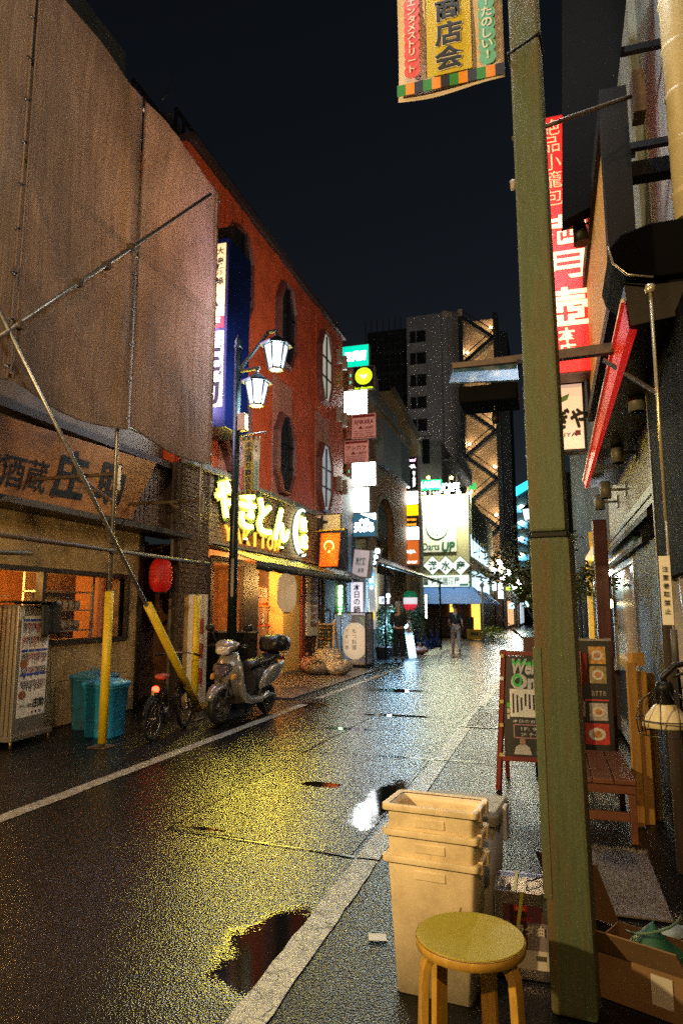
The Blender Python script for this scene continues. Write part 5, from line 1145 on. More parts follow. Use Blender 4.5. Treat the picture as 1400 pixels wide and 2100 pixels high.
# ================================================================ LIT THINGS DOWN THE LANE
def bulb(px, py, y, r, col, s, label):
    p = PY(px,py,y); t = thing('distant_lamp', label, 'lamp', (p.x,y,0), 'lamps far down the lane')
    MB().lathe(p,[(.0,-r),(r*.7,-r*.7),(r,0),(r*.7,r*.7),(.0,r)],10).build('globe', E('globe_%d_%d'%(px,py),col,s), t); lamp_light(p-UY*(r+.15), s*9, col, t, .2)
    MB().cyl((p.x,y,0),(p.x,y,p.z-r),.05,n=8).build('post', DARK, t)
bulb(1022,1155,62,.32,(.95,1,.9),14,'highest white globe above the other distant lamps'); bulb(1028,1168,60,.30,(1,.75,.35),14,'amber globe in the middle of the distant lamps')
bulb(1012,1170,58,.24,(.7,.85,1),10,'bluish globe left of the amber distant lamp'); bulb(1040,1175,64,.32,(.85,1,.95),12,'white globe right of the amber distant lamp'); bulb(1031,1186,66,.26,(.9,1,1),9,'small white globe below the amber distant lamp'); bulb(1062,1196,66,.30,(1,1,.75),10,'pale yellow globe nearest the green pole down the lane'); bulb(1056,1206,70,.24,(.6,.8,.75),6,'faint globe left of the green far sign')
def farsign(px0,py0,px1,py1,y,col,s,label):
    c,w,h = quadc(PY,px0,py0,px1,py1,y); t,_ = box_sign('distant_sign', label, 'sign', c, UX, UZ, w, h, .3, E('far_%d_%d'%(px0,py0),col,s), CASE, 'lit signs far down the lane', .04); return t, c, w, h
t,c,w,h = farsign(1020,1194,1032,1228,50,(.75,1,1),2.5,'tall white vertical sign far down the lane')
text('居酒屋', c-UY*.01, UX, UZ, w*.6, h*.9, M('teal_print'), t, vert=True, bold=.03)
farsign(1036,1203,1046,1211,56,(.25,.7,.02),2,'small green sign beside the tall white far sign'); farsign(1065,1205,1077,1218,60,(.5,1,.25),1.6,'green and white sign beside the green pole far away'); farsign(1042,1236,1054,1249,50,(.4,.85,1),2,'little bright sign low down the lane'); farsign(1070,1232,1084,1245,62,(.3,.6,.65),1.6,'dim bluish sign low beside the green pole'); farsign(1008,1192,1018,1212,52,(.5,.7,.8),1.4,'pale blue panel sign left of the tall white far sign')
fl_ = thing('far_street_lamp', 'bright hexagonal street lantern just left of the green pole', 'street lamp', (PY(1081,1050,30).x,30,0), 'street lamps of the lane')
p = PY(1081,1055,30); lantern(fl_, tuple(p), LGL, 1.0, 130, (.7,1,.95)); MB().cyl((p.x+.6,30,0),(p.x+.6,30,p.z+.6),.08).bar((p.x+.6,30,p.z+.5),(p.x,30,p.z+.5),.05).build('post', POSTG, fl_)
# left side of the lane beyond the darts bar, and right-hand row
rw = [(-3.6,60,70,4.2,'brown_far'),(-3.0,70,88,5,'grey_far'),(-2.2,88,112,7,'dark_far')]
for i,(x,y0,y1,z,nm) in enumerate(rw):
    t = thing('far_building', ['brown low building past the darts bar','grey taller building past the brown one','darkest building closing the lane'][i], 'building', (x-4,y0,0), 'buildings closing the lane')
    MB().box(x-9,x,y0,y1-.05,0,z).build('wall', M(nm,((.10,.07,.06),(.13,.13,.13),(.05,.05,.06))[i],.8), t)
    for k in range(4): 
        w = MB().box(x,x+.06,y0+1+k*2.4,y0+2.6+k*2.4,.3,2.4).build('shop_window', E('far_window_%d'%i,((1,.55,.25),(.6,.7,.8),(.4,.5,.6))[i],.5), t); MB().box(x+.06,x+.1,y0+1.75+k*2.4,y0+1.85+k*2.4,.3,2.4).build('mullion', DARK, w)
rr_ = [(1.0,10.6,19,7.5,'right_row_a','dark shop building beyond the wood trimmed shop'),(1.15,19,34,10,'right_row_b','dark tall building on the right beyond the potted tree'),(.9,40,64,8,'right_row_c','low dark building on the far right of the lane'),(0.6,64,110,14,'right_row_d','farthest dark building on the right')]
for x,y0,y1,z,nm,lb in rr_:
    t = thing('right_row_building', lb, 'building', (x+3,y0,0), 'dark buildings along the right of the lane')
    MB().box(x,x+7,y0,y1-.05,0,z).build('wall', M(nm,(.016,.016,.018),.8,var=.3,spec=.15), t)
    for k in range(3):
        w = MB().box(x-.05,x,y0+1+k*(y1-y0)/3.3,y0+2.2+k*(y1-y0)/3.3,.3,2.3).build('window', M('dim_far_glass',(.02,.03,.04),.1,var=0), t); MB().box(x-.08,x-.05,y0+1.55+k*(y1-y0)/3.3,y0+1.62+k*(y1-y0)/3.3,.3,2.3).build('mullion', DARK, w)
# ================================================================ MID LANE CLUSTER (left, 17 to 31 m)
OLD = M('old_dark_front',(.045,.035,.03),.7,var=.4)
mf = thing('dark_tavern_front', 'dark cluttered tavern front between the red building and the awning', 'building', (-6.6,20,0))
MB().box(-9,-6.35,20.5,22.5,0,6.0).build('alley_wall', OLD, mf); MB().box(-6.4,-6.0,17.75,20.45,0,4.1).build('front_wall', OLD, mf)
MB().box(-6.0,-5.95,18.0,18.1,0,2.6).box(-6.0,-5.9,18.1,20.4,2.6,2.75).build('door_frame', M('dark_timber'), mf)
MB().add([(-5.95,17.75,2.75),(-5.95,20.4,2.75),(-5.35,20.4,2.45),(-5.35,17.75,2.45)],[(0,1,2,3)]).build('tarp_hood', BLACK, mf, 0, .03)
ws = PY(668,1071,17.9)
c,w,h = quadc(PY,637,1054,699,1090,17.8)
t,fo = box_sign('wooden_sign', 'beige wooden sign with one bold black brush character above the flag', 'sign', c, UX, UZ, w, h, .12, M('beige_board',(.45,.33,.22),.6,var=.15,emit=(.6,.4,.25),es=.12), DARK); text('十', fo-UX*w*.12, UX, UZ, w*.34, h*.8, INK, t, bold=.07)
c,w,h = quadc(PY,640,1092,660,1165,17.82); t,fo = box_sign('dark_board_sign', 'dark board with faint brush writing behind the orange flag', 'sign', c, UX, UZ, w+.3, h, .1, M('dark_board',(.03,.02,.018),.5), DARK); text('活魚', fo-UX*.1, UX, UZ, .3, .7, M('dull_print',(.3,.25,.2),.6), t, vert=True)
# orange flag with crescent and star
fy = 17.3; A = PY(657,1094,fy); B = PY(697,1096,fy); Cc = PY(672,1162,fy)
fg = thing('crescent_flag', 'orange flag with pale crescent and star hanging from a gold rod', 'flag', (A.x,fy,Cc.z))
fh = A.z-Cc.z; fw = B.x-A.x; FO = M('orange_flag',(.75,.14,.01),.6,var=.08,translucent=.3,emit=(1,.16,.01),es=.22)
MB().grid(14,18,lambda u,v:(A.x-.04*(1-v)+fw*u*(1-.04*(1-v)),fy+.03*math.sin(u*6+v*2),Cc.z+fh*v)).build('cloth', FO, fg, 0, .004)
CR = E('crescent_pale',(1,.8,.35),.45); cc = V((A.x+fw*.46,fy-.04,Cc.z+fh*.62)); R = fw*.26
pts = [(R*math.cos(a),R*math.sin(a)) for a in [math.radians(-62-k*11.8*1.0) for k in range(21)]]
inn = [(R*.82*math.cos(a),-.035*0+R*.82*math.sin(a)-R*.16) for a in [math.radians(-62-k*11.8) for k in range(21)]][::-1]
arcO = [(R*math.cos(math.radians(-50+k*14)),R*math.sin(math.radians(-50+k*14))) for k in range(21)]
arcI = [(R*.80*math.cos(math.radians(-50+k*14)),R*.80*math.sin(math.radians(-50+k*14))-R*.12) for k in range(21)]
mcr = MB()
for k in range(20):
    mcr.add([cc+UX*a+UZ*b for a,b in (arcO[k],arcO[k+1],arcI[k+1],arcI[k])],[(0,1,2,3)])
mcr.build('crescent', CR, fg)
sp = cc-UZ*R*1.12; MB().add([sp+UX*(R*.34 if k%2==0 else R*.14)*math.sin(k*math.pi/5)+UZ*(R*.34 if k%2==0 else R*.14)*math.cos(k*math.pi/5) for k in range(10)]+[sp],[((k+1)%10,k,10) for k in range(10)]).build('star', CR, fg)
GOLD = M('gold_fringe',(.75,.45,.08),.35,.6)
MB().cyl((A.x-.35,fy,A.z+.05),(B.x+.1,fy,A.z+.10),.02).lathe((B.x+.1,fy,A.z+.1),[(.0,-.05),(.05,0),(.0,.06)],8).build('rod', GOLD, fg)
for k in range(14): MB().cyl((A.x+fw*k/13,fy-.02,A.z+.06),(A.x+fw*k/13,fy-.02,A.z+.17),.008,.002,n=5).build('fringe_tip', GOLD, fg)
# assorted signs
c,w,h = quadc(PY,691,1198,705,1264,19.4); t,fo = box_sign('green_led_sign', 'slim vertical green LED sign beside the dark doorway', 'sign', c, UX, UZ, w, h, .1, E('led_green',(.04,.55,.06),.45), DARK); text('営業中生ビール', fo, UX, UZ, w*.6, h*.92, E('led_text',(.8,1,.7),4), t, vert=True, bold=.03)
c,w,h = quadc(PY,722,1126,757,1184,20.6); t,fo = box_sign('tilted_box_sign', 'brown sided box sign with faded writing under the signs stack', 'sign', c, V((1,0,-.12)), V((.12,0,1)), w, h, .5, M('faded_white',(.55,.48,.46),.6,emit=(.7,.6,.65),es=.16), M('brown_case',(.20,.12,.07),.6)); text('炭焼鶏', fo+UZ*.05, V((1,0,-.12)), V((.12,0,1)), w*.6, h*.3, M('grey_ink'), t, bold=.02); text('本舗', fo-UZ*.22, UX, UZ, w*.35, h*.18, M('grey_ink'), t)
c,w,h = quadc(PY,717,1192,746,1262,20.4); t,fo = box_sign('white_vertical_sign', 'white vertical sign with black brush column behind the glass case', 'sign', c, UX, UZ, w, h, .25, M('cool_white_face',(.6,.58,.62),.6,emit=(.8,.78,.9),es=.35), CASE); text('本日の鍋', fo, UX, UZ, w*.5, h*.85, INK, t, vert=True, bold=.02)
c,w,h = quadc(PY,760,1120,780,1164,21.2); r_ = V((1,0,-.35)); u_ = V((.35,0,1)); t,fo = box_sign('slanted_cyan_sign', 'small slanted blue white sign at the awning corner', 'sign', c, r_, u_, w*.8, h*.95, .08, M('dark_teal',(.01,.05,.07),.4), CASE); text('串かつ', fo, r_, u_, w*.5, h*.85, E('cyan_white',(.7,1,1),3), t, vert=True, bold=.05)
nb_ = thing('tall_nobori_banner', 'tall narrow banner on a pole at the awning corner', 'banner', (PY(763,1200,21.4).x,21.4,0))
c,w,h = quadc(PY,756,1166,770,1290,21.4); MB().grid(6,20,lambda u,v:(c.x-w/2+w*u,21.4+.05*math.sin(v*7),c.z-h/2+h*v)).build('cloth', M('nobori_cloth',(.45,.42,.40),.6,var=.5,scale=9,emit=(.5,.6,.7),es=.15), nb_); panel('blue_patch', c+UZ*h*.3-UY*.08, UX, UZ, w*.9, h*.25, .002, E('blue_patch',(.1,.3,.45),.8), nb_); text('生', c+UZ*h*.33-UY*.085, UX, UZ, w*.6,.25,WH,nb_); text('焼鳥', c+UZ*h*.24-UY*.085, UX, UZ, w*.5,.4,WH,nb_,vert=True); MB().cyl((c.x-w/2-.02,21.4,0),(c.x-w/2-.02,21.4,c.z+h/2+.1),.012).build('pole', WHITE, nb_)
panel('yellow_patch', c-UZ*h*.28-UY*.08, UX, UZ, w*.8, h*.12, .002, E('yellow_patch',(.6,.4,.05),.7), nb_)
c,w,h = quadc(PY,775,1222,800,1240,24.5); t,fo = box_sign('small_white_notice', 'small white notice hanging under the awning', 'sign', c, UX, UZ, w, h, .04, M('cool_white_face'), DARK); text('無双', fo, UX, UZ, w*.5, h*.6, INK, t)
# awning of translucent sheet over the terrace
ta_ = thing('terrace_awning', 'slanting grey sheet awning over the planted terrace', 'awning', (-5.3,25,2.5))
P0, P1 = PX(776,1168,-5.9), PX(884,1214,-4.35)
a0 = V((-6.0,21.3,3.55)); a1 = V((-6.0,29.5,3.45)); e0 = V((-5.15,21.3,3.05)); e1 = V((-4.45,29.5,2.75))
MB().grid(30,8,lambda u,v:a0.lerp(a1,u).lerp(e0.lerp(e1,u),v)+V((0,0,-.08*math.sin(u*math.pi*5)**2*math.sin(math.pi*v)))).build('sheet', M('grey_awning',(.16,.15,.15),.35,var=.3,translucent=.2), ta_, 0, .02)
MB().bar(e0,e1,.07).bar(a0,a1,.07).build('edge_bar', STEEL, ta_)
for k in range(6): p = e0.lerp(e1,k/5); MB().bar(a0.lerp(a1,k/5)-V((0,0,.05)),p-V((0,0,.05)),.05).build('rafter', DARK, ta_)
for k in range(2): p = e0.lerp(e1,.05+.9*k); MB().cyl((p.x,p.y,0),p,.04).build('prop', DARK, ta_)
MB().box(-6.0,-5.8,22.6,30.4,0,1.0).build('terrace_wall', OLD, ta_)
# Italian tricolour lantern, LED work lamps
p = PY(841,1232,26.0); it = thing('tricolour_lantern', 'green white and red fabric lantern hanging under the awning', 'lantern', p)
for z0,z1,m_ in ((.12,.36,M('tri_green',(.01,.16,.06),.6,emit=(.0,.2,.08),es=.15)),(-.13,.12,M('tri_white',(.65,.6,.62),.6,emit=(.7,.65,.7),es=.35)),(-.36,-.13,M('tri_red',(.5,.02,.03),.6,emit=(.7,.02,.05),es=.35))):
    f_ = lambda z: .27*(1-abs(z/.36)**4*.45)
    MB().lathe(p,[(f_(z0),z0),(f_((z0+z1)/2),(z0+z1)/2),(f_(z1),z1)],16).build('band', m_, it)
MB().cyl(p+UZ*.36,p+UZ*.62,.008).build('cord', BLACK, it)
LED = E('led_cold',(.62,.86,1),14)
for px,py,y,lb in ((796,1222,23.6,'bright cold LED lamp under the terrace awning'),(832,1283,22.3,'bright cold LED lamp clipped on the leaning white board')):
    p = PY(px,py,y); t = thing('led_lamp', lb, 'lamp', p, 'cold LED lamps on the terrace'); MB().lathe(p,[(.03,.08),(.09,.02),(.10,-.02)],14,axis=(0,1,0),caps=False).build('housing', DARK, t)
    MB().lathe(p-UY*.05,[(.0,.04),(.07,.0),(.07,-.02),(.0,-.05)],12,axis=(0,-1,0)).build('lens', LED, t); lamp_light(p-UY*.16, 130, (.36,.68,1), t, .07); MB().tube([p+UY*.02,p+V((0,.1,.15)),p+V((0,.15,.5 if y>23.4 else .1))],.012,6).build('bracket', DARK, t)
c,w,h = quadc(PY,870,1218,876,1270,30.2); t,fo = box_sign('slim_green_tube_sign', 'thin pale green lit vertical sign beside the grey shutter', 'sign', c, UX, UZ, w, h, .15, E('pale_green_tube',(.75,1,.6),3.2), DARK)
# glass case with big paper lantern
gc = V((-5.35,18.75,0)); cs_ = thing('glass_display_case', 'tall glass display case with dark frame beside the rubbish bags', 'display case', gc)
gw,gd,gh = .92,.75,1.5
fr = MB()
for x in (-gw/2,gw/2):
    for y in (-gd/2,gd/2): fr.box(gc.x+x-.02,gc.x+x+.02,gc.y+y-.02,gc.y+y+.02,.06,gh)
for y in (-gd/2,gd/2):
    for z in (.08,gh): fr.box(gc.x-gw/2,gc.x+gw/2,gc.y+y-.018,gc.y+y+.018,z-.02,z+.02)
for x in (-gw/2,gw/2):
    for z in (.08,gh): fr.box(gc.x+x-.018,gc.x+x+.018,gc.y-gd/2,gc.y+gd/2,z-.022,z+.018)
fr.build('frame', DARK, cs_); MB().box(gc.x-gw/2-.03,gc.x+gw/2+.03,gc.y-gd/2-.03,gc.y+gd/2+.03,.02,.06).build('base', DARK, cs_)
MB().box(gc.x-gw/2+.02,gc.x+gw/2-.02,gc.y-gd/2-.004,gc.y-gd/2,.1,gh-.02).build('pane', M('violet_clear',(.7,.75,.95),.05,var=0,alpha=.16), cs_); MB().box(gc.x+gw/2,gc.x+gw/2+.004,gc.y-gd/2+.02,gc.y+gd/2-.02,.1,gh-.02).build('pane', M('violet_milk',(.45,.45,.62),.2,var=.2,alpha=.75), cs_)
for x in (-.2,.2): MB().cyl((gc.x+x,gc.y,.0),(gc.x+x,gc.y,.03),.03).build('castor', BLACK, cs_)
lc = gc+V((.04,0,.72)); dl = thing('display_lantern', 'large cream paper lantern with black writing inside the glass case', 'lantern', gc+UZ*.06)
pr = [(.1,-.5)]+[(.33*(1-abs(2*i/14-1)**4*.5), -.46+.92*i/14) for i in range(15)]+[(.1,.5)]
MB().lathe(lc,pr,20).build('shade', M('cream_paper2',(.6,.5,.36),.6,var=.1,emit=(1,.75,.45),es=.22), dl); MB().lathe(gc+V((.04,0,.06)),[(.28,0),(.28,.08),(.1,.12),(.1,.18)],16).build('stand', M('cream_stand',(.45,.36,.24),.6), dl)
text('もつ料理', lc+V((.08,-.345,.06)), UX, UZ, .13, .6, INK, dl, vert=True, bold=.01); text('うまい酒', lc+V((-.14,-.325,.06)), UX, UZ, .10, .6, INK, dl, vert=True)
# A frame chalk board
af = thing('chalk_a_board', 'chalkboard on a pale wooden A frame behind the rubbish bags', 'A-board', (-6.0,17.9,0)); fy_ = 17.6; PW = M('pale_wood',(.6,.45,.3),.5,var=.2,stretch=(6,6,1))
xa, xb = PY(651,1300,fy_).x, PY(683,1300,fy_).x
for x in (xa,xb): MB().bar((x-.06*(x==xa),fy_-.1,.0),(x,fy_+.1,1.32),.05,.035).build('leg', PW, af); MB().bar((x,fy_+.6,.0),(x,fy_+.15,1.28),.05,.035).build('leg', PW, af)
MB().bar((xa,fy_+.08,1.2),(xb,fy_+.08,1.2),.04).bar((xa,fy_-.05,.25),(xb,fy_-.05,.25),.04).build('cross_bar', PW, af)
MB().slab(((xa+xb)/2,fy_+.0,.72),UX,V((0,.17,1)),xb-xa-.03,.95,.02).build('chalkboard', M('chalk_board',(.015,.02,.015),.6), af)
rnd = random.Random(3); chk = [M('chalk_orange',(.6,.25,.05),.7,var=0),M('chalk_white',(.55,.5,.4),.7,var=0),M('chalk_yellow',(.6,.45,.1),.7,var=0)]
for k in range(9): text(rnd.choice(['本日のおすすめ','串焼き 三百円','もつ煮込み','冷奴','生ビール','日本酒']), V(((xa+xb)/2,fy_-.07+.02*k-.02,1.10-.095*k))-V((0,.0,0)), UX, V((0,.17,1)), (xb-xa)*.7, .055, chk[k%3], af, lift=.03)
# rubbish bags
BAG = M('clear_rubbish_bag',(.46,.40,.32),.16,var=.65,scale=13,bump=1.0,bscale=22); BAGP = M('pink_bag',(.42,.20,.15),.4,var=.3,scale=9,bump=.5,bscale=14)
def bag(label, c, r, h, seed, m):
    rnd = random.Random(seed); ph = [rnd.uniform(0,6) for _ in range(8)]
    def f(u,v):
        th = u*2*math.pi; t = v; k = math.sin(math.pi*min(1,t*.93+.03))**.55 if t < .9 else .22+.3*(t-.9)*8*.4
        k *= 1+.12*abs(math.sin(2.5*th+ph[0]+3*t))-.06+.09*abs(math.sin(5*th+6*t+ph[1]))+.05*abs(math.sin(9*th-11*t+ph[2]))
        return (c[0]+r*k*math.cos(th), c[1]+r*k*math.sin(th), max(.0,h*t*(1+.05*math.sin(2*th+ph[3]))))
    mb = MB().grid(54,34,f); t = thing('rubbish_bag', label, 'rubbish bag', c, 'rubbish bags piled by the grill shop')
    mb.build('sack', m, t); MB().lathe((c[0],c[1],h*.93),[(.02,0),(.03,.03),(.06,.09),(.02,.1)],10).build('tied_neck', m, t)
    return t
b0 = PG(672,1385); bag('largest clear rubbish bag at the back of the pile', V((-5.45,16.75,0)), .36, .66, 1, BAG); bag('clear rubbish bag nearest the glass case', V((-5.0,16.15,0)), .31, .42, 2, BAG); bag('dark low rubbish bag in the middle of the pile', V((-5.45,16.0,0)), .27, .34, 3, M('grey_bag',(.16,.14,.11),.35,var=.4,scale=9,bump=.8,bscale=14)); bag('small pinkish bag at the left of the pile', V((-5.95,16.55,0)), .2, .44, 4, BAGP)
bag('lone small beige bag by the blue cones', V((-4.55,24.6,0)), .26, .32, 5, BAGP)
# leaning white board on the terrace edge
lbd = thing('leaning_white_board', 'white A board with writing under the cold LED lamp', 'A-board', (-4.7,23.3,0)); q0 = PG(842,1352); q1 = PY(829,1288,22.7)
MB().slab((V((-4.42,22.7,0))+V((-4.68,22.9,1.22)))/2, V((1,.0,.2)), V((-.22,.16,1.22)), .26, 1.25, .05).build('board', M('white_board',(.6,.55,.52),.5,var=.4,scale=18), lbd); MB().bar((-4.5,23.3,0),(-4.6,22.95,1.1),.04).build('prop', PW, lbd)
text('営業中', (V((-4.42,22.7,0))+V((-4.68,22.9,1.22)))/2, V((1,.0,.2)), V((-.22,.16,1.22)), .16, .9, M('pink_print'), lbd, vert=True)
# blue cones
CBL = M('blue_cone',(.01,.04,.20),.5,var=.15)
def cone(loc, label):
    t = thing('traffic_cone', label, 'cone', loc, 'blue traffic cones along the terrace end'); MB().lathe(loc,[(.19,.03),(.17,.05),(.035,.72),(.02,.73)],18).build('cone', CBL, t); MB().box(loc[0]-.22,loc[0]+.22,loc[1]-.22,loc[1]+.22,.0,.03).build('base', CBL, t, .01); MB().lathe(loc,[(.133,.25),(.106,.40)],18,caps=False).build('sleeve', M('cone_sleeve',(.04,.10,.35),.4,var=0), t)
for k,lb in enumerate(('blue traffic cone nearest the camera in the row','second blue traffic cone of the row','third blue traffic cone of the row','blue traffic cone farthest along the row')): cone(V((-4.95+.02*k,26.4+k*1.35,0)), lb)
tag(MB().tube([V((-4.55,24.0,.012)),V((-4.2,24.2,.012)),V((-3.9,24.1,.012)),V((-3.75,24.4,.012))],.012,6).build('hose', M('orange_hose',(.4,.12,.04),.5)),'short orange hose lying at the road edge by the cones','hose')
# shrubs on the terrace
LEAF = M('leaf_dark',(.030,.065,.028),.45,var=.5,scale=3); LEAF2 = M('leaf_mid',(.06,.10,.03),.45,var=.5,scale=3); TWIG = M('twig',(.05,.035,.025),.7)
def leafcloud(mb, c, r, n, size, seed, flat=1.0):
    rnd = random.Random(seed)
    for _ in range(n):
        while True:
            d = V((rnd.uniform(-1,1),rnd.uniform(-1,1),rnd.uniform(-1,1)))
            if d.length < 1: break
        p = V(c)+V((d.x*r[0],d.y*r[1],d.z*r[2])); a = V((rnd.uniform(-1,1),rnd.uniform(-1,1),rnd.uniform(-.6,.6)*flat)).normalized(); s = a.cross(V((rnd.uniform(-1,1),rnd.uniform(-1,1),rnd.uniform(-1,1)))).normalized(); L_ = size*rnd.uniform(.6,1.3)
        mb.add([p,p+a*L_*.5+s*L_*.18,p+a*L_,p+a*L_*.5-s*L_*.18],[(0,1,2,3)])
    return mb
for k,(px,y,zc,r,lb) in enumerate(((785,22.2,1.0,(.35,.5,.62),'leafy shrub in a planter beside the tall banner'),(806,24.2,.95,(.4,.6,.6),'dense shrub behind the standing person'),(852,25.2,1.0,(.42,.6,.7),'tall shrub below the tricolour lantern'))):
    x = PY(px,1290,y).x; t = thing('terrace_shrub', lb, 'shrub', (x,y,0), 'shrubs on the terrace'); mb = leafcloud(MB(),(x,y,zc),r,900,.10,20+k); leafcloud(mb,(x+.1,y-.1,zc+.45),(r[0]*.8,r[1]*.6,.3),350,.11,40+k); mb.build('crown', LEAF, t); MB().cyl((x,y,.35),(x,y,1.2),.025).tube([(x,y,.7),(x+.15,y,1.1),(x+.2,y-.1,1.4)],.012,5).build('trunk', TWIG, t); MB().lathe((x,y,0),[(.2,0),(.27,.36),(.29,.38),(.26,.40)],16).build('pot', M('dark_pot',(.05,.04,.035),.6), t)
# ================================================================ PEOPLE
def skin_mesh(name, verts, edges, radii, mat, parent, root=0, sub=2):
    me = bpy.data.meshes.new(name); me.from_pydata(verts, edges, []); o = bpy.data.objects.new(name, me); COL.objects.link(o)
    md = o.modifiers.new('skin','SKIN'); md.use_smooth_shade = True
    for i, sv in enumerate(me.skin_vertices[0].data):
        r = radii[i]; sv.radius = r if isinstance(r, tuple) else (r, r); sv.use_root = (i == root)
    s = o.modifiers.new('sub','SUBSURF'); s.levels = sub; s.render_levels = sub
    me.materials.append(mat); o.parent = parent; return o
def person(label, loc, rz, J, mats, cap=False, hair=None, emblem=False, sc=1.0):
    t = thing('person', label, 'person'); skin_m, shirt, pants, shoe, hairm = mats
    names = ['pel','spine','chest','neck','headb','headt','shL','elL','wrL','haL','shR','elR','wrR','haR','hipL','knL','anL','toL','hipR','knR','anR','toR']
    P = [V(J[n]) for n in names]; ix = {n:i for i,n in enumerate(names)}
    ed = [('pel','spine'),('spine','chest'),('chest','neck'),('neck','headb'),('headb','headt'),('chest','shL'),('shL','elL'),('elL','wrL'),('wrL','haL'),('chest','shR'),('shR','elR'),('elR','wrR'),('wrR','haR'),('pel','hipL'),('hipL','knL'),('knL','anL'),('anL','toL'),('pel','hipR'),('hipR','knR'),('knR','anR'),('anR','toR')]
    rad = dict(pel=(.14,.10),spine=(.125,.095),chest=(.15,.10),neck=.052,headb=(.082,.095),headt=(.075,.085),sh=.055,el=.042,wr=.03,ha=.035,hip=.085,kn=.058,an=.04,to=.035)
    R = [rad.get(n) or rad[n[:-1]] for n in names]
    skin_mesh('body', P, [(ix[a],ix[b]) for a,b in ed], R, skin_m, t)
    # fingers
    for s in 'LR':
        h = V(J['ha'+s]); w = V(J['wr'+s]); d = (h-w).normalized(); sd = d.cross(UX).normalized()
        for k in range(5):
            a = h+sd*(.012*(k-2)); b = a+d*(.045 if k else .03)+(sd*-.03 if k==0 else V((0,0,0))); e_ = b+d*.03+UX*.008
            MB().tube([a,b,e_],[.010,.009,.006],6).build('finger', skin_m, t)
    sn = ['pel','spine','chest','neck2','shL','elL2','shR','elR2']; Q = [V(J['pel'])+UZ*.02,V(J['spine']),V(J['chest']),V(J['neck'])-UZ*.03,V(J['shL']),V(J['shL']).lerp(V(J['elL']),.8),V(J['shR']),V(J['shR']).lerp(V(J['elR']),.8)]
    long_ = hair == 'grey'
    se = [(0,1),(1,2),(2,3),(2,4),(4,5),(2,6),(6,7)]; sr = [(.165,.125),(.15,.118),(.172,.122),(.075,.07),.075,.065,.075,.065]
    if long_:
        Q += [V(J['wrL']),V(J['wrR'])]; Q[5] = V(J['elL']); Q[7] = V(J['elR']); se += [(5,8),(7,9)]; sr += [.045,.045]
    skin_mesh('shirt', Q, se, sr, shirt, t)
    Q = [V(J['pel']),V(J['hipL']),V(J['knL']),V(J['anL'])+UZ*.03,V(J['hipR']),V(J['knR']),V(J['anR'])+UZ*.03]
    skin_mesh('trousers', Q, [(0,1),(1,2),(2,3),(0,4),(4,5),(5,6)], [(.155,.12),.108,.088,.072,.108,.088,.072], pants, t)
    for s in 'LR':
        a, b = V(J['an'+s]), V(J['to'+s]); f = (b-a); f.z = 0; f.normalize(); up = UZ
        rg = []
        for d_,hw,hh in ((-.07,.03,.035),(-.04,.042,.05),(.04,.045,.045),(.12,.045,.03),(.17,.03,.02)):
            c = a+f*d_; c.z = max(.0,min(a.z,b.z+.0)-.045)+hh; sdv = f.cross(UZ)
            rg.append([c+sdv*hw*math.cos(k*math.pi/4)+UZ*hh*math.sin(k*math.pi/4) for k in range(8)])
        MB().loft(rg).build('shoe', shoe, t)
    hc = (V(J['headb'])+V(J['headt']))/2
    # hair as a shell hugging the skull
    ff = V(J['face']).normalized()
    rgs = []
    def hf(u,v):
        th = u*2*math.pi; ph = v*math.pi*.62; d = V((math.sin(ph)*math.cos(th),math.sin(ph)*math.sin(th),math.cos(ph)))
        k = 1-.10*max(0,d.dot(ff))*(1 if v>.6 else .3)
        return hc+V((d.x*.098*k,d.y*.108*k,d.z*.135+.015))-ff*.012
    MB().grid(20,12,hf).build('hair', hairm, t)
    side = ff.cross(UZ)
    for s in (-1,1):
        MB().lathe(hc+side*s*.088-UZ*.01,[(.0,-.01),(.028,.0),(.02,.015)],8,axis=side*s).build('ear', skin_m, t); MB().lathe(hc+ff*.085+side*s*.035+UZ*.0,[(.0,-.006),(.014,.0),(.0,.008)],8,axis=ff).build('eye', INK, t)
    MB().loft([[hc+ff*(.085+d_)+side*w*a+UZ*(z+0*b) for a,b in ((-1,0),(0,1),(1,0))] for z,w,d_ in ((.015,.008,.0),(-.02,.016,.022),(-.03,.014,.005))],True).build('nose', skin_m, t); MB().slab(hc+ff*.092-UZ*.055, -side, UZ, .045, .01, .006).build('mouth', M('lip',(.3,.1,.08),.5), t)
    if cap:
        MB().lathe(hc+UZ*.035,[(.105,0),(.107,.03),(.09,.08),(.05,.11),(.01,.118)],16).build('cap', INK, t); MB().slab(hc+ff*.16+UZ*.035, side, ff, .13, .12, .015).build('cap_peak', INK, t)
    if emblem:
        c = V(J['chest']); bk = -ff
        e = MB()
        for s in (-1,1): e.tube([c+bk*.135+side*s*.10+UZ*.07,c+bk*.145+side*s*.085-UZ*.05,c+bk*.14+side*s*.02-UZ*.13],[.012,.022,.006],6)
        e.build('back_print', M('khaki_print',(.30,.32,.20),.7,var=0), t)
    t.location = loc; t.rotation_euler = (0,0,rz); t.scale = (sc,)*3; return t
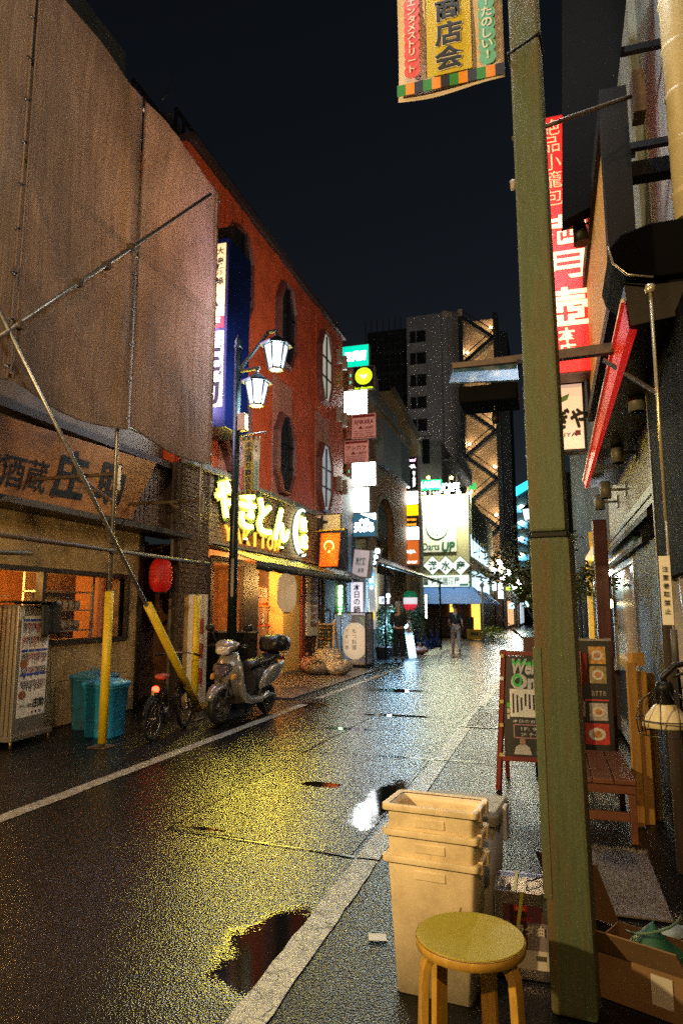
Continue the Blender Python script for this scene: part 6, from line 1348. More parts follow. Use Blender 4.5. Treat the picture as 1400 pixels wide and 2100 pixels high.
# local frame: faces +Y
JW = dict(pel=(0,0,.96),spine=(0,.01,1.12),chest=(0,.02,1.34),neck=(0,.03,1.50),headb=(-.01,.05,1.60),headt=(-.015,.06,1.72),shL=(-.19,.02,1.42),elL=(-.24,.0,1.14),wrL=(-.20,.16,.97),haL=(-.19,.21,.92),shR=(.19,.02,1.42),elR=(.24,-.06,1.15),wrR=(.26,.06,.93),haR=(.26,.10,.87),hipL=(-.10,0,.90),knL=(-.11,.10,.50),anL=(-.11,.0,.085),toL=(-.12,.13,.05),hipR=(.10,0,.90),knR=(.11,.06,.50),anR=(.13,-.26,.15),toR=(.13,-.16,.06),face=(-.55,.8,0))
person('man in black t-shirt, cap and pale trousers walking up the lane', PG(935,1338), math.radians(8), JW, (M('skin',(.45,.27,.19),.5,var=.1),M('black_tee',(.012,.012,.013),.8),M('pale_trousers',(.36,.28,.24),.8,var=.2),M('dark_shoe',(.05,.04,.035),.5),M('dark_hair',(.012,.01,.009),.5)), cap=True, emblem=True, sc=1.02)
JS = dict(pel=(0,0,.96),spine=(0,.0,1.12),chest=(0,.01,1.34),neck=(0,.02,1.50),headb=(0,.04,1.60),headt=(0,.04,1.72),shL=(-.19,.0,1.42),elL=(-.22,.0,1.13),wrL=(-.15,.16,1.02),haL=(-.10,.20,1.03),shR=(.19,.0,1.42),elR=(.22,.02,1.13),wrR=(.15,.17,1.02),haR=(.10,.21,1.04),hipL=(-.09,0,.90),knL=(-.09,.02,.50),anL=(-.09,.0,.085),toL=(-.10,.13,.05),hipR=(.09,0,.90),knR=(.10,.02,.50),anR=(.11,.0,.085),toR=(.12,.13,.05),face=(.3,1,0))
person('grey haired person in dark clothes standing at the terrace edge', PG(818,1356), math.radians(20), JS, (M('skin'),M('navy_jacket',(.015,.02,.03),.8),M('navy_trousers',(.014,.016,.022),.8),M('black_shoe',(.01,.01,.01),.4),M('grey_hair',(.30,.30,.31),.6)), hair='grey', sc=1.03)
# utility post, bright bush, cart at the darts corner
p = PG(990,1300); up_ = thing('white_utility_post', 'slim white post at the far street corner', 'post', V((p.x,36,0)))
x = PY(989,1250,36).x; MB().cyl((x,36,0),(x,36,PY(985,1205,36).z),.06,n=10).lathe((x,36,PY(985,1205,36).z),[(.06,0),(.12,.05),(.12,.2),(.04,.24)],10).build('post', WHITE, up_)
x = PY(1010,1290,37).x; gbh = thing('bright_green_net_bush', 'bright yellow green bush at the far street corner', 'shrub', V((x,37,0))); leafcloud(MB(),(x,37,.4),(.65,.5,.4),700,.12,77).build('crown', M('bright_leaf',(.30,.36,.02),.5,var=.3), gbh); MB().cyl((x,37,0),(x,37,.3),.04).build('trunk', TWIG, gbh)
x = PY(972,1293,38).x; yc = thing('yellow_crate', 'yellow plastic crate beside the far white post', 'crate', V((x,38,0))); YC = M('yellow_crate',(.55,.32,.02),.5)
MB().box(x-.4,x+.4,38,38.03,.05,.55).box(x-.4,x+.4,38.5,38.53,.05,.55).box(x-.4,x-.37,38.03,38.5,.05,.55).box(x+.37,x+.4,38.03,38.5,.05,.55).box(x-.4,x+.4,38.03,38.5,.03,.07).build('tub', YC, yc); MB().box(x-.2,x+.2,37.97,38,.25,.4).build('handle_slot', DARK, yc)
# ================================================================ RIGHT: GREEN POLE
GRN = M('green_pole_paint',(.082,.110,.055),.5,var=.28,scale=14,bump=.55,bscale=190,spec=.55,dirt=(.17,.062,.018),dscale=1.5,damt=.55,stretch=(3.5,3.5,.55))
PP = V((.012,3.09,0)); pr_ = math.radians(-7)
gp = thing('green_pole', 'thick olive green square steel pole with rust streaks in the foreground', 'pole', PP)
pu = V((math.cos(pr_),math.sin(pr_),0))
def ploft(name, rings, m, bev=.012): 
    rg = []
    for z,w,d,ox in rings: rg.append([PP+pu*(a*w/2+ox)+V((-pu.y,pu.x,0))*(b*d/2)+UZ*z for a,b in ((-1,-1),(1,-1),(1,1),(-1,1))])
    return MB().loft(rg,True,smooth=False).build(name,m,gp,bev)
GRN2 = M('rusty_green_paint',(.080,.105,.052),.5,var=.30,scale=14,bump=.6,bscale=190,spec=.5,dirt=(.17,.06,.02),dscale=1.9,damt=.8,stretch=(6,6,.32))
ploft('lower_casing',[(0,.172,.172,.018),(1.86,.163,.165,.0)],GRN2,.014)
ploft('collar',[(1.861,.150,.150,0),(1.885,.148,.148,0)],BLACK,.004)
ploft('upper_shaft',[(1.886,.150,.150,-.006),(7.2,.118,.118,-.03)],GRN,.012)
ploft('cover_plate',[(.42,.034,.178,-.062),(1.40,.034,.176,-.068)],GRN,.003)
for z in (4.22,): MB().tube([PP+UZ*(z+.03*a)+pu*(a*.074-.018)+V((-pu.y,pu.x,0))*b*.074 for a,b in ((-1,-1),(-.5,-1),(0,-1),(.5,-1),(1,-1),(1,-.5),(1,0),(1,1),(0,1),(-1,1),(-1,0),(-1,-.5))],.006,6,True).build('cable_tie', BLACK, gp)
MB().lathe(PP+V((-.10,0,3.55)),[(.0,-.03),(.015,-.02),(.017,.02),(.0,.03)],10).build('small_sensor', M('grey_pipe'), gp)
for k in range(2):
    x = PP.x-.02+(-.55 if k==0 else .0); y = PP.y+(.0 if k==0 else .55)
    MB().bar((PP.x-.03,PP.y,6.4),(x,y,6.5),.04).cyl((x,y,6.5),(x,y,6.35),.02).build('lantern_arm', GRN, gp); lantern(gp,(x,y,6.0),LGL,.82,120,(.9,.95,1))
bt = PY(815,205,3.2); bw_ = PY(1036,195,3.2).x-bt.x
MB().cyl((PP.x,3.22,4.22+1.20),(bt.x-.06,3.22,4.22+1.22),.014).build('banner_rod', STEEL, gp)
shop_banner('large shopping street banner hanging from the green pole, cut by the photo top', (bt.x,bt.z+1.18), bw_, 1.18, 3.22, 0, 'shopping street banners')
tag(MB().tube([PY(1050,285,3.35),PY(1170,240,3.4),PY(1300,195,3.6)],.012,8).box(PY(1298,195,3.6).x-.01,PY(1298,195,3.6).x+.05,3.54,3.66,PY(1298,195,3.6).z-.14,PY(1298,195,3.6).z+.1).build('stay_rod', RUST),'rusty stay rod running from the green pole to the right wall','rod')
# ================================================================ RIGHT SHOP
QX = .80
rs = thing('wood_trimmed_shop', 'dim shop building on the right with fascia, doors and red band', 'building', (1.5,6,0))
GWL = M('grey_green_wall',(.26,.29,.27),.8,var=.3,scale=2,bump=.15,dirt=(.10,.10,.09),dscale=1.5,damt=.5,stretch=(1,1,.4))
MB().box(1.0,4,1.2,10.4,3.4,12).build('upper_wall', GWL, rs)
MB().box(.93,1.0,6.3,6.5,3.4,12).box(.96,1.0,7.6,7.7,3.4,12).build('wall_batten', GWL, rs)
MB().box(QX+.25,4,1.2,10.4,0,3.4).build('inner_block', M('dark_inner',(.03,.025,.022),.7), rs)
FAS = M('cream_fascia',(.19,.165,.115),.6,var=.25,dirt=(.12,.10,.07))
fz0, fz1 = 2.48, 3.05
MB().box(QX-.02,QX+.3,4.0,9.6,fz0,fz1).build('fascia', FAS, rs,.006)
MB().box(QX-.06,QX-.02,4.0,9.6,fz0-.07,fz0).box(QX-.05,QX+.3,4.0,9.6,fz0-.13,fz0-.075).build('fascia_trim', M('dark_timber'), rs)
# red edged awning box
rbx = .43; ra = thing('red_edged_awning', 'long dark awning cassette with glossy red and chrome lower edge', 'awning', (.6,6,3))
MB().add([(rbx,3.62,3.22),(rbx,8.45,3.12),(.95,8.45,3.45),(.95,3.62,3.6),(rbx+.02,3.62,3.0),(rbx+.02,8.45,2.99),(.95,8.45,3.02),(.95,3.62,3.06)],[(0,1,2,3),(4,7,6,5),(0,4,5,1),(1,5,6,2),(3,2,6,7),(0,3,7,4)]).build('cassette', BLACK, ra)
MB().add([(rbx-.004,3.62,3.15),(rbx-.004,8.45,3.08),(rbx+.012,8.45,2.985),(rbx+.012,3.62,2.985),(rbx+.05,3.62,2.975),(rbx+.04,8.45,2.98)],[(0,3,2,1),(3,4,5,2)]).build('red_edge', M('glossy_red_emit',(.40,.006,.005),.45,var=.1,spec=.2,emit=(.9,.008,.006),es=.14), ra)  # red emission brightens this edge, which holds no lamp
MB().bar((rbx-.012,3.62,3.14),(rbx-.012,8.45,3.07),.014,.02).build('chrome_strip', M('bright_trim',(.7,.62,.45),.2,.7,var=.1), ra)
# framed ochre panel above
op = thing('ochre_sign_panel', 'ochre panel in a dark wooden frame above the red edged awning', 'sign', (.45,5.6,3.3))
a_ = PX(1303,345,.45); b2_ = PX(1218,700,.45)
y0, y1 = 3.95, 6.6; z0, z1 = 3.30, 4.62
MB().box(.43,.50,y0+.12,y1-.1,z0+.1,z1-.14).build('panel', M('ochre_board',(.40,.19,.02),.55,var=.2,emit=(.7,.35,.05),es=.05), op)
MB().box(.40,.55,y0,y0+.12,z0,z1).box(.40,.55,y1-.1,y1,z0,z1).box(.40,.55,y0+.12,y1-.1,z1-.14,z1).box(.40,.55,y0+.12,y1-.1,z0,z0+.1).build('frame', BTIM, op)
for y_ in (y0+.3,y1-.5): MB().box(.55,1.0,y_,y_+.1,z1-.4,z1-.3).build('bracket', BTIM, op)
# big black sign hanging overhead
bs = thing('black_overhead_sign', 'large black unlit sign panel high on the right wall', 'sign', (.5,5.0,5))
def bY(px,py): return PY(px,py,5.0)
pl = [bY(1152,-60),bY(1290,-60),bY(1240,408),bY(1152,455)]
MB().add(pl+[p+V((0,.14,0)) for p in pl],[(0,1,2,3)[::-1],(4,5,6,7),(0,1,5,4),(1,2,6,5),(2,3,7,6),(3,0,4,7)]).build('panel', M('matte_black',(.0025,.0025,.0025),.8,var=.2,spec=.06), bs)
for py_ in (300,100): MB().bar(bY(1240,py_)+V((0,.07,0)),V((1.0,5.07,bY(1240,py_).z)),.05).build('bracket', BTIM, bs)
sl = thing('sign_spotlight', 'black spotlight on a bracket in front of the red sign', 'spotlight', PY(1186,480,5.3)); p = PY(1186,478,5.3)
MB().cyl(p+V((0,0,.10)),p+V((.02,0,-.09)),.045,.065,n=14).build('housing', BLACK, sl); MB().tube([PY(1150,472,5.3),PY(1180,465,5.3),PY(1212,455,5.3)],.008,6).cyl(p+V((0,0,.1)),PY(1185,465,5.3)+UZ*.03,.015).build('bracket', BLACK, sl)
# red vertical sign
RSY = 6.3
R_ = lambda px,py: PY(px,py,RSY)
x1 = R_(1214,600).x; x0 = x1-.52; zt_, zb_ = R_(1180,228).z, R_(1180,766).z
rv = thing('red_vertical_sign', 'tall lit red vertical sign with white characters behind the green pole', 'sign', ((x0+x1)/2,RSY,zb_))
MB().box(x0,x1+.02,RSY,RSY+.25,zb_,zt_).build('case', M('dark_red_case',(.12,.01,.01),.4), rv)
panel('face', V(((x0+x1)/2,RSY-.008,(zt_+zb_)/2)), UX, UZ, .50, zt_-zb_-.04, .01, E('red_sign_face',(.95,.012,.008),.36), rv)
xc = (x0+x1)/2; RW = E('red_sign_white',(1,.62,.35),.55)
zA_, zB_ = R_(1130,245).z, R_(1130,425).z
text('絶品小籠包', V((R_(1130,330).x,RSY-.01,(zA_+zB_)/2)), UX, UZ, .17, zA_-zB_, E('red_sign_pale',(1,.4,.2),.34), rv, vert=True, bold=-.003)
for ch,pa,pb in (('満',440,500),('月',515,572),('壺',590,668)): text(ch, V((xc+.02,RSY-.01,(R_(1165,pa).z+R_(1165,pb).z)/2)), UX, UZ, .42, R_(1165,pa).z-R_(1165,pb).z, RW, rv, bold=.026)
text('本店', V((xc+.02,RSY-.01,(R_(1165,672).z+R_(1165,735).z)/2)), UX, UZ, .2, R_(1165,672).z-R_(1165,735).z, RW, rv, vert=True, bold=.03)
for z_ in (zt_-.5,zb_+.5): MB().box(x1,1.0,RSY+.08,RSY+.14,z_,z_+.06).build('bracket', BTIM, rv)
# cream sign below it
cyy = 6.8; c,w,h = quadc(PY,1074,786,1200,928,cyy)
t,fo = box_sign('cream_projecting_sign', 'cream lit sign with dark brush kana below the red sign', 'sign', c, UX, UZ, w, h, .18, E('cream_sign_face',(1,.62,.42),.24), DARK, None, .025)
text('ねぎや', fo+UX*w*.1-UZ*.02, UX, UZ, w*.8, h*.28, INK, t, bold=.05); text('NEGIYA', fo+UX*w*.1-UZ*h*.26, UX, UZ, w*.5, h*.06, INK, t); MB().prism([(-.02,0),(.05,.03),(.07,.09),(-.03,.05)], fo+UX*w*.13+UZ*h*.2-UY*.003, UX, UZ, .002).build('leaf_mark', M('leaf_green_print',(.15,.3,.06),.5,var=0), t); panel('seal', fo+UX*w*.36-UZ*h*.24-UY*.003, UX, UZ, .05, .05, .002, M('maroon_print'), t)
MB().box(c.x+w/2,1.0,cyy+.05,cyy+.1,c.z,c.z+.05).build('bracket', DARK, t)
# cross arm with lamp tray
ca = thing('bracket_lamp', 'rusty cross arm from the wall carrying a blue metal lamp tray', 'lamp bracket', (.78,4.3,3.0)); cy_ = 4.3
K = lambda px,py: PY(px,py,cy_)
MB().bar(K(928,757),K(1372,700),.055,.06,up=UZ).build('arm', RUST, ca); MB().bar(K(1236,738),K(1352,810),.012,.05,up=UY).build('brace', RUST, ca)
a_, b2_ = K(932,752), K(1060,742)
MB().box(a_.x,b2_.x,cy_-.10,cy_+.0,K(1000,757).z-.005,K(1000,748).z+.0).build('tray_top', RUST, ca)
MB().add([(a_.x,cy_-.05,K(940,756).z),(b2_.x,cy_-.05,K(1060,750).z),(b2_.x+.01,cy_-.14,K(1060,795).z),(a_.x-.02,cy_-.14,K(930,800).z)],[(3,2,1,0)]).build('tray_front', M('blue_enamel',(.05,.12,.22),.3,.2,var=.4,scale=14,dirt=(.5,.45,.4),dscale=7,damt=.5), ca, 0, .012)
MB().box(a_.x+.03,b2_.x,cy_-.12,cy_+.16,K(1000,833).z,K(1000,800).z).build('lamp_housing', M('matte_black'), ca,.01); q = K(1015,850); MB().cyl(q,q+UZ*.17,.004).lathe(q-UZ*.06,[(.02,0),(.028,.03),(.02,.07)],8).build('pull_cord', BLACK, ca)
MB().box(.74,.80,cy_-.06,cy_+.06,2.7,3.2).build('wall_plate', DARK, ca)
# spotlights along the fascia
SPM = M('olive_spot',(.16,.15,.11),.5,.2)
for k,(px,py,yy) in enumerate(((1303,820,5.1),(1265,930,5.9),(1240,1005,7.2),(1228,1030,8.2))):
    p = PX(px,py,.62) if k<2 else PX(px,py,.58); lb = ('fascia spotlight nearest the camera on the right shop','second fascia spotlight from the camera','third fascia spotlight from the camera','farthest fascia spotlight above the dark red column')[k]
    t = thing('fascia_spotlight', lb, 'spotlight', p, 'cylinder spotlights on the right fascia'); d = V((-.05,0,1)).normalized()
    MB().cyl(p-d*.085,p+d*.085,.055,n=16).build('can', SPM, t); MB().lathe(p-d*.088,[(.0,0),(.048,0.0)],14).build('lens', DARK, t); MB().cyl(p,(QX-.02,p.y,p.z),.014).box(QX-.035,QX-.02,p.y-.06,p.y+.06,p.z-.07,p.z+.07).build('arm', SPM, t)
# dark red column, posts, doors
rc_ = PX(1240,1200,.56); tag(MB().box(.46,.60,rc_.y-.09,rc_.y+.09,0,2.52).build('red_column', M('dark_red_paint',(.055,.005,.005),.35,var=.3), None,.01),'dark red painted column between the shop door and the yellow window','column')
dr = thing('sliding_door', 'aluminium framed glass shop door with blue curtain on the right', 'door', (QX,8.2,0)); ALU = M('aluminium',(.36,.37,.37),.35,.7,var=.2)
dy0, dy1 = PX(1312,1300,QX).y, PX(1262,1300,QX).y
MB().box(QX-.02,QX+.03,dy0,dy0+.12,.05,2.02).box(QX-.02,QX+.03,dy1-.1,dy1,.05,2.02).box(QX-.02,QX+.03,dy0,dy1,2.02,2.09).box(QX-.02,QX+.03,dy0+.12,dy1-.1,.05,.25).build('frame', ALU, dr); MB().box(QX,QX+.006,dy0+.12,dy1-.1,.25,2.02).build('pane', M('blue_curtain_glass',(.02,.05,.10),.12,var=.4,scale=2,stretch=(1,6,.5)), dr)
for z in (1.2,1.5,1.75): MB().slab((QX-.025,dy0+.06,z),-UY,UZ,.1,.2,.003).build('door_sticker', PSTR, dr)
MB().box(QX-.01,QX+.05,dy0,dy1+.5,2.1,fz0-.135).build('transom_glass', M('ribbed_green_glass',(.05,.09,.085),.12,var=.3,scale=4,stretch=(1,40,1)), dr); MB().bar((QX-.04,dy0-1.5,2.30),(QX-.04,dy1+.5,2.30),.06,.05).bar((QX-.05,dy0-1.2,2.12),(QX-.05,dy1,2.12),.06,.05).build('transom_rail', BTIM, dr)
MB().box(QX-.03,QX+.06,dy0-1.55,dy0-.02,0,2.1).build('dark_boarding', M('brown_black_board',(.016,.011,.008),.6,var=.3,stretch=(1,8,.5)), dr)
# plastic curtained bay nearest camera
pcb = thing('plastic_curtain_bay', 'dark framed bay with clear plastic curtain at the right edge', 'stall front', (.75,4,0))
MB().box(.66,.72,3.3,4.75,1.75,3.05).build('black_panel', M('matte_black'), pcb); MB().grid(24,30,lambda u,v:(.74+.03*math.sin(u*26+2*math.sin(v*5)),3.3+1.45*u,.6+1.2*v)).build('plastic_sheet', M('crinkled_plastic',(.45,.42,.42),.12,var=.4,scale=6,alpha=.75), pcb)
MB().box(.78,.80,3.3,4.75,.7,1.2).build('poster', M('orange_poster',(.45,.15,.04),.5,var=.5,scale=12), pcb); MB().bar((.68,4.75,0),(.68,4.75,3.05),.05).bar((.68,3.3,0),(.68,3.3,3.05),.05).build('post', M('dark_timber'), pcb)
# black rounded canopy above
cn_ = thing('black_canopy', 'rounded black canopy box with thin shiny lip at the upper right', 'canopy', (.8,3.4,3.2))
rgs = []
for y in (3.55,4.1): rgs.append([(.36,y,3.40),(.38,y,3.32),(.44,y,3.25),(.56,y,3.22),(1.4,y,3.22),(1.4,y,3.52),(.56,y,3.51),(.42,y,3.47)])
MB().loft(rgs,True,smooth=False).build('shell', M('matte_black'), cn_,.01); MB().tube([(.355,3.545,3.41),(.375,3.545,3.315),(.44,3.545,3.243),(.56,3.545,3.212)],.006,6).build('lip', M('bright_trim'), cn_)
# duct
dk = thing('ribbed_duct', 'beige ribbed duct running up the right wall', 'duct', (.98,3.6,3.6)); x = PY(1400,250,3.6).x
MB().cyl((x+.02,3.66,3.55),(x+.02,3.66,6.4),.085,n=20).build('pipe', M('beige_duct',(.46,.40,.24),.5,var=.2,bump=.2,bscale=30), dk)
for k in range(9): MB().lathe((x+.02,3.66,3.7+k*.28),[(.085,-.015),(.092,0),(.085,.015)],20,caps=False).build('rib', M('beige_duct'), dk)
# awning rod with paper tag
hr = thing('awning_crank_rod', 'hanging awning crank rod with a paper label', 'rod', (.62,3.3,1.2)); hx = PY(1360,1000,3.3).x
MB().cyl((hx,3.3,1.95),(hx,3.3,3.02),.008,n=8).cyl((hx,3.3,1.32),(hx,3.3,1.95),.006,n=8).lathe((hx,3.3,3.04),[(.02,-.02),(.026,0),(.02,.02)],10).build('rod', M('bright_trim'), hr)
MB().cyl((hx,3.3,1.33),(hx,3.3,1.47),.014,n=10).build('grip', M('grey_grip',(.08,.08,.08),.6), hr); MB().slab((hx-.02,3.29,1.64),UX,UZ,.045,.30,.004).build('label', PAPER, hr); text('注意巻取禁止', V((hx-.02,3.289,1.64)), UX, UZ, .025, .22, INK, hr, vert=True); MB().tube([(hx,3.3,1.32),(hx+.03,3.29,1.28),(hx+.02,3.28,1.22)],.006,6).build('hook', STEEL, hr)
# cage lamp
lp_ = PY(1365,1475,2.75); cl_ = thing('cage_lamp', 'unlit wire caged lamp with cream reflector at the right edge', 'lamp', lp_); rel = lambda a,b,c_: lp_+V((a,b,c_))
MB().lathe(lp_,[(.028,.055),(.04,.045),(.075,.0),(.082,-.025),(.078,-.025),(.07,.0),(.03,.04)],24,caps=False).build('reflector', M('cream_enamel',(.55,.48,.30),.35,var=.15), cl_)
MB().lathe(lp_,[(.03,.05),(.034,.06),(.03,.10),(.034,.105),(.025,.13),(.0,.135)],16).build('socket', BLACK, cl_); MB().lathe(lp_,[(.0,-.03),(.026,-.02),(.03,.0),(.018,.04)],14).build('bulb', M('dull_bulb',(.5,.45,.35),.15,var=0), cl_)
WI = M('cage_wire',(.05,.045,.04),.35,.7)
for k in range(10):
    a = k*2*math.pi/10; c_,s_ = math.cos(a),math.sin(a); MB().tube([rel(.035*c_,.035*s_,.10),rel(.085*c_,.085*s_,.06),rel(.10*c_,.10*s_,.0),rel(.092*c_,.092*s_,-.05)],.0022,5).build('cage_wire', WI, cl_)
for r,z in ((.10,.0),(.092,-.05)): MB().tube([rel(r*math.cos(k*math.pi/12),r*math.sin(k*math.pi/12),z) for k in range(24)],.0025,5,True).build('cage_ring', WI, cl_)
MB().tube([rel(0,0,.13),rel(.0,0,.15),rel(.04,.0,.19),rel(.10,.02,.20),rel(.16,.05,.23)],.011,8).tube([rel(.03,.0,.15),rel(.09,.0,.17),rel(.16,.05,.21)],.006,6).build('arm', BLACK, cl_)
# leaning weathered boards at the right edge
WB = M('weathered_board',(.30,.24,.20),.75,var=.45,scale=10,bump=.4,bscale=30,dirt=(.06,.045,.04),dscale=3,damt=.6,stretch=(7,7,.5))
tag(MB().slab(V((.645,2.95,.66)),V((1,-.35,.02)),V((.09,.10,1)),.16,1.34,.035).build('weathered_plank', WB,None,.004),'grey weathered plank leaning at the right edge below the caged lamp','plank')
tag(MB().slab(V((.60,3.25,.62)),V((.5,-.85,0)),V((.12,.05,1)),.10,1.25,.03).build('dark_plank', M('dark_timber'),None,.004),'dark narrow plank leaning behind the weathered one','plank')
tag(MB().slab(V((.83,2.75,.7)),V((1,-.2,0)),V((.06,.06,1)),.28,1.4,.04).build('dark_board', M('purple_black',(.02,.012,.014),.6,var=.3),None,.004),'purplish black board at the bottom right corner','board')
# yellow planks
YP = M('ochre_planks',(.42,.22,.045),.6,var=.35,scale=8,bump=.2,stretch=(8,8,.5),dirt=(.15,.07,.02),damt=.5)
yp = thing('ochre_plank_screen', 'upright ochre wooden plank screen beside the bench', 'screen', (.58,5.6,0))
for k,(x,w,h_,y) in enumerate(((.555,.075,1.17,5.62),(.632,.072,1.10,5.70),(.705,.07,1.08,5.82))): MB().slab(V((x,y,h_/2)),V((1,.55,0)),UZ,w,h_,.022).build('plank', YP, yp,.003)
MB().slab(V((.61,5.66,1.19)),V((1,.55,0)),UZ,.10,.10,.06).build('top_block', YP, yp,.003)
# bench
RW_ = M('reddish_wood',(.115,.032,.010),.55,var=.35,scale=8,bump=.12,stretch=(1,8,8)); be = thing('wooden_bench', 'low reddish brown wooden bench behind the green pole', 'bench', (.22,5.6,0)); bz = .425
for k in range(4): MB().box(-.06+.14*k,.075+.14*k,5.15,6.15,bz-.035,bz).build('seat_plank', RW_, be,.006)
for x in (-.04,.45):
    for y in (5.2,6.06): MB().box(x,x+.045,y,y+.05,0,bz-.036).build('leg', RW_, be,.004)
MB().box(.006,.449,5.205,5.235,.14,.20).build('stretcher', RW_, be,.004); MB().box(.006,.449,6.07,6.10,.14,.20).build('stretcher', RW_, be,.004); MB().box(-.04,.495,5.18,5.20,bz-.10,bz-.037).build('apron', RW_, be,.004)
# A-board menu
ab = thing('menu_a_board', 'red framed black menu A board reading Welcome half behind the green pole', 'A-board', (-.15,6.45,0)); AF = M('red_brown_frame',(.20,.03,.02),.45,var=.25); ay = 6.4
u2 = V((0,.10,1)).normalized(); bl0 = V((-.49,6.38,0)); wd = .70
for dx in (0,wd): MB().bar(bl0+V((dx-.015,0,0)),bl0+V((dx+.06*(1 if dx==0 else 0),.12,1.2)),.045,.035).build('frame_leg', AF, ab,.003); MB().bar(bl0+V((dx+.03,.55,0)),bl0+V((dx+.05,.14,1.18)),.04,.03).build('back_leg', AF, ab)
for z in (.27,1.17): MB().bar(bl0+V((.02,.105*z+.0,z)),bl0+V((wd,.105*z,z)),.045,.04).build('frame_rail', AF, ab,.003)
fc = bl0+V((wd/2+.02,.07,.72)); MB().slab(fc,UX,u2,wd-.05,.86,.02).build('board', M('menu_black',(.01,.011,.01),.45,var=.3), ab)
for z in (.3,.55,.75,.95,1.15): panel('tape', bl0+V((.005+.035*z,.075*z-.02,z)), UX, UZ, .03,.03,.004, M('tape_yellow',(.6,.45,.12),.5) if z!=.95 else PAPER, ab)
onf = lambda a,b: fc+UX*a+u2*b
GTXT = M('green_chalk',(.04,.50,.08),.6,var=.0,emit=(.04,.5,.08),es=.0); WTXT = M('chalk_grey',(.52,.52,.50),.6,var=.2,scale=30)
text('Welcome', onf(-.02,.335), UX, u2, .46, .13, WTXT, ab, bold=.04, italic=.15, lift=.006); text('Welcome', onf(-.02,.37), UX, u2, .46, .05, GTXT, ab, bold=.03, italic=.15, lift=.008); text('One', onf(-.10,.205), UX, u2, .30, .13, WTXT, ab, bold=.05, lift=.006); text('O', onf(-.20,.215), UX, u2, .08, .11, GTXT, ab, bold=.04, lift=.008)
panel('menu_sheet', onf(-.10,.02)+V((0,-.006,0)), UX, u2, .34, .24, .004, PAPER, ab); rnd = random.Random(8)
pm = MB()
for k in range(9): pm.slab(onf(-.24+.035*k,.02+rnd.uniform(-.01,.03))+V((0,-.012,0)),UX,u2,.014,rnd.uniform(.09,.17),.001)
pm.build('menu_print', INK, ab)['kind'] = 'stuff'; text('本日のおすすめ', onf(-.08,-.135), UX, u2, .34, .03, WTXT, ab, lift=.006)
for a,b,w,h in ((-.06,-.165,.36,.008),(-.06,-.275,.36,.008),(-.24,-.22,.008,.11)): panel('chalk_frame', onf(a,b)+V((0,-.005,0)), UX, u2, w, h, .002, M('pink_chalk',(.45,.22,.25),.6,var=0), ab)
text('1F: 99円', onf(-.06,-.20), UX, u2, .24, .035, WTXT, ab, lift=.006); text('2F: テーブル', onf(-.06,-.245), UX, u2, .24, .035, WTXT, ab, lift=.006)
for a in (-.17,.0):
    e_ = MB().prism([(-.075,-.06),(.075,-.06),(.06,.0),(.025,.025),(-.025,.025),(-.06,.0)], onf(a,-.355)+V((0,-.005,0)), UX, u2, .002).build('staff_picture', M('print_white',(.5,.45,.42),.6,var=.2) if a<-.1 else M('print_dark',(.05,.04,.04),.6,var=.2), ab); MB().prism([(.026*math.cos(k*.52),.034*math.sin(k*.52)) for k in range(12)], onf(a,-.305)+V((0,-.006,0)), UX, u2, .002).build('staff_face', M('print_skin',(.35,.18,.11),.6,var=.2), ab)
for k in range(3): MB().slab(onf(-.285,.0-.05*k)+V((0,-.005,0)),UX,u2,.02,.04,.001).build('leek_doodle', GTXT if k==0 else WTXT, ab)
dp = thing('dark_plaque', 'small dark red plaque behind the A board', 'plaque', (-.25,7.0,0)); q = PY(1091,1330,7.0); MB().slab(V((q.x,7.0,q.z-.05)),UX,UZ,.17,.32,.03).build('plate', M('plaque_brown',(.10,.03,.025),.5), dp); MB().cyl((q.x,7.02,0),(q.x,7.02,q.z-.2),.015).build('stake', DARK, dp); text('営業時間', V((q.x+.03,7.0,q.z-.02)),UX,UZ,.03,.2,M('dull_print'),dp,vert=True)
# food photo board
fb = thing('food_photo_board', 'tall black board of food photographs beside the bench', 'menu board', (.33,6.7,0)); f0 = V((.25,6.6,.80))
MB().slab(f0,UX,UZ,.46,.98,.03).build('board', M('menu_black'), fb); MB().box(.03,.05,6.6,6.64,0,.31).box(.45,.47,6.6,6.64,0,.31).build('leg', DARK, fb); MB().slab(f0+V((0,-.02,.495)),UX,UZ,.48,.02,.05).build('top_lip', STEEL, fb)
for a,b,w,h,cl_n in ((.12,.36,.14,.15,(.55,.28,.05)),(.12,.19,.14,.15,(.30,.22,.08)),(-.05,.24,.14,.22,(.45,.08,.05)),(.11,-.13,.15,.15,(.40,.36,.30)),(-.06,-.10,.12,.15,(.35,.28,.2)),(.09,-.32,.20,.18,(.45,.03,.02)),(-.12,-.33,.15,.18,(.35,.03,.02))):
    ph = panel('food_picture', f0+UX*a+UZ*b-UY*.003, UX, UZ, w, h, .002, M('food_%d'%int((a+b)*1000),cl_n,.5,var=.8,scale=35), fb)
    MB().prism([(w*.36*math.cos(k*.52),h*.30*math.sin(k*.52)) for k in range(12)], f0+UX*a+UZ*b-UY*.006, UX, UZ, .002).build('plate_print', M('plate_print',(.55,.50,.42),.5,var=.5,scale=45), ph); MB().prism([(w*.2*math.cos(k*.52),h*.17*math.sin(k*.52)) for k in range(12)], f0+UX*a+UZ*b-UY*.009, UX, UZ, .002).build('dish_print', M('dish_%d'%int((a-b)*1000),(.45,.20,.06) if a>0 else (.5,.06,.03),.5,var=.8,scale=60), ph)
panel('red_line', f0+UZ*-.03-UY*.003, UX, UZ, .4, .012, .002, REDINK, fb); text('おすすめ', f0+UX*.12+UZ*.03-UY*.002, UX, UZ, .12, .05, M('dull_print'), fb)
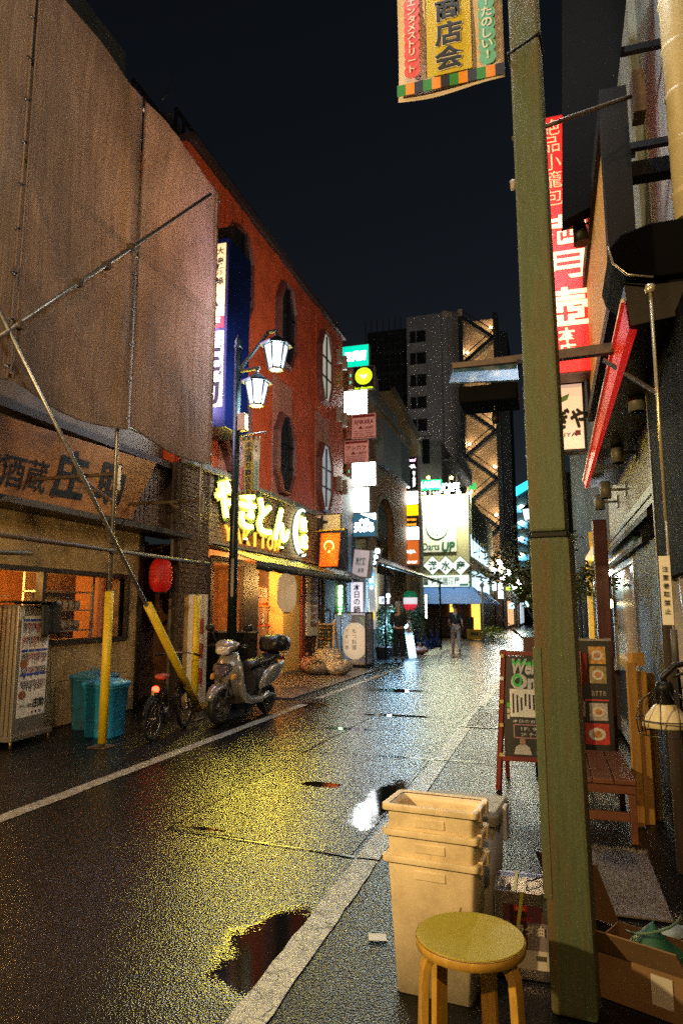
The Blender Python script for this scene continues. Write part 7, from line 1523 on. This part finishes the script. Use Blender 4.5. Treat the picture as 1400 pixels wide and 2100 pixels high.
# yellow framed lit window beyond
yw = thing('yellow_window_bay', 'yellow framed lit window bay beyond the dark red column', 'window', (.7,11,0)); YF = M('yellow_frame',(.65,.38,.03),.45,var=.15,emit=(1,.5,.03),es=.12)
wy0, wy1 = 9.6, 12.6; MB().box(.60,.68,wy0,wy0+.14,.9,2.35).box(.60,.68,wy1-.14,wy1,.9,2.35).box(.60,.68,wy0,wy1,2.35,2.47).box(.60,.68,wy0,wy1,.8,.9).build('frame', YF, yw); MB().box(.66,.665,wy0+.14,wy1-.14,.9,2.35).build('pane', CLEAR, yw)
MB().box(.98,1.0,wy0,wy1,.5,2.6).build('inner_wall', M('inner_grey',(.35,.37,.4),.6,var=.3,stretch=(1,8,1)), yw); MB().box(.75,.9,10.4,11.6,2.1,2.16).build('tube_lamp', E('inner_tube',(.8,.92,1),9), yw); MB().lathe((.8,10.6,1.65),[(.0,-.08),(.09,0),(.0,.09)],12).build('inner_bulb', E('inner_bulb',(1,.75,.3),14), yw)
MB().slab((.59,9.9,1.2),-UY,UZ,.35,.5,.004).build('notice', PAPER, yw); MB().box(.6,1.0,wy0,wy1,0,.8).build('base', OLD, yw)
MB().bar((.55,wy0-.4,2.5),(.75,wy1,2.62),.12,.1).build('hood', YF, yw)
# potted tree
LF = M('slender_leaf',(.07,.10,.03),.45,var=.5,scale=4); tr = thing('potted_tree', 'slender potted tree with fine leaves behind the green pole', 'tree', (.0,8.3,0)); tb = V((.02,8.3,0))
MB().lathe(tb,[(.16,0),(.22,.36),(.24,.38),(.2,.4)],18).build('pot', M('dark_pot'), tr)
tk = MB().tube([tb+UZ*.35,tb+V((.02,0,.9)),tb+V((-.02,.02,1.5)),tb+V((.0,.0,2.1))],[.03,.026,.02,.012],8); cr = MB(); rnd = random.Random(12)
tips = [(-.62,-.1,2.05),(-.5,.1,2.35),(-.75,.0,2.25),(-.35,-.2,1.9),(-.28,.1,2.5),(.3,-.2,1.75),(.45,-.1,2.0),(.55,.1,1.72),(.2,.1,2.4),(-.85,.1,1.95),(.68,-.2,1.85),(-.1,0,2.6)]
for i,tp in enumerate(tips):
    st_ = tb+V((0,0,1.0+.09*i)); e_ = tb+V(tp); md = st_.lerp(e_,.5)+UZ*.10; tk.tube([st_,md,e_],[.012,.008,.004],5)
    for k in range(6):
        c_ = md.lerp(e_,k/5); leafcloud(cr,c_+V((rnd.uniform(-.06,.06),rnd.uniform(-.06,.06),rnd.uniform(-.05,.05))),(.13,.13,.09),26,.075,100+i*9+k,.8)
tk.build('trunk', TWIG, tr); cr.build('crown', LF, tr)
tw_ = MB()
for p_,q_ in (((1110,1325),(1050,1290)),((1105,1330),(1032,1268)),((1060,1300),(1020,1255))): tw_.tube([PY(p_[0],p_[1],7.4),PY((p_[0]+q_[0])/2,(p_[1]+q_[1])/2+8,7.4),PY(q_[0],q_[1],7.4)],[.010,.008,.003],5)
bt_ = thing('bare_twig', 'bare dark twigs reaching left from behind the green pole', 'branch', (.0,7.4,0)); tw_.tube([V((.0,7.4,0)),V((-.03,7.4,.7)),PY(1108,1328,7.4)],[.015,.012,.010],6).build('twigs', TWIG, bt_)
# ================================================================ FOREGROUND THINGS
CRM = M('cream_plastic',(.74,.61,.40),.45,var=.14,scale=7,bump=.06,bscale=40,dirt=(.24,.17,.08),dscale=5,damt=.45)
sb = V((-.51,3.07,0)); br = math.radians(-6); bu = V((math.cos(br),math.sin(br),0)); bv = V((-bu.y,bu.x,0))
def rect(w,d,z,r=.02,c=sb,u=bu,v=bv):
    out = []
    for sx,sy,a0 in ((1,-1,-90),(1,1,0),(-1,1,90),(-1,-1,180)):
        for k in range(4):
            a = math.radians(a0+k*30); out.append(c+u*(sx*(w/2-r)+r*math.cos(a))+v*(sy*(d/2-r)+r*math.sin(a))+UZ*z)
    return out
def pail(z0, label, full):
    t = thing('rubbish_pail', label, 'pail', sb+UZ*z0, 'nested cream pails'); H = .53
    W = lambda z: .315+.055*(z/H); Dp = lambda z: .17+.045*(z/H)
    a = .0 if full else .02
    MB().loft([rect(W(0)-.0,Dp(0),z0+.0),rect(W(H)-.0,Dp(H),z0+H-.03),rect(W(H),Dp(H),z0+H),rect(W(H)-.012,Dp(H)-.012,z0+H),rect(W(H)-.014,Dp(H)-.014,z0+H-.03),rect(W(0)-.012,Dp(0)-.012,z0+.012)],True).build('body', CRM, t)
    MB().loft([rect(W(H)+.002,Dp(H)+.002,z0+H-.022),rect(W(H)+.040,Dp(H)+.036,z0+H-.018),rect(W(H)+.040,Dp(H)+.036,z0+H+.006),rect(W(H)+.022,Dp(H)+.02,z0+H+.010),rect(W(H)-.010,Dp(H)-.010,z0+H+.004)],False).build('rim', CRM, t,.002)
    MB().slab(sb-bv*(Dp(H-.06)/2+.006)+bu*.0+UZ*(z0+H-.060),bu,UZ,.13,.038,.016).build('handle_ledge', CRM, t,.004)
    for s in (-.06,.06): MB().slab(sb+bu*(W(H)/2+.026)+bv*s+UZ*(z0+H-.012),bv,UZ,.035,.05,.02).build('clip', CRM, t,.004)
    return t
p_low = pail(.0,'lowest cream plastic pail carrying two more nested inside',True); pail(.105,'middle cream pail nested between two others',False); pail(.205,'topmost open cream pail of the nested stack',False)
bk = MB(); fr_ = lambda a,z: sb-bv*(.086+.0225*z/.53)+bu*a+UZ*z
bk.tube([fr_(.075,.30),fr_(.105,.285),fr_(.118,.29),fr_(.112,.33),fr_(.124,.37)],.0035,5); bk.build('crack', M('crack_brown',(.18,.12,.06),.7,var=0), p_low)
# grey lidded bin behind
gbn = thing('grey_lidded_bin', 'grey bin with flat lid and side clip behind the cream pails', 'bin', (-.45,3.62,0)); gc_ = V((-.47,3.62,0)); GRY = M('grey_plastic',(.26,.25,.22),.5,var=.2,dirt=(.12,.10,.08),dscale=6,damt=.5); r4 = lambda w,d,z: rect(w,d,z,.03,gc_)
MB().loft([r4(.32,.24,0),r4(.37,.29,.545)]).build('body', GRY, gbn); MB().loft([r4(.41,.33,.546),r4(.415,.335,.59),r4(.39,.31,.612)]).build('lid', GRY, gbn,.004); MB().slab(gc_+bu*.225+UZ*.53,bv,UZ,.07,.16,.02).build('clip', M('pale_clip',(.40,.42,.45),.4), gbn,.006)
# oil can
TIN = M('tin_plate',(.42,.40,.40),.22,.9,var=.25,scale=10,dirt=(.15,.1,.05),dscale=7,damt=.35); oc_ = V((-.175,3.36,0)); ou = V((1,.03,0)).normalized(); ov_ = V((-.03,1,0)).normalized(); oil = thing('oil_tin', 'square tin of frying oil with printed label beside the stool', 'oil tin', oc_); ro = lambda w,d,z,r=.015: rect(w,d,z,r,oc_,ou,ov_)
MB().loft([ro(.236,.236,0),ro(.242,.242,.006),ro(.238,.238,.02),ro(.238,.238,.33),ro(.242,.242,.345),ro(.242,.242,.35),ro(.228,.228,.35),ro(.226,.226,.338)]).build('body', TIN, oil); oz = oc_-ov_*.1195
MB().lathe(oc_+V((-.07,-.05,.338)),[(.024,0),(.024,.018),(.02,.02)],14).build('cap', TIN, oil,0); MB().slab(oz+UZ*.18-ov_*.001,ou,UZ,.165,.235,.001).build('label', M('label_plum',(.10,.03,.045),.35,var=.15), oil); MB().slab(oz+UZ*.17+ou*.03-ov_*.003,ou,UZ,.20,.12,.001).build('label_silver', M('label_silver',(.28,.24,.25),.3,.5,var=.2), oil); MB().slab(oz+UZ*.18-ou*.02-ov_*.005,ou,UZ,.07,.235,.001).build('label_dark', M('label_dark',(.03,.008,.015),.35,var=0), oil)
LW = M('label_white',(.42,.39,.35),.4,var=0); MB().slab(oz+UZ*.285-ou*.01-ov_*.006,ou,UZ,.055,.022,.001).build('brand_oval', M('label_red',(.45,.02,.02),.4,var=0), oil); text('REVA', oz+UZ*.285-ou*.01-ov_*.006,ou,UZ,.035,.010,LW,oil,bold=.02); text('コンパス', oz+UZ*.245-ov_*.006,ou,UZ,.075,.02,M('label_red'),oil,bold=.02); text('サラダ油', oz+UZ*.205+ou*.005-ov_*.006,ou,UZ,.16,.042,LW,oil,bold=.04); MB().slab(oz+UZ*.165-ou*.015-ov_*.006,ou,UZ,.05,.016,.001).build('grade_mark', M('label_red'), oil)
MB().slab(oz+UZ*.085+ou*.035-ov_*.006,ou,UZ,.13,.075,.001).build('barcode_label', M('label_white'), oil); bc = MB()
for k in range(12): bc.slab(oz+UZ*.095+ou*(.05+.0035*k)-ov_*.008,ou,UZ,.0015+.001*(k%2),.02,.0005)
bc.build('barcode', INK, oil); MB().slab(oz+ou*-.015-ov_*.011+UZ*.26,V((1,.03,-.15)),V((.15,0,1)),.014,.19,.001).build('strap', M('yellow_strap',(.42,.40,.06),.4,var=.1), oil); MB().slab(oc_+ou*-.03+UZ*.3525,V((1,0,0)),V((0,1,0)),.014,.235,.001).build('strap', M('yellow_strap'), oil); MB().tube([oc_+V((.02,-.02,.338)),oc_+V((.02,-.02,.36)),oc_+V((.09,.06,.36)),oc_+V((.09,.06,.338))],.004,6).build('carry_handle', TIN, oil)
# stool
STW_ = M('yellow_birch',(.50,.29,.045),.42,var=.25,scale=9,bump=.06,dirt=(.16,.08,.02),dscale=12,damt=.45,stretch=(4,4,1)); SEAT = M('mustard_linoleum',(.33,.275,.016),.5,var=.16,scale=40,bump=.1,bscale=200); sx_ = V((-.315,2.56,0)); stl = thing('round_stool', 'round stool with mustard seat and bent yellow wood legs in the foreground', 'stool', sx_)
MB().lathe(sx_+UZ*.407,[(.178,0),(.186,.004),(.187,.030),(.184,.034)],48).build('seat_rim', STW_, stl); MB().lathe(sx_+UZ*.441,[(.183,0),(.183,.003),(.180,.0045)],48).build('seat_top', SEAT, stl)
MB().lathe(sx_+UZ*.4385,[(.1865,0),(.1865,.0025)],48,caps=False).build('edge_band', M('worn_edge',(.05,.03,.01),.6), stl)
for a in (200,-20,75,140):
    a = math.radians(a); d = V((math.cos(a),math.sin(a),0)); s_ = V((-d.y,d.x,0)); pth = [(.06,.392),(.105,.392),(.130,.386),(.148,.370),(.158,.345),(.162,.30),(.168,.15),(.172,.0)]
    rg = []
    for i,(r,z) in enumerate(pth):
        n0 = pth[max(0,i-1)]; n1 = pth[min(len(pth)-1,i+1)]; tx,tz_ = n1[0]-n0[0],n1[1]-n0[1]; L_ = math.hypot(tx,tz_); nx,nz = -tz_/L_,tx/L_
        rg.append([sx_+d*(r+nx*q*.014)+UZ*(z+nz*q*.014)+s_*w for q,w in ((-1,-.027),(1,-.027),(1,.027),(-1,.027))])
    MB().loft(rg,True,smooth=False).build('leg', STW_, stl,.003)
# cardboard, mat, green sack
CB = M('brown_cardboard',(.17,.095,.04),.75,var=.25,scale=6); tag(MB().slab(V((.06,3.95,.14)),V((1,-.55,.05)),V((-.35,-.1,1)),.34,.30,.006).build('cardboard_flap', CB),'flat brown cardboard leaning behind the green pole base','cardboard')
mt = thing('bristle_mat', 'grey bristle door mat by the bench', 'mat', (.25,4.55,0)); MB().box(.0,.52,4.0,5.05,.002,.016).build('mat', M('grey_mat',(.30,.27,.25),.9,var=.45,scale=30,bump=.8,bscale=160), mt,.004)
tuf = MB(); rnd = random.Random(31)
for _ in range(2600):
    x,y = rnd.uniform(0,.52),rnd.uniform(4.0,5.05); a = rnd.uniform(0,6.3); tuf.add([(x,y,.014),(x+.006*math.cos(a),y+.006*math.sin(a),.014),(x+.012*math.sin(a),y,.014+rnd.uniform(.012,.026))],[(0,1,2)])
o = tuf.build('bristles', M('grey_mat'), mt); o['kind'] = 'stuff'
bx = thing('cardboard_box', 'battered open cardboard box at the lower right', 'box', (.35,3.3,0)); bu2 = V((.9,-.42,0)).normalized(); bv2 = V((.42,.9,0)).normalized(); b0 = V((.33,3.25,0))
for nm,o_,r_,w,h in (('front',b0-bv2*.13,bu2,.36,.22),('back',b0+bv2*.13,-bu2,.36,.20)): MB().slab(o_+UZ*h/2,r_,UZ,w,h,.005).build('side_panel', CB, bx)
for s in (-1,1): MB().slab(b0+bu2*.18*s+UZ*.10,bv2*s,UZ,.26,.20,.005).build('side_panel', CB, bx)
MB().slab(b0-bv2*.20+UZ*.24,bu2,V((-.2,-.35,.45)),.36,.16,.005).build('flap', CB, bx); MB().slab(b0+bu2*.24+UZ*.22,bv2,V((.45,-.2,.2)),.26,.14,.005).build('flap', CB, bx); MB().slab(b0-bv2*.136+bu2*.08+UZ*.1,bu2,UZ,.08,.11,.001).build('shipping_label', M('label_white'), bx)
gs_ = thing('green_sack', 'dark green woven sack slumped in the cardboard box', 'sack', b0+UZ*.02); ph_ = [1,2.2,.4]
MB().grid(26,18,lambda u,v:(b0.x+.02+(.15*math.sin(math.pi*min(1,v*.8+.2))**.6)*(1+.12*math.sin(3*u*6.28+ph_[0])+.06*math.sin(7*u*6.28+v*5))*math.cos(u*6.283),b0.y+.02+(.12*math.sin(math.pi*min(1,v*.9+.12))**.6)*(1+.1*math.sin(4*u*6.28+ph_[1]))*math.sin(u*6.283),.02+.22*v+.05*math.cos(u*6.283+2)*v)).build('sack', M('green_weave',(.012,.075,.035),.5,var=.3,bump=.5,bscale=18), gs_)
MB().tube([b0+V((.02-.11*math.cos(k*.4),.02-.115*math.sin(k*.4+.3),.25+.01*k)) for k in range(8)],.005,5).build('seam', M('pale_green_seam',(.08,.15,.09),.6), gs_)
for k,(x,y,r,lb) in enumerate(((.42,3.75,.03,'small clear bottle lying near the right wall'),)):
    bt2 = thing('clear_bottle', lb, 'bottle', (x,y,0)); MB().cyl((x,y,r),(x+.10,y+.10,r),r,n=12).cyl((x+.10,y+.10,r),(x+.135,y+.135,r),r*.9,.011,n=12).build('bottle', M('blue_clear',(.5,.65,.8),.1,var=0,alpha=.5), bt2); MB().cyl((x+.136,y+.136,r),(x+.15,y+.15,r),.013,n=10).build('cap', WHITE, bt2)
# ================================================================ ADDED UNSEEN LAMPS (built like the lane's own posts)
def added_back_lamp(label, x, y, mat, z=4.6, power=0, col=(1,1,1)):
    t = thing('street_lamp', label, 'street lamp', (x,y,0), 'street lamps of the lane'); MB().cyl((x,y,0),(x,y,z+.7),.085,.055,n=14).bar((x,y,z+.55),(x+.7,y,z+.6),.05).cyl((x+.7,y,z+.6),(x+.7,y,z+.4),.02).build('post', POSTG, t); lantern(t,(x+.7,y,z),mat,.85,power,col)
added_back_lamp('added warm lamp, unseen, behind the viewer on the left kerb', -4.4, -.9, LGW, 2.9, 720, (1,.70,.30))  # added as warm key light for the foreground
pt = thing('street_lamp', 'added warm lamp, unseen behind the green pole', 'street lamp', (-.05,14.2,0), 'street lamps of the lane')  # added out of sight to brighten the red facade
MB().cyl((-.05,14.2,0),(-.05,14.2,5.25),.085,.055,n=14).build('post', POSTG, pt); lantern(pt,(-.05,14.2,5.5),LGW,.85,210,(1,.70,.38))
added_back_lamp('added amber lamp, unseen, behind the viewer on the right', -.2, -4.2, LGW, 5.0, 500, (1,.58,.22))  # added for amber light on the sheets and facades
